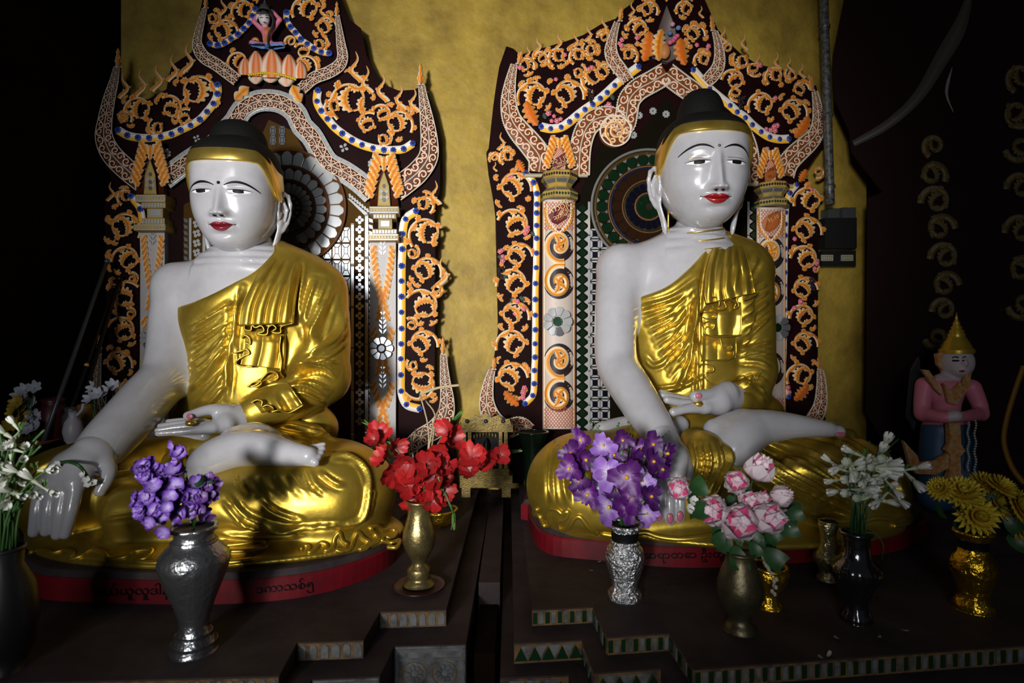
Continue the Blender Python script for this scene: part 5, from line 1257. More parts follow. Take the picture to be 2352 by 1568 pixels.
# left hand, palm up in the lap
hl = Body(W(1490, 970, 1.9)+[-.03, -.22, -.04], W(1730, 870, 1.9)+[.05, .16, .05], .0036)
chainpx(hl, [(1712, 905, 1.98, 34), (1680, 912, 1.92, 34), (1650, 920, 1.86, 30)], .02); chainpx(hl, [(1650, 928, 1.86, 24), (1615, 935, 1.82, 16)], .02)
chainpx(hl, [(1668, 900, 1.88, 26), (1635, 905, 1.84, 15), (1596, 910, 1.80, 13)], .012)
for p in ([(1620, 936, 1.82, 14), (1580, 938, 1.79, 11.5), (1546, 946, 1.77, 10)], [(1620, 930, 1.86, 13), (1570, 926, 1.84, 11), (1532, 918, 1.82, 9)], [(1620, 926, 1.89, 13), (1565, 918, 1.88, 10), (1522, 908, 1.87, 8.5)], [(1620, 924, 1.92, 12), (1565, 915, 1.92, 9), (1518, 902, 1.92, 8)]): chainpx(hl, p, .007)
Vl, Ql = hl.net(); body.add(Vl, Ql)
# feet and shin
ft = Body(W(1370, 1080, 1.9)+[-.05, -.3, -.02], W(1960, 930, 1.9)+[.06, .25, .05], .005)
chainpx(ft, [(1672, 1075, 1.70, 26), (1690, 1020, 1.74, 52), (1735, 985, 1.78, 44), (1800, 978, 1.79, 32), (1868, 982, 1.77, 22), (1905, 986, 1.76, 17)], .04)
chainpx(ft, [(1640, 985, 1.78, 24), (1700, 975, 1.79, 34)], .03)
for k, (x, y, r) in enumerate(((1928, 990, 14), (1921, 981, 9), (1915, 977, 8), (1908, 974, 7.5), (1899, 972, 7))): chainpx(ft, [(x-28, y-2, 1.765+.012*k, r), (x, y, 1.755+.014*k, r*.95)], .005)
chainpx(ft, [(1385, 992, 1.95, 24), (1440, 980, 1.96, 25), (1475, 985, 1.96, 22)], .02); chainpx(ft, [(1540, 985, 1.86, 26), (1560, 975, 1.88, 22)], .02)
Vf, Qf = ft.net(); body.add(Vf, Qf)
bo = body.build('body', M_skin, BR)
V, F = sphere(W(1602, 927, 1.80), (px2m(13, 1.8), px2m(13, 1.8), px2m(9, 1.8)), 16, 12); obj('gold_ball', mesh('gold_ball', V, [F]), M_band, BR)
nail(None, 1605, 909, 1.783, 8, 7, bo); nail(None, 1930, 998, 1.737, 13, 6, bo)
for x, y in ((1514, 1186), (1539, 1191), (1562, 1186)): nail(None, x, y, 1.549, 8, 13, bo)
for yy, rr in ((541, 50), (562, 50.5), (582, 54)):        # gold neck lines
    t = np.linspace(-.75, .75, 24); c = W(1605, yy, 2.095); r = px2m(rr+10.5, 2.1)+.0005
    P = np.stack([c[0]+r*np.sin(t), c[1]-r*np.cos(t), c[2]+.012*t-.004*np.cos(t)*0+.006*(t*t)], 1); V, F = tube(P, .0022, 6); obj('neck_line', mesh('neck_line', V, F), M_band, BR)
m = MB()
P = HR.w(np.array([[-(HR.am-.03)-.0+.10, .04+.05, z] for z in (.25, .15, .05, -.03)])); V, F = tube(P, .004, 6); obj('ear_gilding', mesh('ear_gilding', V, F), M_band, BR)
# robe over torso and left arm
R_ = Body(W(1430, 1000, 1.9)*[1, 0, 1]+[0, 1.62, -.10], W(1800, 520, 2.3)*[1, 0, 1]+[0, 2.42, .0], .0038)
R_.ell(W(1578, 720, 2.13), (.262, .173, .308), .06); R_.ell(W(1585, 870, 2.12), (.225, .17, .215), .06)
chainpx(R_, [(1430, 612, 2.11, 50), (1560, 605, 2.13, 65)], .06); chainpx(R_, [(1560, 605, 2.13, 65), (1712, 618, 2.14, 50)], .06); chainpx(R_, [(1640, 545, 2.13, 14), (1690, 590, 2.14, 40)], .06)
chainpx(R_, [(1714, 628, 2.14, 52), (1722, 740, 2.10, 50), (1722, 850, 2.05, 50)], .04); chainpx(R_, [(1722, 850, 2.05, 50), (1712, 910, 1.99, 44), (1690, 915, 1.94, 38)], .03)
chainpx(R_, [(1500, 950, 2.08, 50), (1740, 960, 2.06, 55)], .05)
Vr, Qr = R_.net(); Nr = vnormals(Vr, Qr); X = PJ(Vr)
neck = cr([(1380, 682), (1465, 681), (1530, 660), (1585, 615), (1622, 570), (1650, 530), (1660, 480)], 60)
yl = np.interp(X[:, 0], neck[:, 0], neck[:, 1]); sd = (X[:, 1]-yl)
sd = np.maximum(sd, (X[:, 0]-1630)*1.3)
Vr = Vr+Nr*(-.016+.024*ss(-7, 5, sd))[:, None]
fl = fan([(1606, 640), (1545, 680), (1470, 700)], [(1600, 700), (1590, 830), (1560, 905)], 12, 6.2, .0120)
fl += [([(1603, 650), (1602, 780), (1600, 915)], 5, .012), ([(1612, 700), (1612, 800), (1610, 915)], 4, .010), ([(1470, 690), (1530, 672), (1590, 630), (1630, 580)], 16, .004)]
fl += fan([(1640, 560), (1625, 620), (1622, 690)], [(1745, 590), (1718, 640), (1700, 690)], 7, 7, .011)
fl += fan([(1760, 640), (1735, 660), (1712, 690)], [(1768, 740), (1735, 770), (1705, 810)], 5, 6, .012)
fl += fan([(1770, 780), (1740, 790), (1700, 805)], [(1768, 850), (1740, 835), (1695, 832)], 5, 5, .011)
fl += fan([(1762, 870), (1735, 862), (1690, 880)], [(1755, 930), (1735, 905), (1712, 890)], 4, 5, .010)
fl += [([(1735, 640), (1715, 680), (1712, 740), (1700, 790)], 13, .012), ([(1480, 820), (1500, 840), (1530, 830)], 6, .006), ([(1490, 900), (1560, 890), (1620, 860)], 5, .008)]
Vr = lap(fold(Vr, Nr, fl), Qr, 2, .5); rob = obj('robe', mesh('robe', Vr, [Qr]), M_gold, BR); hitR = hitter(Vr, Qr)
V, F = drape(hitR, [(1640, 560), (1622, 620), (1618, 670), (1622, 698)], [(1705, 560), (1722, 610), (1730, 650), (1735, 672)], 0, 0, .026, 5, .013); obj('shawl', mesh('shawl', V, F), M_gold, BR)
V, F = drape(hitR, [(1625, 690), (1612, 730), (1622, 770)], [(1702, 690), (1704, 740), (1702, 770)], 0, 0, .018, 2.5, .008); obj('shawl', mesh('shawl', V, F), M_gold, BR)
V, F = drape(hitR, [(1612, 765), (1608, 800), (1614, 830)], [(1690, 765), (1692, 800), (1690, 822)], 0, 0, .012, 2, .006); obj('shawl', mesh('shawl', V, F), M_gold, BR)
for pth in ([(1632, 688), (1640, 682), (1650, 688), (1652, 700), (1644, 708), (1636, 702), (1652, 712), (1668, 706), (1664, 692), (1676, 688), (1690, 696), (1686, 708), (1697, 702), (1692, 686), (1702, 678), (1712, 688), (1735, 678), (1742, 668)],
            [(1604, 722), (1612, 716), (1640, 718), (1644, 730), (1624, 732), (1614, 728)], [(1616, 742), (1630, 738), (1642, 744), (1636, 756), (1624, 750), (1618, 764), (1640, 772), (1680, 772), (1702, 768)],
            [(1655, 778), (1660, 800), (1674, 806), (1682, 796), (1674, 790), (1666, 798)], [(1610, 828), (1640, 826), (1670, 826), (1684, 818), (1686, 806)], [(1604, 844), (1614, 836), (1636, 840), (1638, 852), (1622, 856)],
            [(1618, 866), (1630, 880), (1655, 884), (1680, 876), (1700, 862), (1716, 868), (1722, 880), (1730, 860), (1738, 870), (1748, 852)]):
    V, F = ribbon(pth, hitR, .006, .030, 3.2); obj('hem', mesh('hem', V, F), M_gold, BR)
# gold lap
Lp = Body((.02, 1.28, ALT+.045), (1.28, 2.28, 1.46), .0050)
Lp.ell(W(1345, 1115, 1.78), (.185, .20, .165), .07); Lp.ell(W(1925, 1115, 1.80), (.185, .21, .150), .07)
chainpx(Lp, [(1600, 1010, 2.02, 75), (1780, 1050, 1.92, 78), (1930, 1100, 1.82, 80)], .06); chainpx(Lp, [(1560, 1010, 2.02, 70), (1420, 1060, 1.90, 75), (1345, 1100, 1.80, 80)], .06)
chainpx(Lp, [(1930, 1140, 1.74, 75), (1760, 1140, 1.66, 75), (1600, 1150, 1.64, 62), (1420, 1150, 1.66, 70)], .06)
chainpx(Lp, [(1590, 1010, 1.76, 28), (1622, 1050, 1.69, 52), (1615, 1110, 1.66, 45)], .03)
Lp.ell((.69, 1.80, ALT+.080), (.50, .31, .040), .05)

V_, Q_ = Lp.net(); N_ = vnormals(V_, Q_)
fl = fan([(1700, 1050), (1800, 1120), (1960, 1190)], [(1765, 1002), (1880, 1040), (1990, 1110)], 7, 5.5, .013)
fl += fan([(1690, 1070), (1740, 1120), (1850, 1180)], [(1685, 1100), (1750, 1160), (1900, 1210)], 4, 5, .011)
fl += fan([(1800, 990), (1900, 1010), (1990, 1060)], [(1930, 1000), (2000, 1010), (2060, 1050)], 4, 5, .012)
fl += fan([(1590, 1020), (1600, 1060), (1590, 1110)], [(1672, 1020), (1678, 1070), (1648, 1140)], 6, 5, .013)
fl += fan([(1275, 1010), (1262, 1080), (1262, 1150)], [(1345, 1000), (1305, 1080), (1312, 1160)], 5, 6, .013)
fl += fan([(1390, 1020), (1350, 1090), (1360, 1170)], [(1500, 1040), (1460, 1110), (1440, 1180)], 5, 6, .011)
fl += [([(1720, 1180), (1820, 1175), (1950, 1190)], 6, .010), ([(2070, 1060), (2062, 1110), (2080, 1150)], 5, .010), ([(2030, 1150), (2060, 1165), (2090, 1160)], 5, .010)]
V_ = lap(fold(V_, N_, fl), Q_, 2, .5); lap_o = obj('lap_robe', mesh('lap_robe', V_, [Q_]), M_gold, BR); hitLR = hitter(V_, Q_)
zt = ALT+.083
for pth in ([(1235, 1168), (1225, 1178), (1240, 1185), (1248, 1205), (1262, 1205), (1260, 1185), (1262, 1168), (1280, 1170), (1292, 1180), (1304, 1172), (1300, 1190), (1282, 1198), (1285, 1214), (1305, 1212), (1318, 1192), (1332, 1186), (1352, 1210), (1372, 1225)],
            [(1380, 1225), (1430, 1232), (1480, 1222), (1510, 1232), (1560, 1238), (1610, 1234), (1660, 1222)], [(1900, 1215), (1960, 1205), (2010, 1190), (2050, 1192), (2075, 1180), (2095, 1188), (2085, 1200), (2050, 1208)]):
    V, F = hem_on(hitLR, pth, zt, .0075); obj('hem', mesh('hem', V, F), M_gold, BR)
oR = [tuple(A(x, y)[:2]) for x, y in ((1212, 1195), (1222, 1235), (1262, 1272), (1390, 1288), (1560, 1303), (1750, 1298), (1950, 1282), (2070, 1262), (2128, 1228))]+[(1.40, 2.0), (1.30, 2.3), (.75, 2.36), (.15, 2.28), (.035, 2.0)]
bs = base_slab(BR, oR)
def slab_map(px, py, off):
    px = np.asarray(px, float); P = cr(oR+[oR[0]], 120); P2 = PJ(np.c_[P, np.full(len(P), ALT)]); fr = P2[:, 1] > 1225
    Pf = P[fr][np.argsort(P2[fr][:, 0])]; pf = np.sort(P2[fr][:, 0]); x = np.interp(px, pf, Pf[:, 0]); y = np.interp(px, pf, Pf[:, 1])
    return np.stack([x, y-np.asarray(off), CZ-(np.asarray(py)-CYP)/FPX*y], -1)
lettering(bs, 'ဆရာတော ဦးထွေး', 1585, 1274, 22, -.02, slab_map, .002, M_black, .0015, 1.25)
# ------------------------------------------------------------------ left statue
BL = thing('buddha_statue', 'white faced seated Buddha statue in gold robe with low black bun, left of the pair', 'statue', (-.85, 1.8, ALT))
body = MB()
HL = Head(W(546, 577, 1.93), .278, math.radians(4.0), math.radians(4.5), am=.475, bm=.51, bb=.52, eye=.643, brow=.690, nose=.375, mouth=.257, nx=2.5, band=(1.0, 1.255), us=(.340, 1.25, .335), hu=.72)
build_head(HL, BL, body, False, M_black, .88, mat('dark_red_lips', (.17, .010, .020), .25, coat=.4))
B = Body(W(60, 1060, 1.5)*[1, 0, 1]+[0, 1.38, -.02], W(830, 560, 2.1)*[1, 0, 1]+[0, 2.30, .02], .0062)
chainpx(B, [(560, 545, 1.99, 56), (563, 600, 2.0, 58), (565, 640, 2.0, 78)], .03)
for yy, rr in ((580, 63), (596, 64), (612, 69)): B.ell(W(562, yy, 1.985), (px2m(rr, 1.99), px2m(rr*.98, 1.99), .014), .012)
B.ell(W(590, 760, 2.0), (.275, .165, .30), .06); B.ell(W(580, 880, 1.98), (.22, .16, .19), .06)
chainpx(B, [(412, 655, 1.97, 46), (540, 645, 2.0, 62)], .06); chainpx(B, [(540, 645, 2.0, 62), (720, 660, 2.01, 50)], .06)
chainpx(B, [(408, 662, 1.97, 50), (396, 740, 1.94, 49), (390, 815, 1.89, 50), (376, 868, 1.845, 52), (340, 912, 1.765, 55), (298, 960, 1.675, 56), (250, 1010, 1.59, 54), (205, 1062, 1.52, 48)], .05)
Vs, Qs = B.net(); body.add(Vs, Qs)
hd = Body(W(50, 1260, 1.45)+[-.02, -.12, -.0], W(280, 1010, 1.5)+[.03, .12, .03], .0036)
chainpx(hd, [(215, 1045, 1.53, 47), (180, 1078, 1.50, 45)], .02); chainpx(hd, [(190, 1068, 1.49, 30), (172, 1108, 1.46, 25)], .02); chainpx(hd, [(165, 1070, 1.49, 32), (128, 1110, 1.46, 25)], .025); chainpx(hd, [(150, 1075, 1.50, 30), (100, 1115, 1.475, 22)], .025)
for a, b, c in (((176, 1108), (164, 1170), (150, 1226)), ((149, 1112), (138, 1172), (131, 1228)), ((122, 1116), (112, 1170), (106, 1220)), ((97, 1116), (86, 1170), (78, 1222))):
    chainpx(hd, [(*a, 1.455, 16), (*b, 1.435, 14.5), (*c, 1.43, 12)], .007)
chainpx(hd, [(232, 1052, 1.53, 26), (250, 1085, 1.50, 16), (230, 1128, 1.48, 12.5)], .012)
Vh, Qh = hd.net(); body.add(Vh, Qh)
hl = Body(W(340, 1020, 1.75)+[-.02, -.14, -.02], W(600, 910, 1.8)+[.03, .12, .03], .0034)
chainpx(hl, [(590, 952, 1.80, 33), (550, 958, 1.76, 32), (515, 966, 1.72, 26)], .02); chainpx(hl, [(520, 975, 1.70, 18), (480, 982, 1.67, 13)], .02)
chainpx(hl, [(520, 945, 1.73, 18), (480, 941, 1.70, 12), (432, 955, 1.67, 10.5)], .01)
for p in ([(490, 982, 1.67, 12), (430, 990, 1.64, 9), (364, 995, 1.62, 7.5)], [(490, 978, 1.70, 12), (420, 980, 1.68, 8), (362, 988, 1.66, 6.5)], [(480, 974, 1.72, 11), (420, 972, 1.71, 7.5), (366, 978, 1.70, 6)], [(470, 970, 1.74, 10), (420, 966, 1.74, 7), (382, 968, 1.74, 5.5)]): chainpx(hl, p, .006)
Vl, Ql = hl.net(); body.add(Vl, Ql)
ft = Body(W(300, 1120, 1.6)+[-.05, -.24, -.03], W(780, 940, 1.7)+[.05, .25, .03], .005)
chainpx(ft, [(455, 1095, 1.56, 28), (480, 1060, 1.56, 42), (545, 1032, 1.56, 42), (610, 1032, 1.54, 38), (670, 1042, 1.50, 29), (708, 1047, 1.475, 22)], .04)
chainpx(ft, [(540, 1010, 1.63, 32), (590, 1002, 1.63, 32), (650, 1022, 1.58, 23)], .04)
for x, y, r, k in ((744, 1021, 7, 4), (742, 1031, 7.5, 3), (737, 1041, 8, 2), (731, 1051, 9, 1), (724, 1062, 11, 0)): chainpx(ft, [(x-30, y+(1042-y)*.3, 1.48+.010*k, r), (x, y, 1.465+.012*k, r*.95)], .004)
chainpx(ft, [(330, 1012, 1.80, 13), (400, 1008, 1.80, 16), (470, 1000, 1.8, 18)], .02)
Vf, Qf = ft.net(); body.add(Vf, Qf)
bo = body.build('body', M_skin, BL)
V, F = sphere(W(438, 971, 1.66), (px2m(12, 1.66), px2m(12, 1.66), px2m(8, 1.66)), 16, 12); obj('gold_ball', mesh('gold_ball', V, [F]), M_band, BL)
nail(None, 436, 956, 1.656, 8.5, 6.5, bo)
R_ = Body(W(390, 990, 1.9)*[1, 0, 1]+[0, 1.58, -.08], W(840, 560, 2.1)*[1, 0, 1]+[0, 2.30, .0], .0038)
R_.ell(W(592, 760, 2.0), (.282, .173, .308), .06); R_.ell(W(582, 885, 1.98), (.228, .168, .205), .06)
chainpx(R_, [(412, 655, 1.97, 50), (540, 645, 2.0, 66)], .06); chainpx(R_, [(540, 645, 2.0, 66), (722, 662, 2.01, 54)], .06); chainpx(R_, [(640, 580, 2.02, 14), (690, 630, 2.03, 44)], .06)
chainpx(R_, [(732, 672, 2.0, 58), (742, 770, 1.96, 56), (738, 865, 1.90, 56)], .04); chainpx(R_, [(738, 865, 1.90, 56), (690, 905, 1.84, 48), (618, 932, 1.80, 40), (590, 945, 1.79, 38)], .03)
chainpx(R_, [(450, 965, 1.95, 45), (720, 985, 1.93, 50)], .05)
Vr, Qr = R_.net(); Nr = vnormals(Vr, Qr); X = PJ(Vr)
neck = cr([(340, 712), (425, 700), (480, 680), (530, 655), (575, 630), (610, 600), (640, 560), (650, 500)], 60)
sd = X[:, 1]-np.interp(X[:, 0], neck[:, 0], neck[:, 1]); sd = np.maximum(sd, (X[:, 0]-628)*1.3)
Vr = Vr+Nr*(-.016+.024*ss(-7, 5, sd))[:, None]
fl = fan([(538, 690), (500, 715), (440, 750)], [(526, 800), (480, 860), (432, 905)], 9, 6.5, .013)
fl += fan([(526, 820), (500, 870), (445, 930)], [(520, 890), (500, 915), (480, 935)], 4, 5, .010)
fl += [([(560, 660), (542, 740), (526, 840), (521, 915)], 7, .014), ([(432, 705), (480, 690), (530, 665), (580, 635)], 18, .004), ([(552, 670), (545, 760), (540, 850)], 5, .008)]
fl += fan([(715, 640), (700, 690), (690, 740)], [(775, 655), (745, 720), (712, 790)], 5, 7, .013)
fl += fan([(790, 700), (765, 770), (712, 815)], [(795, 790), (760, 820), (690, 838)], 5, 6, .013)
fl += fan([(778, 826), (730, 832), (672, 862)], [(772, 870), (740, 850), (690, 850)], 4, 5.5, .012)
fl += fan([(760, 890), (710, 875), (650, 890)], [(740, 930), (690, 905), (640, 910)], 3, 6, .010)
fl += [([(745, 690), (725, 750), (715, 790)], 14, .010), ([(690, 600), (676, 680), (676, 740)], 8, -.012)]
Vr = lap(fold(Vr, Nr, fl), Qr, 2, .5); obj('robe', mesh('robe', Vr, [Qr]), M_gold, BL); hitL = hitter(Vr, Qr)
V, F = drape(hitL, [(622, 585), (585, 640), (556, 700), (548, 748)], [(696, 598), (684, 650), (676, 700), (672, 742)], 0, 0, .030, 4, .014); obj('shawl', mesh('shawl', V, F), M_gold, BL)
V, F = drape(hitL, [(560, 745), (562, 790), (552, 838)], [(652, 745), (654, 800), (650, 848)], 0, 0, .018, 2.2, .009); obj('shawl', mesh('shawl', V, F), M_gold, BL)
V, F = drape(hitL, [(612, 840), (610, 860), (575, 880)], [(656, 840), (652, 862), (640, 872)], 0, 0, .012, 1.5, .006); obj('shawl', mesh('shawl', V, F), M_gold, BL)
for pth in ([(550, 748), (560, 744), (562, 756), (576, 758), (578, 746), (586, 752), (600, 748), (606, 760), (590, 766), (612, 768), (616, 752), (626, 746), (634, 754), (624, 762), (644, 764), (646, 750), (672, 742)],
            [(554, 776), (562, 770), (572, 776), (574, 790), (562, 786)], [(536, 810), (552, 806), (566, 802), (572, 812), (558, 818), (542, 830), (546, 838), (562, 842), (580, 842)], [(645, 770), (642, 800), (646, 830), (644, 855), (652, 866)],
            [(568, 888), (580, 878), (595, 874), (600, 880), (588, 888), (574, 888), (590, 882), (604, 866), (618, 854), (634, 856), (638, 868), (630, 876)]):
    V, F = ribbon(pth, hitL, .006, .030, 3.4); obj('hem', mesh('hem', V, F), M_gold, BL)
# flared cuff of the sleeve
P0 = cr([(568, 906), (600, 890), (640, 878), (662, 880)], 30); P1 = cr([(600, 948), (630, 940), (668, 944), (696, 930)], 30); rows = []
for j in range(10):
    t = j/9; Q = P0+(P1-P0)*t; d = np.array([(hitL(*p) or 1.76) for p in Q]); d = np.convolve(np.pad(d, 5, mode='edge'), np.ones(11)/11, 'valid')
    d = d-.012-.030*t-.010*np.sin(np.linspace(0, 1, 30)*pi*5)*t
    rows.append(np.stack([(Q[:, 0]-CXP)/FPX*d, d, CZ-(Q[:, 1]-CYP)/FPX*d], 1))
V = np.concatenate(rows); n = len(V); Fg = grid_faces(10, 30); ring = list(range(30))+[j*30+29 for j in range(1, 10)]+[270+i for i in range(28, -1, -1)]+[j*30 for j in range(8, 0, -1)]
obj('cuff', mesh('cuff', np.concatenate([V, V+[0, .010, -.002]]), [Fg, Fg[:, ::-1]+n, np.array([[a, b, b+n, a+n] for a, b in zip(ring, ring[1:]+ring[:1])])]), M_gold, BL)
for pth in ([(575, 925), (590, 918), (602, 922), (600, 934), (614, 930), (628, 938), (622, 946), (640, 942), (660, 948), (676, 942), (696, 930)],):
    V, F = ribbon(pth, hitL, .030, .022, 3.2); obj('hem', mesh('hem', V, F), M_gold, BL)
Lp = Body((-1.46, 1.16, ALT+.045), (-.30, 2.12, 1.50), .0050)
Lp.ell(W(765, 1128, 1.64), (.180, .17, .145), .07); Lp.ell(W(215, 1115, 1.66), (.21, .20, .130), .07)
chainpx(Lp, [(590, 1010, 1.90, 70), (680, 1050, 1.80, 72), (760, 1100, 1.70, 76)], .06); chainpx(Lp, [(560, 1010, 1.90, 60), (400, 1060, 1.80, 62), (240, 1095, 1.70, 66)], .06)
chainpx(Lp, [(770, 1155, 1.56, 78), (640, 1155, 1.52, 70), (480, 1165, 1.50, 62), (300, 1175, 1.50, 58)], .06)
chainpx(Lp, [(640, 985, 1.85, 24), (720, 1000, 1.80, 26)], .03); chainpx(Lp, [(400, 1060, 1.66, 26), (405, 1110, 1.60, 30)], .03)
chainpx(Lp, [(450, 1125, 1.58, 42), (600, 1100, 1.57, 46), (740, 1095, 1.56, 44)], .05)
Lp.ell((-.83, 1.63, ALT+.078), (.52, .265, .038), .05)
V_, Q_ = Lp.net(); N_ = vnormals(V_, Q_)
fl = [([(748, 1050), (800, 1050), (838, 1080), (845, 1130), (830, 1190), (785, 1210)], 6, .012), ([(760, 1058), (805, 1062), (830, 1090), (838, 1130)], 4, .007), ([(560, 1200), (640, 1215), (700, 1210), (785, 1205)], 5, .012), ([(520, 1130), (560, 1180), (620, 1205), (700, 1222)], 6, .012), ([(515, 1155), (560, 1200), (610, 1215)], 6, .011)]
fl += fan([(545, 1090), (552, 1115), (570, 1140)], [(720, 1080), (740, 1110), (770, 1130)], 5, 11, .0035)
fl += [([(545, 1085), (548, 1110), (568, 1138)], 4, -.010), ([(700, 1080), (715, 1115), (742, 1138)], 4, -.010), ([(605, 1148), (640, 1175), (700, 1195)], 5, -.010), ([(735, 1085), (770, 1110), (790, 1115)], 6, .010), ([(850, 1160), (858, 1130), (850, 1180)], 4, .008)]
fl += [([(600, 985), (680, 1005), (745, 1020)], 4, .008), ([(640, 975), (700, 985), (770, 1008)], 4, .008), ([(395, 1030), (385, 1080), (400, 1130)], 5, .012), ([(420, 1030), (410, 1080), (412, 1130)], 5, .012), ([(60, 1090), (160, 1050), (300, 1030)], 6, .009), ([(60, 1140), (160, 1110), (300, 1080)], 6, .008), ([(230, 1195), (320, 1180), (420, 1150)], 5, .009), ([(500, 1225), (600, 1232), (690, 1228)], 6, .008), ([(510, 1270), (580, 1262), (615, 1245)], 6, .007)]
V_ = lap(fold(V_, N_, fl), Q_, 2, .5); obj('lap_robe', mesh('lap_robe', V_, [Q_]), M_gold, BL); hitLL = hitter(V_, Q_)
zt = ALT+.085
for pth in ([(690, 1262), (700, 1252), (712, 1256), (708, 1268), (724, 1262), (736, 1246), (752, 1252), (746, 1264), (764, 1258), (768, 1236), (780, 1222), (786, 1242), (798, 1250), (788, 1266), (772, 1262), (802, 1262), (812, 1240), (822, 1222), (834, 1236), (848, 1246), (842, 1258), (826, 1262), (856, 1248), (870, 1240), (858, 1222), (850, 1212), (866, 1208), (880, 1218), (898, 1214), (912, 1222), (900, 1236), (884, 1230), (876, 1240), (900, 1246), (918, 1240), (912, 1256), (890, 1256)],
            [(520, 1252), (560, 1248), (600, 1242), (614, 1248), (606, 1258), (570, 1264), (530, 1266)],
            [(70, 1268), (100, 1262), (120, 1270), (150, 1262), (170, 1272), (160, 1284), (190, 1276), (210, 1262), (240, 1270), (250, 1284), (290, 1278), (310, 1266), (350, 1262), (340, 1280), (310, 1288), (360, 1292), (400, 1280), (430, 1284)], [(500, 1292), (540, 1290), (580, 1284)]):
    V, F = hem_on(hitLL, pth, zt, .0062); obj('hem', mesh('hem', V, F), M_gold, BL)
oL = [tuple(A(x, y)[:2]) for x, y in ((40, 1340), (90, 1374), (250, 1384), (450, 1388), (600, 1382), (720, 1366), (830, 1334), (905, 1292), (928, 1240))]+[(-.32, 1.9), (-.42, 2.12), (-.8, 2.18), (-1.30, 2.0), (-1.36, 1.8), (-1.32, 1.6)]
bs = base_slab(BL, oL)
def slab_mapL(px, py, off):
    px = np.asarray(px, float); P = cr(oL+[oL[0]], 120); P2 = PJ(np.c_[P, np.full(len(P), ALT)]); fr = P2[:, 1] > 1290
    Pf = P[fr][np.argsort(P2[fr][:, 0])]; pf = np.sort(P2[fr][:, 0]); x = np.interp(px, pf, Pf[:, 0]); y = np.interp(px, pf, Pf[:, 1])
    return np.stack([x, y-np.asarray(off), CZ-(np.asarray(py)-CYP)/FPX*y], -1)
lettering(bs, 'ဝယ်ယူလှူဒါန်း', 310, 1357, 26, -.01, slab_mapL, .002, M_black, .0015, 1.2)
lettering(bs, 'ဒကာသစ်၅', 655, 1348, 24, -.10, slab_mapL, .002, M_black, .0015, 1.2)
# ================================================================== vases, flowers and small things
def zrot(d):
    d = Vector([float(v) for v in d]).normalized(); return d.to_track_quat('Z', 'Y').to_matrix().to_4x4()
def place(P, d, s=1., spin=None):
    return Matrix.Translation([float(v) for v in P]) @ zrot(d) @ Matrix.Rotation(rnd.uniform(0, 6.28) if spin is None else spin, 4, 'Z') @ Matrix.Scale(s, 4)
def petal(L, Wd, c0, c1, cup=.3, lift=.6, tip=.5, nu=7, nv=5, wav=0., base=.05, fade=1.1):
    """petal along +x opening upward; c0 at the base, c1 at the tip"""
    u = np.linspace(0, 1, nu)[:, None]; v = np.linspace(-1, 1, nv)[None]
    w = Wd*np.sin(pi*np.clip(u*(1-tip*.25)+.06, 0, 1))**.8
    x = base*L+L*u+0*v; y = w*v; z = lift*L*u**1.5-cup*L*u*(1-u)*1.2+cup*Wd*v*v*u*1.6+wav*np.sin(v*4+u*5)*L*u
    C = lerp(np.array(c0), np.array(c1), np.clip(u*fade+0*v, 0, 1))
    return np.stack([x, y, z+0*v], -1).reshape(-1, 3), grid_faces(nu, nv), C.reshape(-1, 3)
def spin(V, a, tilt=0.):
    c, s = math.cos(a), math.sin(a); ct, st = math.cos(tilt), math.sin(tilt)
    V = np.stack([V[:, 0]*ct-V[:, 2]*st, V[:, 1], V[:, 0]*st+V[:, 2]*ct], 1)
    return np.stack([V[:, 0]*c-V[:, 1]*s, V[:, 0]*s+V[:, 1]*c, V[:, 2]], 1)
def blossom(name, n, L, Wd, c0, c1, cup=.2, lift=.35, tilt=0., centre=None, cr_=.15, wav=0., alt=1., tip=.5, fade=1.1):
    m = MB()
    for k in range(n):
        f = alt if k % 2 else 1.
        V, F, C = petal(L*f, Wd*f, c0, c1, cup, lift, tip, wav=wav, fade=fade); m.add(spin(V, k*2*pi/n+.1*rnd.uniform(-1, 1), tilt), F, C*rnd.uniform(.85, 1.1))
    if centre is not None: V, F = sphere((0, 0, L*.10), (L*cr_, L*cr_, L*cr_*1.3), 8, 6); m.add(V, F, centre)
    return m.me(name)
def leaf3(name, L, Wd, col):
    m = MB(); V, F, C = petal(L, Wd, np.array(col)*.7, col, .25, .12, 1.6, 9, 5, base=0); m.add(V, F, C); return m.me(name)
def vase(name, label, px, py, prof, m, k=44, fl=None, extra=None, group=None, cat='vase'):
    p = A(px, py); t = thing(name, label, cat, p, group)
    V, F = lathe(prof, p, k, fl); b = obj('vase_body', mesh('vase_body', V, F[:2]), m, t)
    r, z = prof[-1]; V, F = lathe([(r*.86, z-.0005), (r*.80, z-.03), (r*.70, z-.05)], p, k); obj('vase_mouth', mesh('vase_mouth', V, F), M_black, t)
    V, F = lathe([(r*.84, z-.004), (r*1.06, z-.003), (r*1.09, z), (r*1.05, z+.004), (r*.9, z+.003)], p, k, (lambda a, zz: 1+.03*np.cos(a*8)) if 'silver' in label else None); obj('vase_rim', mesh('vase_rim', V, F[:1]), m, t)
    for nm, pr in (extra or []):
        V, F = lathe(pr, p, k); obj(nm, mesh(nm, V, F), m, t)
    return t, p+np.array([0, 0, prof[-1][1]])
def stem_obj(par, P, r=.002, m=None, name='stem', k=6):
    V, F = tube(cr(P, 14) if len(P) > 2 else np.array(P), r, k); return obj(name, mesh(name, V, F), m or M_stem, par)
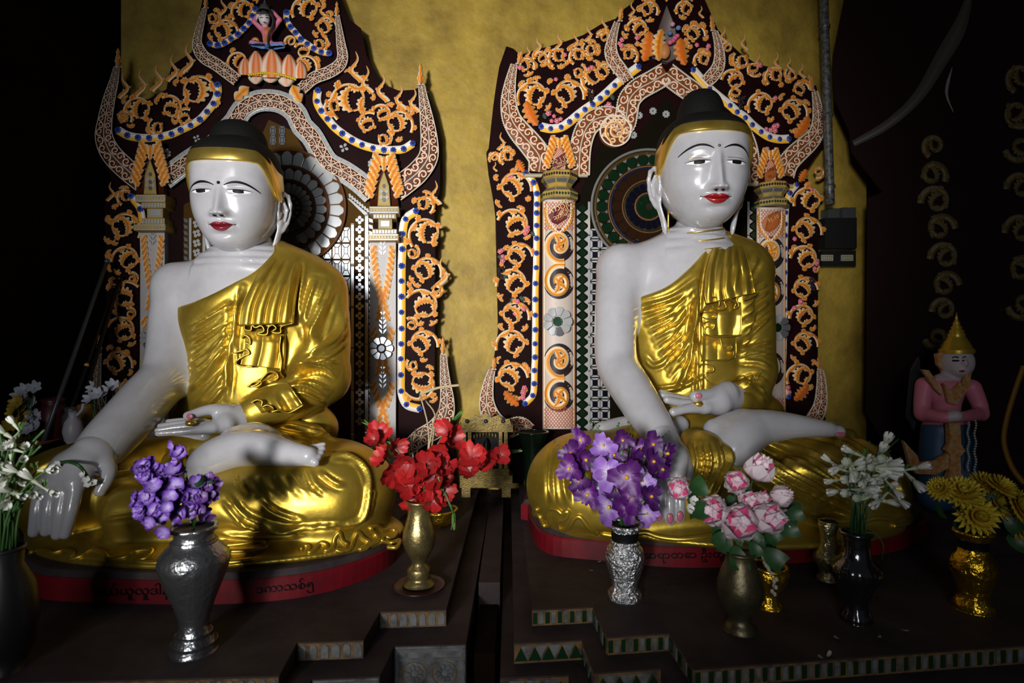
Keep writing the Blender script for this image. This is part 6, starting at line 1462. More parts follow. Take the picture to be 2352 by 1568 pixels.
def bez(a, b, up=.5, n=12, out=None):
    a = np.asarray(a, float); b = np.asarray(b, float); c = a+np.array([0, 0, np.linalg.norm(b-a)*up])
    t = np.linspace(0, 1, n)[:, None]; return (1-t)**2*a+2*t*(1-t)*c+t*t*b

# -- big silver vase, left front
pf = [(.044, 0), (.045, .010), (.041, .020), (.036, .030), (.030, .040), (.0265, .052), (.028, .066), (.037, .095), (.051, .132), (.062, .162), (.0665, .180), (.064, .193), (.052, .208), (.040, .218), (.0365, .228), (.037, .238), (.041, .246)]
t, mo = vase('silver_vase', 'large dull silver vase at the front left holding violet flowers', 446, 1492, pf, M_silver, 56, lambda a, z: 1+.008*np.cos(a*18)*(z > .06)*(z < .20), [('neck_ring', [(.040, .214), (.0435, .217), (.0435, .221), (.040, .224)]), ('foot_ring', [(.043, .012), (.046, .015), (.043, .019)]), ('foot_ring', [(.036, .030), (.038, .033), (.034, .037)])])
FV1 = blossom('violet_blossom', 5, .015, .0085, (.25, .18, .40), (.075, .013, .24), .1, .3, wav=.05)
FV2 = blossom('violet_blossom', 5, .012, .007, (.10, .03, .16), (.05, .012, .12), .1, .3)  # darker petals for the right-hand spray, its shade put into the colour
def spray(label, name, base, tip, mesh_, n, r0, r1, d0=(0, 0, 1), s=(.8, 1.2), leafs=0, group=None, m=None, cat='flower', leafm=None, tight=.9):
    base = np.asarray(base); tip = np.asarray(tip); t = thing(name, label, cat, base, group); P = bez(base, tip, .45); stem_obj(t, P, .0018)
    for k in range(n):
        f = 1-tight*(k/max(1, n-1))*.55; i = min(len(P)-1, int(f*(len(P)-1))); c = P[i]; rr = r0+(r1-r0)*(k/max(1, n-1))
        v = np.array([nrs.normal(), nrs.normal()-.7, nrs.normal()+.15]); v /= np.linalg.norm(v); q_ = c+v*rr*rnd.uniform(.75, 1.1)
        mm = mesh_[k % len(mesh_)] if isinstance(mesh_, (list, tuple)) else mesh_
        obj('blossom', mm, m or M_petal, t, place(q_, v+np.array([0, -.5, .15]), rnd.uniform(*s)))
    for k in range(leafs):
        c = P[int(len(P)*rnd.uniform(.3, .9))]; v = np.array([nrs.normal(), nrs.normal()*.6, rnd.uniform(.2, 1)]); obj('leaf', leafm, M_leafg, t, place(c, v, rnd.uniform(.8, 1.2)))
    return t
LF1 = leaf3('leaf', .040, .011, (.02, .06, .015))
dv = 1.13
spray('violet flower spray on the left of the large silver vase', 'violet_spray', mo, W(318, 1070, dv), FV1, 40, .008, .052, group='violet sprays in the silver vase')
spray('violet flower spray drooping lowest beside the large silver vase', 'violet_spray', mo, W(335, 1150, dv-.03), FV1, 44, .016, .056, group='violet sprays in the silver vase', tight=.5)
spray('short violet flower spray in the middle of the large silver vase', 'violet_spray', mo, W(412, 1130, dv-.01), FV1, 26, .010, .036, group='violet sprays in the silver vase', tight=.7)
spray('tall thin violet flower tip rising above the large silver vase', 'violet_spray', mo, W(402, 1022, dv), FV1, 6, .004, .010, s=(.7, .9), group='violet sprays in the silver vase', tight=.25)
spray('purple spray coloured dark as in shade with leaves on the right of the large silver vase', 'violet_spray', mo, W(488, 1100, dv+.03), FV2, 30, .010, .044, leafs=6, leafm=LF1, group='violet sprays in the silver vase')
# -- brass vase with red gladioli
pf = [(.040, 0), (.0385, .006), (.030, .012), (.027, .018), (.031, .024), (.029, .030), (.031, .036), (.027, .042), (.019, .050), (.0175, .058), (.026, .072), (.037, .092), (.042, .112), (.040, .135), (.034, .155), (.029, .172), (.0275, .188), (.030, .203), (.032, .208)]
sau = A(962, 1350); st_ = thing('saucer', 'dark maroon saucer under the brass vase', 'saucer', sau)
V, F = lathe([(.045, 0), (.062, .004), (.066, .009), (.064, .010), (.056, .006), (.01, .004)], sau, 40); obj('dish', mesh('dish', V, F), mat('maroon_lacquer', (.030, .004, .010), .35), st_)
p = A(962, 1347)+np.array([0, .004, .0065]); t = thing('brass_vase', 'slim engraved brass vase holding red gladioli between the statues', 'vase', p)
V, F = lathe(pf, p, 44); obj('vase_body', mesh('vase_body', V, F[:2]), M_brass, t); mo = p+np.array([0, 0, .208])
V, F = lathe([(.029, .2075), (.024, .18), (.02, .17)], p, 30); obj('vase_mouth', mesh('vase_mouth', V, F), M_black, t)
V, F = lathe([(.030, .204), (.0335, .206), (.0345, .210), (.031, .212)], p, 40); obj('vase_rim', mesh('vase_rim', V, F[:1]), M_brass, t)
FG = [blossom('red_blossom', 6, .036, .015, (.18, .005, .006), (.36, .009, .010), .12, .42, .12, None, wav=.10, alt=.85, tip=1.), blossom('red_blossom', 6, .034, .014, (.11, .003, .004), (.29, .007, .008), .1, .62, .15, None, wav=.10, alt=.85, tip=1.)]
BUD = blossom('green_bud', 4, .014, .004, (.04, .12, .02), (.08, .16, .03), .0, 2.2, .6)
dg = 1.45
for lab, tip, pts in (('red gladiolus stem leaning left over the gold knee', (862, 985, dg+.02), [(872, 1000, 1.), (862, 1010, .7), (885, 1048, 1.05), (908, 1030, .9), (905, 1082, 1.2), (940, 1060, 1.0), (938, 1118, 1.1)]),
                      ('red gladiolus stem standing upright in the brass vase', (1042, 965, dg+.03), [(1030, 985, .95), (1036, 1010, 1.05), (1012, 1040, 1.0), (985, 1068, 1.1), (960, 1090, 1.1), (1000, 1095, 1.25), (972, 1125, 1.1), (1010, 1130, 1.1), (950, 1150, .9), (1022, 1078, 1.0), (990, 1150, .9)]),
                      ('red gladiolus stem reaching right towards the small gold shrine', (1168, 1038, dg+.06), [(1085, 1052, 1.1), (1080, 1082, 1.0), (1112, 1050, 1.0), (1150, 1045, .85), (1130, 1060, .9), (1040, 1100, 1.1)])):
    t = thing('gladiolus', lab, 'flower', mo, 'red gladioli in the brass vase'); P = bez(mo, W(*tip), .4); stem_obj(t, P, .0026)
    for k, (x, y, s) in enumerate(pts): obj('blossom', FG[k % 2], M_petal, t, place(W(x, y, dg-.02+.03*rnd.random()), (nrs.normal()*.6, -1, .35+nrs.normal()*.4), s))
    for k in range(3): obj('bud', BUD, M_petal, t, place(P[-1-k], (P[-1]-P[-3])+nrs.normal(size=3)*.006, 1.1-.1*k))
t = thing('gladiolus', 'bent green gladiolus stem hanging at the right of the brass vase', 'flower', mo, 'red gladioli in the brass vase')
stem_obj(t, [mo, W(1015, 1130, dg), W(1030, 1150, dg-.01), W(1042, 1180, dg-.01)], .003); obj('bud', BUD, M_petal, t, place(W(1042, 1175, dg-.01), (0, -.1, -1), 1.3)); obj('bud', BUD, M_petal, t, place(W(1018, 1130, dg-.01), (-.3, -.2, 1), 1.2))
M_straw = mat('dry_straw', (.32, .25, .15), .7)
t = thing('dry_twig', 'bundle of pale dry twigs behind the red gladioli', 'twig', mo, None)
for pts in ([(962, 1150), (955, 1060), (972, 980)], [(965, 1140), (948, 1040), (955, 985)], [(970, 1140), (985, 1000), (965, 905)], [(985, 1060), (1000, 960), (978, 920)], [(990, 1000), (1000, 960), (1015, 925)]):
    stem_obj(t, [mo-[0, 0, .01]]+[W(x, y, 1.50+.05*k) for k, (x, y) in enumerate(pts)], .0022, M_straw, 'twig')
stem_obj(t, [W(965, 905, 1.60), W(1008, 890, 1.60), W(1056, 884, 1.60)], .004, M_straw, 'twig'); 
# -- small embossed silver vase with orchids
pf = [(.038, 0), (.0415, .006), (.040, .014), (.033, .020), (.029, .028), (.032, .042), (.039, .064), (.0455, .088), (.047, .102), (.043, .118), (.034, .130), (.030, .142), (.031, .156), (.036, .170), (.040, .176)]
t, mo = vase('silver_vase', 'small bright embossed silver vase in front of the right statue', 1435, 1372, pf, M_silver2, 56, lambda a, z: 1+.02*np.cos(a*9+z*260)*(z > .03)*(z < .125)+.02*np.cos(a*14)*(z > .16), [('neck_ring', [(.0335, .129), (.036, .132), (.0335, .135)])])
oc = (.62, .36, .02)
FO = [blossom('orchid_blossom', 6, .027, .0105, (.42, .26, .50), (.075, .005, .13), .1, .14, .0, oc, .13, .08, .72, 1.2, 2.6), blossom('orchid_blossom', 6, .029, .0120, (.56, .46, .64), (.24, .11, .43), .1, .1, .0, oc, .10, .08, .75, 1.2, 1.8), blossom('orchid_blossom', 6, .025, .0100, (.15, .03, .2), (.042, .003, .075), .1, .2, .0, oc, .13, .08, .72, 1.2, 2.5)]
for i, (x, y, k, s) in enumerate([(1335, 1010, 0, .9), (1312, 1040, 2, 1), (1308, 1075, 0, 1), (1345, 1055, 2, 1.05), (1385, 1025, 1, .9), (1430, 1010, 2, .9), (1380, 1060, 1, 1.1), (1398, 1085, 1, 1.15), (1440, 1095, 0, 1.25), (1470, 1030, 0, 1), (1500, 1020, 2, 1), (1530, 1040, 0, 1), (1520, 1075, 0, 1), (1475, 1105, 1, .85), (1450, 1140, 0, 1.2), (1380, 1120, 1, 1.0), (1350, 1135, 0, 1), (1395, 1165, 1, 1.15), (1440, 1165, 0, 1.1), (1410, 1045, 2, .95), (1495, 1140, 2, 1), (1485, 1180, 1, .85), (1330, 1105, 2, .9), (1500, 1060, 2, .95), (1420, 1125, 2, 1), (1460, 1060, 2, .95)]):
    P = W(x, y, 1.36+.05*rnd.random()-.02*(i % 3)); t = thing('orchid', ['purple orchid with a pale heart in the small silver vase', 'pale lilac orchid in the small silver vase', 'deep dark purple orchid in the small silver vase'][k], 'flower', mo, 'orchids in the small silver vase')
    stem_obj(t, bez(mo+np.array([nrs.normal()*.008, nrs.normal()*.008, 0]), P, .35, 8), .0013); obj('blossom', FO[k], M_petal, t, place(P, (nrs.normal()*.35+(x-1425)/300, -1, .15+nrs.normal()*.3), s*1.28))
for i, (x, y) in enumerate([(1368, 985), (1362, 965), (1420, 970), (1450, 975), (1530, 995), (1455, 990)]):
    P = W(x, y, 1.42); t = thing('green_sprig', 'thin green budding sprig above the purple orchids', 'sprig', mo, 'green sprigs among the orchids'); Pb = bez(mo, P, .45, 14); stem_obj(t, Pb, .0011)
    for k in range(9): V, F = sphere(Pb[-1-k//2]+nrs.normal(size=3)*[.006, .006, .004], .0028, 6, 5); obj('bud', mesh('bud', V, [F]), M_stem, t)
# -- bronze vase with pink roses
pf = [(.034, 0), (.035, .006), (.028, .014), (.022, .022), (.025, .034), (.040, .055), (.048, .078), (.047, .10), (.040, .125), (.032, .145), (.029, .158), (.031, .166)]
t, mo = vase('bronze_vase', 'dark bronze vase holding pink and white roses', 1700, 1446, pf, mat('dark_bronze', (.14, .12, .065), .42, metal=.8, noise=(25, (.07, .06, .035), .3, .6), bump=(90, .3, .004)))
pk, pw = (.60, .02, .14), (.72, .60, .66)
RP = []
for L, Wd, cup, lift, c0, c1 in ((.030, .0225, .5, .35, (.68, .48, .57), (.76, .66, .71)), (.024, .018, .55, .9, (.66, .30, .42), (.74, .60, .67)), (.016, .012, .5, 1.7, pk, (.62, .06, .20))):
    m = MB(); V, F, C = petal(L, Wd, c0, c1, cup, lift, .1, 8, 7, .03); m.add(V, F, C); RP.append(m.me('petal'))
LF2 = leaf3('leaf', .036, .016, (.035, .13, .03))
def rose(label, x, y, d, s, face, base, opened=True, nleaf=1):
    P = W(x, y, d); t = thing('rose', label, 'flower', base, 'pink roses in the bronze vase'); stem_obj(t, bez(base, P+np.array([0, .012, -.006]), .35, 8), .0016)
    M0 = place(P, face, s, 0)
    for lay, n in ((0, 5), (1, 5), (2, 4)):
        for k in range(n): obj('petal', RP[lay], M_petal, t, M0 @ Matrix.Rotation(k*2*pi/n+lay*.6+rnd.uniform(-.12, .12), 4, 'Z') @ Matrix.Rotation(-.35 if opened and lay == 0 else -.55-.2*lay, 4, 'Y'))
    for k in range(nleaf):
        a = rnd.uniform(-2.6, -.4); obj('leaf', LF2, M_leafg, t, Matrix.Translation(list(map(float, P+np.array([math.cos(a)*.028, .01, math.sin(a)*.028]))) ) @ zrot((0, -1, .2)) @ Matrix.Rotation(a, 4, 'Z') @ Matrix.Scale(rnd.uniform(.8, 1.2), 4))
dr = 1.22
for lab, x, y, dd, s, f, nl in (('largest pink rose with a deep pink heart, lowest in the bronze vase', 1688, 1200, 0, 1.25, (-.1, -1, .35), 2), ('pink rose on the left of the bronze vase, facing left', 1645, 1172, .02, 1.05, (-.7, -1, .3), 1), ('pink rose right of the largest one in the bronze vase', 1748, 1192, 0, 1.05, (.3, -1, .4), 2),
        ('small pink rose at the right edge of the bronze vase', 1785, 1195, .03, .75, (.8, -1, .3), 2), ('topmost pink rose above the bronze vase', 1735, 1095, .04, 1.0, (.25, -.5, 1.), 1), ('pale pink rose left of the topmost one', 1690, 1112, .05, .85, (-.3, -1, .5), 1), ('pink rose bud at the upper right of the bronze vase', 1775, 1146, .05, .85, (.7, -.8, .6), 1),
        ('half closed pink rose between the larger ones', 1712, 1158, .03, .72, (.1, -1, .7), 0), ('lone pale pink rose reaching left towards the white fingers', 1562, 1118, .06, .85, (-.4, -1, .1), 1), ('small pink rose bud in the middle of the bronze vase', 1745, 1150, .03, .65, (0, -1, .6), 0)):
    rose(lab, x, y, dr+dd, s*1.28, f, mo, 'bud' not in lab, nl)
FWS = blossom('white_blossom', 5, .011, .006, (.55, .55, .52), (.66, .66, .66), .1, .5)
for x, y in ((1600, 1115), (1583, 1167), (1592, 1150)):
    t = thing('white_floret', 'tiny white floret left of the pink roses', 'flower', mo, 'white florets beside the roses'); P = W(x, y, dr+.04); stem_obj(t, bez(mo, P, .3, 8), .0012); obj('blossom', FWS, M_petal, t, place(P, (nrs.normal()*.4, -1, .3), 1.0)); obj('leaf', LF2, M_leafg, t, place(P+np.array([.012, .012, -.012]), (.3, -.8, -.3), .9))
t = thing('rose_foliage', 'green rose leaves hanging over the rim of the bronze vase', 'leaves', mo)
for x, y, a, s in ((1690, 1268, -1.5, 1.3), (1752, 1275, -.7, 1.35), (1790, 1235, .2, 1.1), (1640, 1190, 3.0, 1.2), (1625, 1150, 2.4, 1.2), (1662, 1235, -2.2, 1.0), (1725, 1258, -1.2, .9), (1805, 1200, .3, 1.0)):
    obj('leaf', LF2, M_leafg, t, Matrix.Translation(list(map(float, W(x, y-14, dr-.01)))) @ zrot((0, -1, .25)) @ Matrix.Rotation(a, 4, 'Z') @ Matrix.Scale(s, 4))
# -- gold foil bowl with jasmine string behind the bronze vase
pf = [(.030, 0), (.032, .006), (.024, .014), (.020, .03), (.034, .05), (.042, .07), (.044, .085), (.040, .092)]
t, m2 = vase('gold_bowl', 'crinkled gold foil bowl with a jasmine string behind the bronze vase', 1766, 1392, pf, M_shinyg, 40, lambda a, z: 1+.03*np.cos(a*11))
js = thing('jasmine_string', 'thin string of white jasmine hanging from the gold foil bowl', 'garland', m2)
P = cr([W(1752, 1282, 1.285), W(1766, 1305, 1.262), W(1778, 1335, 1.258), W(1780, 1362, 1.27)], 16)
for k in range(16): V, F = sphere(P[k]+nrs.normal(size=3)*.0025, (.0045, .0045, .0055), 7, 5); obj('jasmine_bud', mesh('jasmine_bud', V, [F]), mat('jasmine', (.42, .40, .30), .6), js)
# -- dark chrome vase with tuberoses
pf = [(.030, 0), (.033, .005), (.031, .014), (.026, .022), (.0225, .034), (.026, .05), (.038, .078), (.048, .10), (.051, .116), (.046, .126), (.034, .136), (.029, .146), (.027, .165), (.028, .185), (.031, .194)]
t, mo = vase('chrome_vase', 'dark mirror-bright chrome vase holding white tuberoses', 1966, 1424, pf, M_chrome, 48, lambda a, z: 1+.03*np.cos(a*16)*((z > .09)*(z < .13)+(z < .03)))
TB = MB(); V, F = tube(np.array([[0, 0, 0], [0, 0, .012], [0, 0, .024]]), [.0016, .0026, .0045], 7, False); TB.add(V, F, (.45, .50, .36))
for k in range(6): V, F, C = petal(.025, .0034, (.42, .50, .34), (.66, .66, .64), .1, .15, 1.3); TB.add(spin(V, k*pi/3, 1.12)+[0, 0, .022], F, C)
TB = TB.me('tuberose_blossom')
dt = 1.25
def tuberose(label, base, x, y, d, n, grp, tip=True, s=1.):
    P = W(x, y, d); t = thing('tuberose', label, 'flower', base, grp); Pb = bez(base+nrs.normal(size=3)*[.008, .008, 0], P, .5, 12); stem_obj(t, Pb, .0017)
    for k in range(n):
        f = Pb[-1-int(k*.7) % 5]; v = np.array([nrs.normal()*.8, -.45+nrs.normal()*.4, rnd.uniform(-.6, 1.0)]); obj('blossom', TB, M_petal, t, place(f, v, s*rnd.uniform(.85, 1.25)))
    for k in range(3): obj('bud', BUD, M_petal, t, place(Pb[-1], (nrs.normal()*.4, nrs.normal()*.4, 1), .55*s))
for i, (x, y, n) in enumerate([(1950, 1060, 4), (1985, 1050, 6), (2025, 1040, 6), (2010, 1080, 5), (1938, 1100, 5), (1968, 1135, 5), (2015, 1120, 5), (2045, 1090, 4), (1990, 1095, 5), (2040, 1130, 3), (2075, 1080, 2), (1932, 1078, 3), (2000, 1145, 3)]):
    tuberose('white tuberose stem in the dark chrome vase', mo, x, y, dt+nrs.uniform(-.03, .03), n, 'white tuberoses in the chrome vase')
GB = thing('grass_blades', 'dark green grass blades among the white tuberoses', 'leaves', mo)
for k in range(16): x = 1925+k*9; P = bez(mo+nrs.normal(size=3)*[.01, .01, 0], W(x+rnd.uniform(-6, 6), rnd.uniform(1000, 1110), dt+.02), .6, 9); stem_obj(GB, P, .0015, M_leafg, 'blade', 5)
stem_obj(GB, [mo, W(2010, 1225, dt), W(2030, 1255, dt-.01), W(2026, 1285, dt-.01)], .0012, M_leafg, 'blade', 5); stem_obj(GB, [mo, W(1945, 1215, dt), W(1915, 1205, dt), W(1905, 1240, dt)], .0013, M_leafg, 'blade', 5)
# -- gold vases behind and at the right
pf = [(.026, 0), (.028, .006), (.020, .016), (.024, .03), (.036, .05), (.034, .066), (.022, .08), (.018, .10), (.020, .125), (.024, .145), (.022, .15)]
vase('gold_flask', 'narrow pale gold flask half hidden behind the chrome vase', 1902, 1330, pf, mat('pale_gold', (.55, .48, .28), .22, metal=.9, bump=(60, .8, .01)), 36)
pf = [(.040, 0), (.043, .005), (.041, .016), (.033, .026), (.029, .036), (.034, .055), (.044, .085), (.046, .10), (.041, .118), (.031, .130), (.028, .142), (.030, .160), (.035, .172), (.037, .178)]
t, mo = vase('gold_vase', 'bright gold foil vase at the right holding yellow chrysanthemums', 2236, 1398, pf, M_shinyg, 48, lambda a, z: 1+.03*np.cos(a*7+z*150)*(z > .05)*(z < .12))
MUM = MB()
for lay, (n, L, tl, li) in enumerate(((18, .032, -.15, .0), (18, .031, .12, .05), (16, .029, .4, .1), (14, .026, .68, .15), (12, .022, .95, .2), (8, .018, 1.25, .2))):
    for k in range(n): V, F, C = petal(L, .0045, (.50, .26, .010), (.70, .56, .05), .25, li, .2, 5, 3); MUM.add(spin(V, k*2*pi/n+lay*.2, tl), F, C*rnd.uniform(.85, 1.1))
MUM = MUM.me('chrysanthemum_bloom')
for i, (x, y, s, f, lab) in enumerate([(2160, 1122, .75, (-.9, -.6, .6), 'small yellow chrysanthemum farthest left in the gold vase'), (2212, 1132, 1.1, (-.4, -.7, 1), 'yellow chrysanthemum left of centre in the gold vase'), (2262, 1112, .9, (.1, -.5, 1), 'yellow chrysanthemum at the back top of the gold vase'), (2300, 1118, .85, (.4, -.5, 1), 'yellow chrysanthemum at the upper right of the gold vase'),
        (2243, 1185, 1.2, (-.2, -1, .3), 'lowest and largest yellow chrysanthemum in the gold vase'), (2290, 1152, 1.2, (.25, -1, .5), 'broad yellow chrysanthemum right of the lowest one'), (2340, 1160, 1.0, (.6, -.8, .4), 'yellow chrysanthemum cut by the right picture edge, upper'), (2345, 1208, .85, (.6, -1, 0), 'yellow chrysanthemum cut by the right picture edge, lower')]):
    P = W(x, y, 1.29+.02*(i % 3)); t = thing('chrysanthemum', lab, 'flower', mo, 'yellow chrysanthemums in the gold vase'); stem_obj(t, bez(mo, P+np.array([0, .01, 0]), .35, 8), .002); obj('bloom', MUM, M_petal, t, place(P, f, s*1.2))
    obj('leaf', LF2, M_leafg, t, place(P+np.array([rnd.uniform(-.02, .02), .02, -.03]), (rnd.uniform(-.6, .6), -.7, .2), 1.1))
# -- dark green tall vase, shrine and gold bowl between the statues
pf = [(.028, 0), (.029, .01), (.033, .08), (.039, .18), (.045, .265), (.050, .295), (.052, .305)]
pf = [(.034, 0), (.035, .01), (.040, .08), (.048, .16), (.056, .215), (.060, .236), (.062, .243)]
vase('glass_vase', 'tall dark green glass vase standing behind the right statue base', 1224, 1126, pf, mat('dark_green_glass', (.006, .016, .008), .1, coat=.5), 40, lambda a, z: 1+.05*np.cos(a*7)*(z > .23))
pf = [(.035, 0), (.045, .004), (.050, .02), (.055, .045), (.058, .05)]
vase('gold_bowl', 'shallow gold bowl behind the brass vase', 1010, 1204, pf, M_shinyg, 40, cat='bowl')
sp = A(1117, 1136); SH = thing('miniature_shrine', 'small gilded shrine with pillars and crested roof between the two thrones', 'shrine', sp)
M_og = mat('old_gilt', (.20, .14, .03), .45, metal=.5, noise=(40, (.06, .04, .015), .3, .6), bump=(150, .5, .003))
ux = sp[1]/FPX
def sbox(nm, x0, x1, y0, y1, dep=.075, dy=0., m=M_og, par=SH):
    V, F = box((sp[0]+((x0+x1)/2-1117)*ux, sp[1]+dy, sp[2]+(1136-(y0+y1)/2)*ux), ((x1-x0)*ux, dep, (y1-y0)*ux)); return obj(nm, mesh(nm, V, [F], smooth=False), m, par)
for x in (1062, 1153): sbox('foot', x, x+20, 1112, 1136)
sbox('plinth', 1058, 1177, 1086, 1114, .085); sbox('plinth_top', 1064, 1170, 1072, 1086, .075); sbox('back_panel', 1064, 1170, 985, 1072, .012, .032, M_black)
for x in (1064, 1076, 1146, 1158): sbox('pillar', x, x+8, 988, 1072, .012, -.028)
rf = sbox('cornice', 1056, 1178, 972, 988, .088)
P = [(1060, 972), (1064, 958), (1078, 962), (1088, 950), (1104, 956), (1117, 944), (1130, 956), (1146, 950), (1156, 962), (1170, 958), (1174, 972)]
Pm = np.array([(sp[0]+(x-1117)*ux, sp[2]+(1136-y)*ux) for x, y in P]); n = len(P); Fv = np.c_[Pm[:, 0], np.full(n, sp[1]-.036), Pm[:, 1]]; Bv = Fv+[0, .012, 0]; tri = np.array(tessellate_polygon([[Vector((a, b, 0)) for a, b in Pm]])); i = np.arange(n); j = (i+1) % n
obj('roof_crest', mesh('roof_crest', np.concatenate([Fv, Bv]), [tri, tri[:, ::-1]+n, np.stack([i, j, j+n, i+n], 1)], smooth=False), M_og, SH)
for x in (1075, 1117, 1156): V, F = sphere((sp[0]+(x-1117)*ux, sp[1]-.038, sp[2]+(1136-964)*ux), .009, 10, 7); obj('jewel', mesh('jewel', V, [F]), mat('dark_jewel', (.03, .03, .04), .15), SH)
for x in np.arange(1090, 1146, 7): V, F = sphere((sp[0]+(x-1117)*ux, sp[1]-.03, sp[2]+(1136-993-abs(x-1117)*.25)*ux), (.005, .005, .012), 7, 5); obj('pendant', mesh('pendant', V, [F]), M_og, SH)
V, F = lathe([(.030, 0), (.030, .02), (.018, .03), (.020, .06), (.012, .075), (.013, .09), (.008, .105), (.001, .118)], (sp[0], sp[1], sp[2]+(1136-1072)*ux), 16); obj('dark_image', mesh('dark_image', V, F), M_black, SH)
# -- left edge: tuberoses and the clutter behind
p0 = A(8, 1540); pf = [(.030, 0), (.045, .04), (.055, .10), (.048, .16), (.030, .20), (.032, .23)]
t, mo = vase('dark_vase', 'unlit dark vase at the left picture edge holding blurred tuberoses', 8, 1540, pf, mat('dark_ceramic', (.008, .008, .009), .4), 32)
for i, (x, y, n) in enumerate([(10, 1010, 4), (45, 990, 4), (60, 1040, 4), (30, 1070, 4), (85, 1080, 3), (20, 1130, 4), (70, 1130, 3), (-20, 1060, 3), (100, 1120, 2)]):
    tuberose('blurred tuberose stem at the left picture edge', mo, x, y, 1.07, n, 'tuberoses at the left edge', s=.9)
GB2 = thing('grass_blades', 'long green blades among the tuberoses at the left edge', 'leaves', mo)
for k in range(16): P = bez(mo+nrs.normal(size=3)*[.01, .01, 0], W(-10+k*8, rnd.uniform(980, 1160), 1.06), .6, 9); stem_obj(GB2, P, .0022, M_stem, 'blade', 5)
V, F = box((-1.4925, 1.965, 1.1375), (.325, .19, .275)); tag(obj('side_ledge', mesh('side_ledge', V, [F], smooth=False), M_dark), 'dark ledge in the left corner carrying offerings', 'ledge')
def lp(x, d=1.92, z=1.275): return np.array([(x-CXP)/FPX*d, d, z])
o = lp(75, 1.92); t = thing('orange_plate', 'orange rimmed plate lying on the dark corner ledge', 'plate', o); V, F = lathe([(.05, 0), (.085, .012), (.09, .016), (.08, .013), (.01, .006)], o, 36); obj('dish', mesh('dish', V, F), mat('orange_enamel', (.42, .12, .04), .4), t)
FY = blossom('yellow_blossom', 8, .022, .008, (.30, .18, .01), (.40, .28, .02), .2, .4); FW2 = blossom('white_blossom', 6, .020, .007, (.35, .36, .42), (.46, .47, .54), .1, .6)
for lab, nm, me_, pts in (('yellow flowers in the dark left corner', 'corner_flowers', FY, [(30, 945), (45, 965), (55, 935), (25, 975), (62, 955), (40, 925)]), ('upper white flowers in the dark left corner', 'corner_flowers', FW2, [(45, 905), (58, 895), (70, 925), (80, 890), (62, 915)]), ('lower white flowers beside the orange plate', 'corner_flowers', FW2, [(72, 965), (84, 978), (66, 985), (80, 955)]), ('pale flowers below the carved spire in the left corner', 'corner_flowers', FW2, [(215, 890), (225, 905), (208, 915), (245, 900), (260, 885)])):
    b = lp(np.mean([q_[0] for q_ in pts]), 1.93); t = thing(nm, lab, 'flowers', b)
    for x, y in pts: P = W(x, y, 1.92+rnd.uniform(-.02, .02)); stem_obj(t, np.array([b+nrs.normal(size=3)*[.01, .01, 0], P]), .0018); obj('blossom', me_, M_petal, t, place(P, (nrs.normal()*.5, -1, .4), 1.1))
for lab, x, h, r, m, nm in (('dark red jar on the corner ledge', 122, .14, .045, mat('dark_red', (.05, .003, .008), .4), 'jar'), ('grey tin on the corner ledge', 165, .11, .028, mat('grey_tin', (.10, .10, .095), .4, metal=.4), 'tin'), ('dull yellow tin nearest the left throne', 198, .12, .034, mat('dull_yellow', (.20, .11, .01), .5), 'tin')):
    b = lp(x, 1.98); t = thing(nm, lab, nm, b); V, F = lathe([(r*.9, 0), (r, .005), (r, h*.8), (r*.7, h*.9), (r*.7, h)], b, 24); obj('body', mesh('body', V, F), m, t); V, F = lathe([(r*.75, h*.93), (r*.78, h*.95), (r*.78, h*1.05), (r*.3, h*1.07)], b, 24); obj('lid', mesh('lid', V, F), m, t)
b = lp(168, 1.88); t = thing('white_vase', 'small white egg-shaped pot on the corner ledge beside the big arm', 'pot', b); V, F = lathe([(.012, 0), (.024, .02), (.030, .05), (.024, .08), (.012, .098), (.014, .115)], b, 24); obj('body', mesh('body', V, F), mat('white_ceramic', (.40, .38, .42), .4), t); V, F = tube(cr([b+np.array([.012, 0, .10]), b+np.array([.03, 0, .12]), b+np.array([.034, 0, .14])], 8), .005, 7); obj('spout', mesh('spout', V, F), MATS['white_ceramic'], t)
# -- green strand round the wrist, candle
ws = thing('flower_bracelet', 'green flower strand tied round the wrist of the left statue', 'garland', W(185, 1080, 1.45))
P = cr([(126, 1072), (150, 1060), (180, 1068), (198, 1090), (206, 1110), (218, 1106)], 20); Pw = np.array([W(x, y, 1.425+.03*abs(k-9)/10) for k, (x, y) in enumerate(P)]); V, F = tube(Pw, .0042, 7); obj('cord', mesh('cord', V, F), M_leafg, ws)
for k in (0, 2, 13, 15, 17, 19): obj('blossom', FWS, M_petal, ws, place(Pw[k]-[0, .006, 0], (nrs.normal()*.4, -1, .3), .8))
for i, (x, y) in enumerate([(2022, 1462), (1916, 1462), (2088, 1450), (1880, 1506), (1900, 1512), (1372, 1292), (1362, 1312)]):      # fallen petals
    p = A(x, y)+np.array([0, 0, .0035]); m = MB(); V, F, C = petal(.020 if i < 5 else .010, .0035, (.35, .36, .33), (.50, .50, .48), .2, .15, 1., 7, 3); m.add(spin(V, rnd.uniform(0, 6)), F, C); o = obj('fallen_petal', m.me('fallen_petal'), M_petal, None, Matrix.Translation(list(map(float, p))))
    tag(o, 'fallen white petal on the dark altar floor', 'petal', 'fallen petals on the altar')

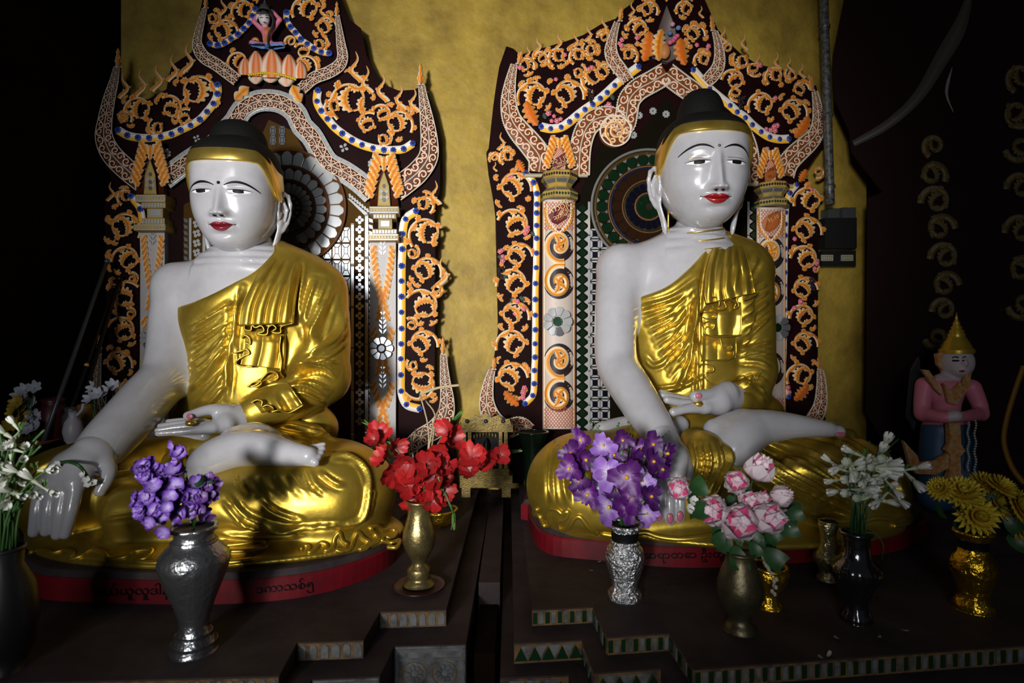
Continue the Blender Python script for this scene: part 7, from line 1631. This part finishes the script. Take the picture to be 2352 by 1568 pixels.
# -- attendant figurine in pink, right
aD = 2.08; ap = W(2170, 784, aD); ap[2] = ALT; AT = thing('attendant_figurine', 'standing figurine in pink jacket and blue skirt with gold pointed crown', 'figurine', ap)
fb = Body(W(2085, 1175, aD)+[-.03, -.16, -.0], W(2275, 795, aD)+[.03, .14, .03], .0046)
def ax(x, y, dd, r): return (x, y, aD+dd, r)
chainpx(fb, [ax(2170, 900, 0, 34), ax(2172, 945, 0, 28), ax(2170, 985, 0, 32)], .03); fb.ell(W(2170, 890, aD), (.062, .042, .05), .03)
chainpx(fb, [ax(2190, 862, -.01, 17), ax(2182, 880, 0, 18)], .015)
chainpx(fb, [ax(2125, 885, 0, 20), ax(2118, 930, -.01, 17), ax(2120, 950, -.02, 16)], .015); chainpx(fb, [ax(2120, 950, -.02, 16), ax(2165, 958, -.10, 13), ax(2195, 955, -.12, 11)], .012)
chainpx(fb, [ax(2232, 890, 0, 19), ax(2250, 930, -.01, 16), ax(2252, 950, -.02, 15)], .015); chainpx(fb, [ax(2252, 950, -.02, 15), ax(2215, 956, -.10, 12), ax(2195, 955, -.12, 11)], .012)
fb.ell(W(2196, 832, aD-.01), (.052, .056, .062), .01, rz=.5); fb.ell(W(2214, 834, aD-.060), (.008, .016, .014), .008); fb.ell(W(2206, 852, aD-.045), (.025, .022, .018), .015)
chainpx(fb, [ax(2155, 990, 0, 34), ax(2150, 1060, .0, 34), ax(2145, 1138, 0, 30)], .03); chainpx(fb, [ax(2195, 990, 0, 30), ax(2205, 1060, .0, 32), ax(2210, 1138, 0, 30)], .03); chainpx(fb, [ax(2150, 1140, 0, 30), ax(2215, 1140, 0, 30)], .03)
Vb, Qb = fb.net(); X = PJ(Vb); C = np.tile([.62, .18, .26], (len(Vb), 1)); C[X[:, 1] > 975] = (.018, .055, .12); C[(X[:, 1] < 874) & (X[:, 0] > 2150) & (X[:, 0] < 2240)] = (.50, .42, .46); hnd = (np.abs(X[:, 0]-2195) < 17) & (np.abs(X[:, 1]-955) < 14); C[hnd] = (.5, .42, .44)
fo = obj('body', mesh('body', Vb, [Qb], C), M_petal, AT)
M_dg = mat('figurine_gold', (.60, .40, .04), .35, metal=.6)
V, F = lathe([(.052, -.006), (.055, 0), (.055, .008), (.048, .014), (.043, .026), (.036, .04), (.030, .05), (.026, .058), (.028, .064), (.022, .07), (.024, .077), (.016, .083), (.018, .09), (.011, .097), (.012, .103), (.006, .115), (.001, .145)], W(2197, 808, aD-.008), 24); obj('crown', mesh('crown', V, F), M_dg, AT)
def plate(nm, pts, dd, th, m, par=AT):
    P = np.array(pts, float); n = len(P); Fv = np.array([W(x, y, aD+dd) for x, y in P]); Bv = Fv+[0, th, 0]; tri = np.array(tessellate_polygon([[Vector((p[0], p[1], 0)) for p in P]])); i = np.arange(n); j = (i+1) % n
    return obj(nm, mesh(nm, np.concatenate([Fv, Bv]), [tri, tri[:, ::-1]+n, np.stack([i, j, j+n, i+n], 1)], smooth=False), m, par)
M_fo = mat('figurine_orange', (.46, .15, .015), .5, noise=(60, (.46, .36, .2), .35, .6))
plate('ear_wing', [(2150, 812), (2166, 808), (2170, 830), (2166, 850), (2154, 838)], -.01, .012, M_fo); plate('collar_wing', [(2118, 848), (2134, 850), (2166, 900), (2164, 908), (2148, 892)], -.055, .012, M_fo); plate('collar_wing', [(2222, 850), (2232, 856), (2226, 890), (2200, 925), (2192, 920), (2212, 885)], -.06, .012, M_fo)
plate('chest_collar', [(2168, 880), (2186, 896), (2206, 878), (2216, 900), (2196, 930), (2180, 925)], -.062, .012, M_fo)
plate('apron', [(2180, 970), (2206, 970), (2208, 1020), (2218, 1035), (2206, 1048), (2208, 1085), (2214, 1100), (2196, 1112), (2176, 1100), (2182, 1085), (2184, 1046), (2174, 1034), (2182, 1020)], -.085, .02, M_fo)
plate('skirt_wing', [(2076, 1012), (2092, 1030), (2108, 1046), (2112, 1062), (2150, 1058), (2180, 1040), (2178, 1075), (2150, 1090), (2105, 1088), (2090, 1068)], -.075, .014, M_fo); plate('back_wing', [(2095, 850), (2112, 820), (2116, 880), (2110, 940), (2100, 990), (2084, 960)], .03, .012, mat('dark_teal', (.010, .014, .018), .5))
for x0, yb in ((2224, 1080), (2240, 1090)):
    m = MB()
    for k in range(22): V, F = sphere(W(x0+2*math.sin(k*.9), 965+(yb-965)*k/21, aD-.08), .0042, 6, 5); m.add(V, F, (.38, .38, .30))
    m.build('bead_strand', M_petal, AT)
for x0, x1, y in ((2188, 2202, 828), (2212, 2222, 828)):
    for nm, dy, w in (('eyebrow', -7, .0018), ('eye', 0, .0032)):
        V, F = tube(np.array([W(x0+(x1-x0)*u, y+dy-2.2*math.sin(pi*u)*(nm == 'eyebrow'), aD-.0655+.016*abs(u-.5)*0+(.022 if x0 < 2200 else .008)*(1-u if x0 < 2200 else u)) for u in np.linspace(0, 1, 7)]), w, 6); obj(nm, mesh(nm, V, F), M_black, AT)
V, F = sphere(W(2210, 852, aD-.068), (.010, .005, .004), 10, 6); obj('lips', mesh('lips', V, [F]), M_red, AT)

ORD = ['leftmost', 'second from the left', 'third from the left', 'fourth from the left', 'fifth from the left', 'sixth from the left', 'seventh from the left', 'eighth from the left', 'ninth from the left', 'tenth from the left', 'eleventh from the left', 'twelfth from the left', 'rightmost']
def number(name, label, kids):
    L = [o for o in COL.objects if o.name.split('.')[0] == name and o.get('label') == label]
    L.sort(key=lambda o: np.mean([c.matrix_basis.translation.x/c.matrix_basis.translation.y for c in o.children if c.name.split('.')[0] == kids]))
    for k, o in enumerate(L): o['label'] = label+', '+(ORD[k] if k < len(L)-1 else 'rightmost')
for l in ('purple orchid with a pale heart in the small silver vase', 'pale lilac orchid in the small silver vase', 'deep dark purple orchid in the small silver vase'): number('orchid', l, 'blossom')
number('tuberose', 'white tuberose stem in the dark chrome vase', 'blossom'); number('tuberose', 'blurred tuberose stem at the left picture edge', 'blossom'); number('white_floret', 'tiny white floret left of the pink roses', 'blossom')
L = [o for o in COL.objects if o.name.startswith('fallen_petal')]
for o, l in zip(L, ['fallen white petal just in front of the chrome vase', 'curled white petal left in front of the chrome vase', 'white petal on the altar between chrome and gold vases', 'largest white petal lying near the tiled altar edge', 'small petal beside the largest one at the tiled edge', 'tiny pale petal left of the small silver vase, upper', 'tiny pale petal left of the small silver vase, lower']): o['label'] = l
L = [o for o in COL.objects if o.name.startswith('green_sprig')]; L.sort(key=lambda o: o.children[0].data.vertices[-1].co.x)
for k, o in enumerate(L): o['label'] = 'thin green budding sprig above the purple orchids, '+(ORD[k] if k < len(L)-1 else 'rightmost')
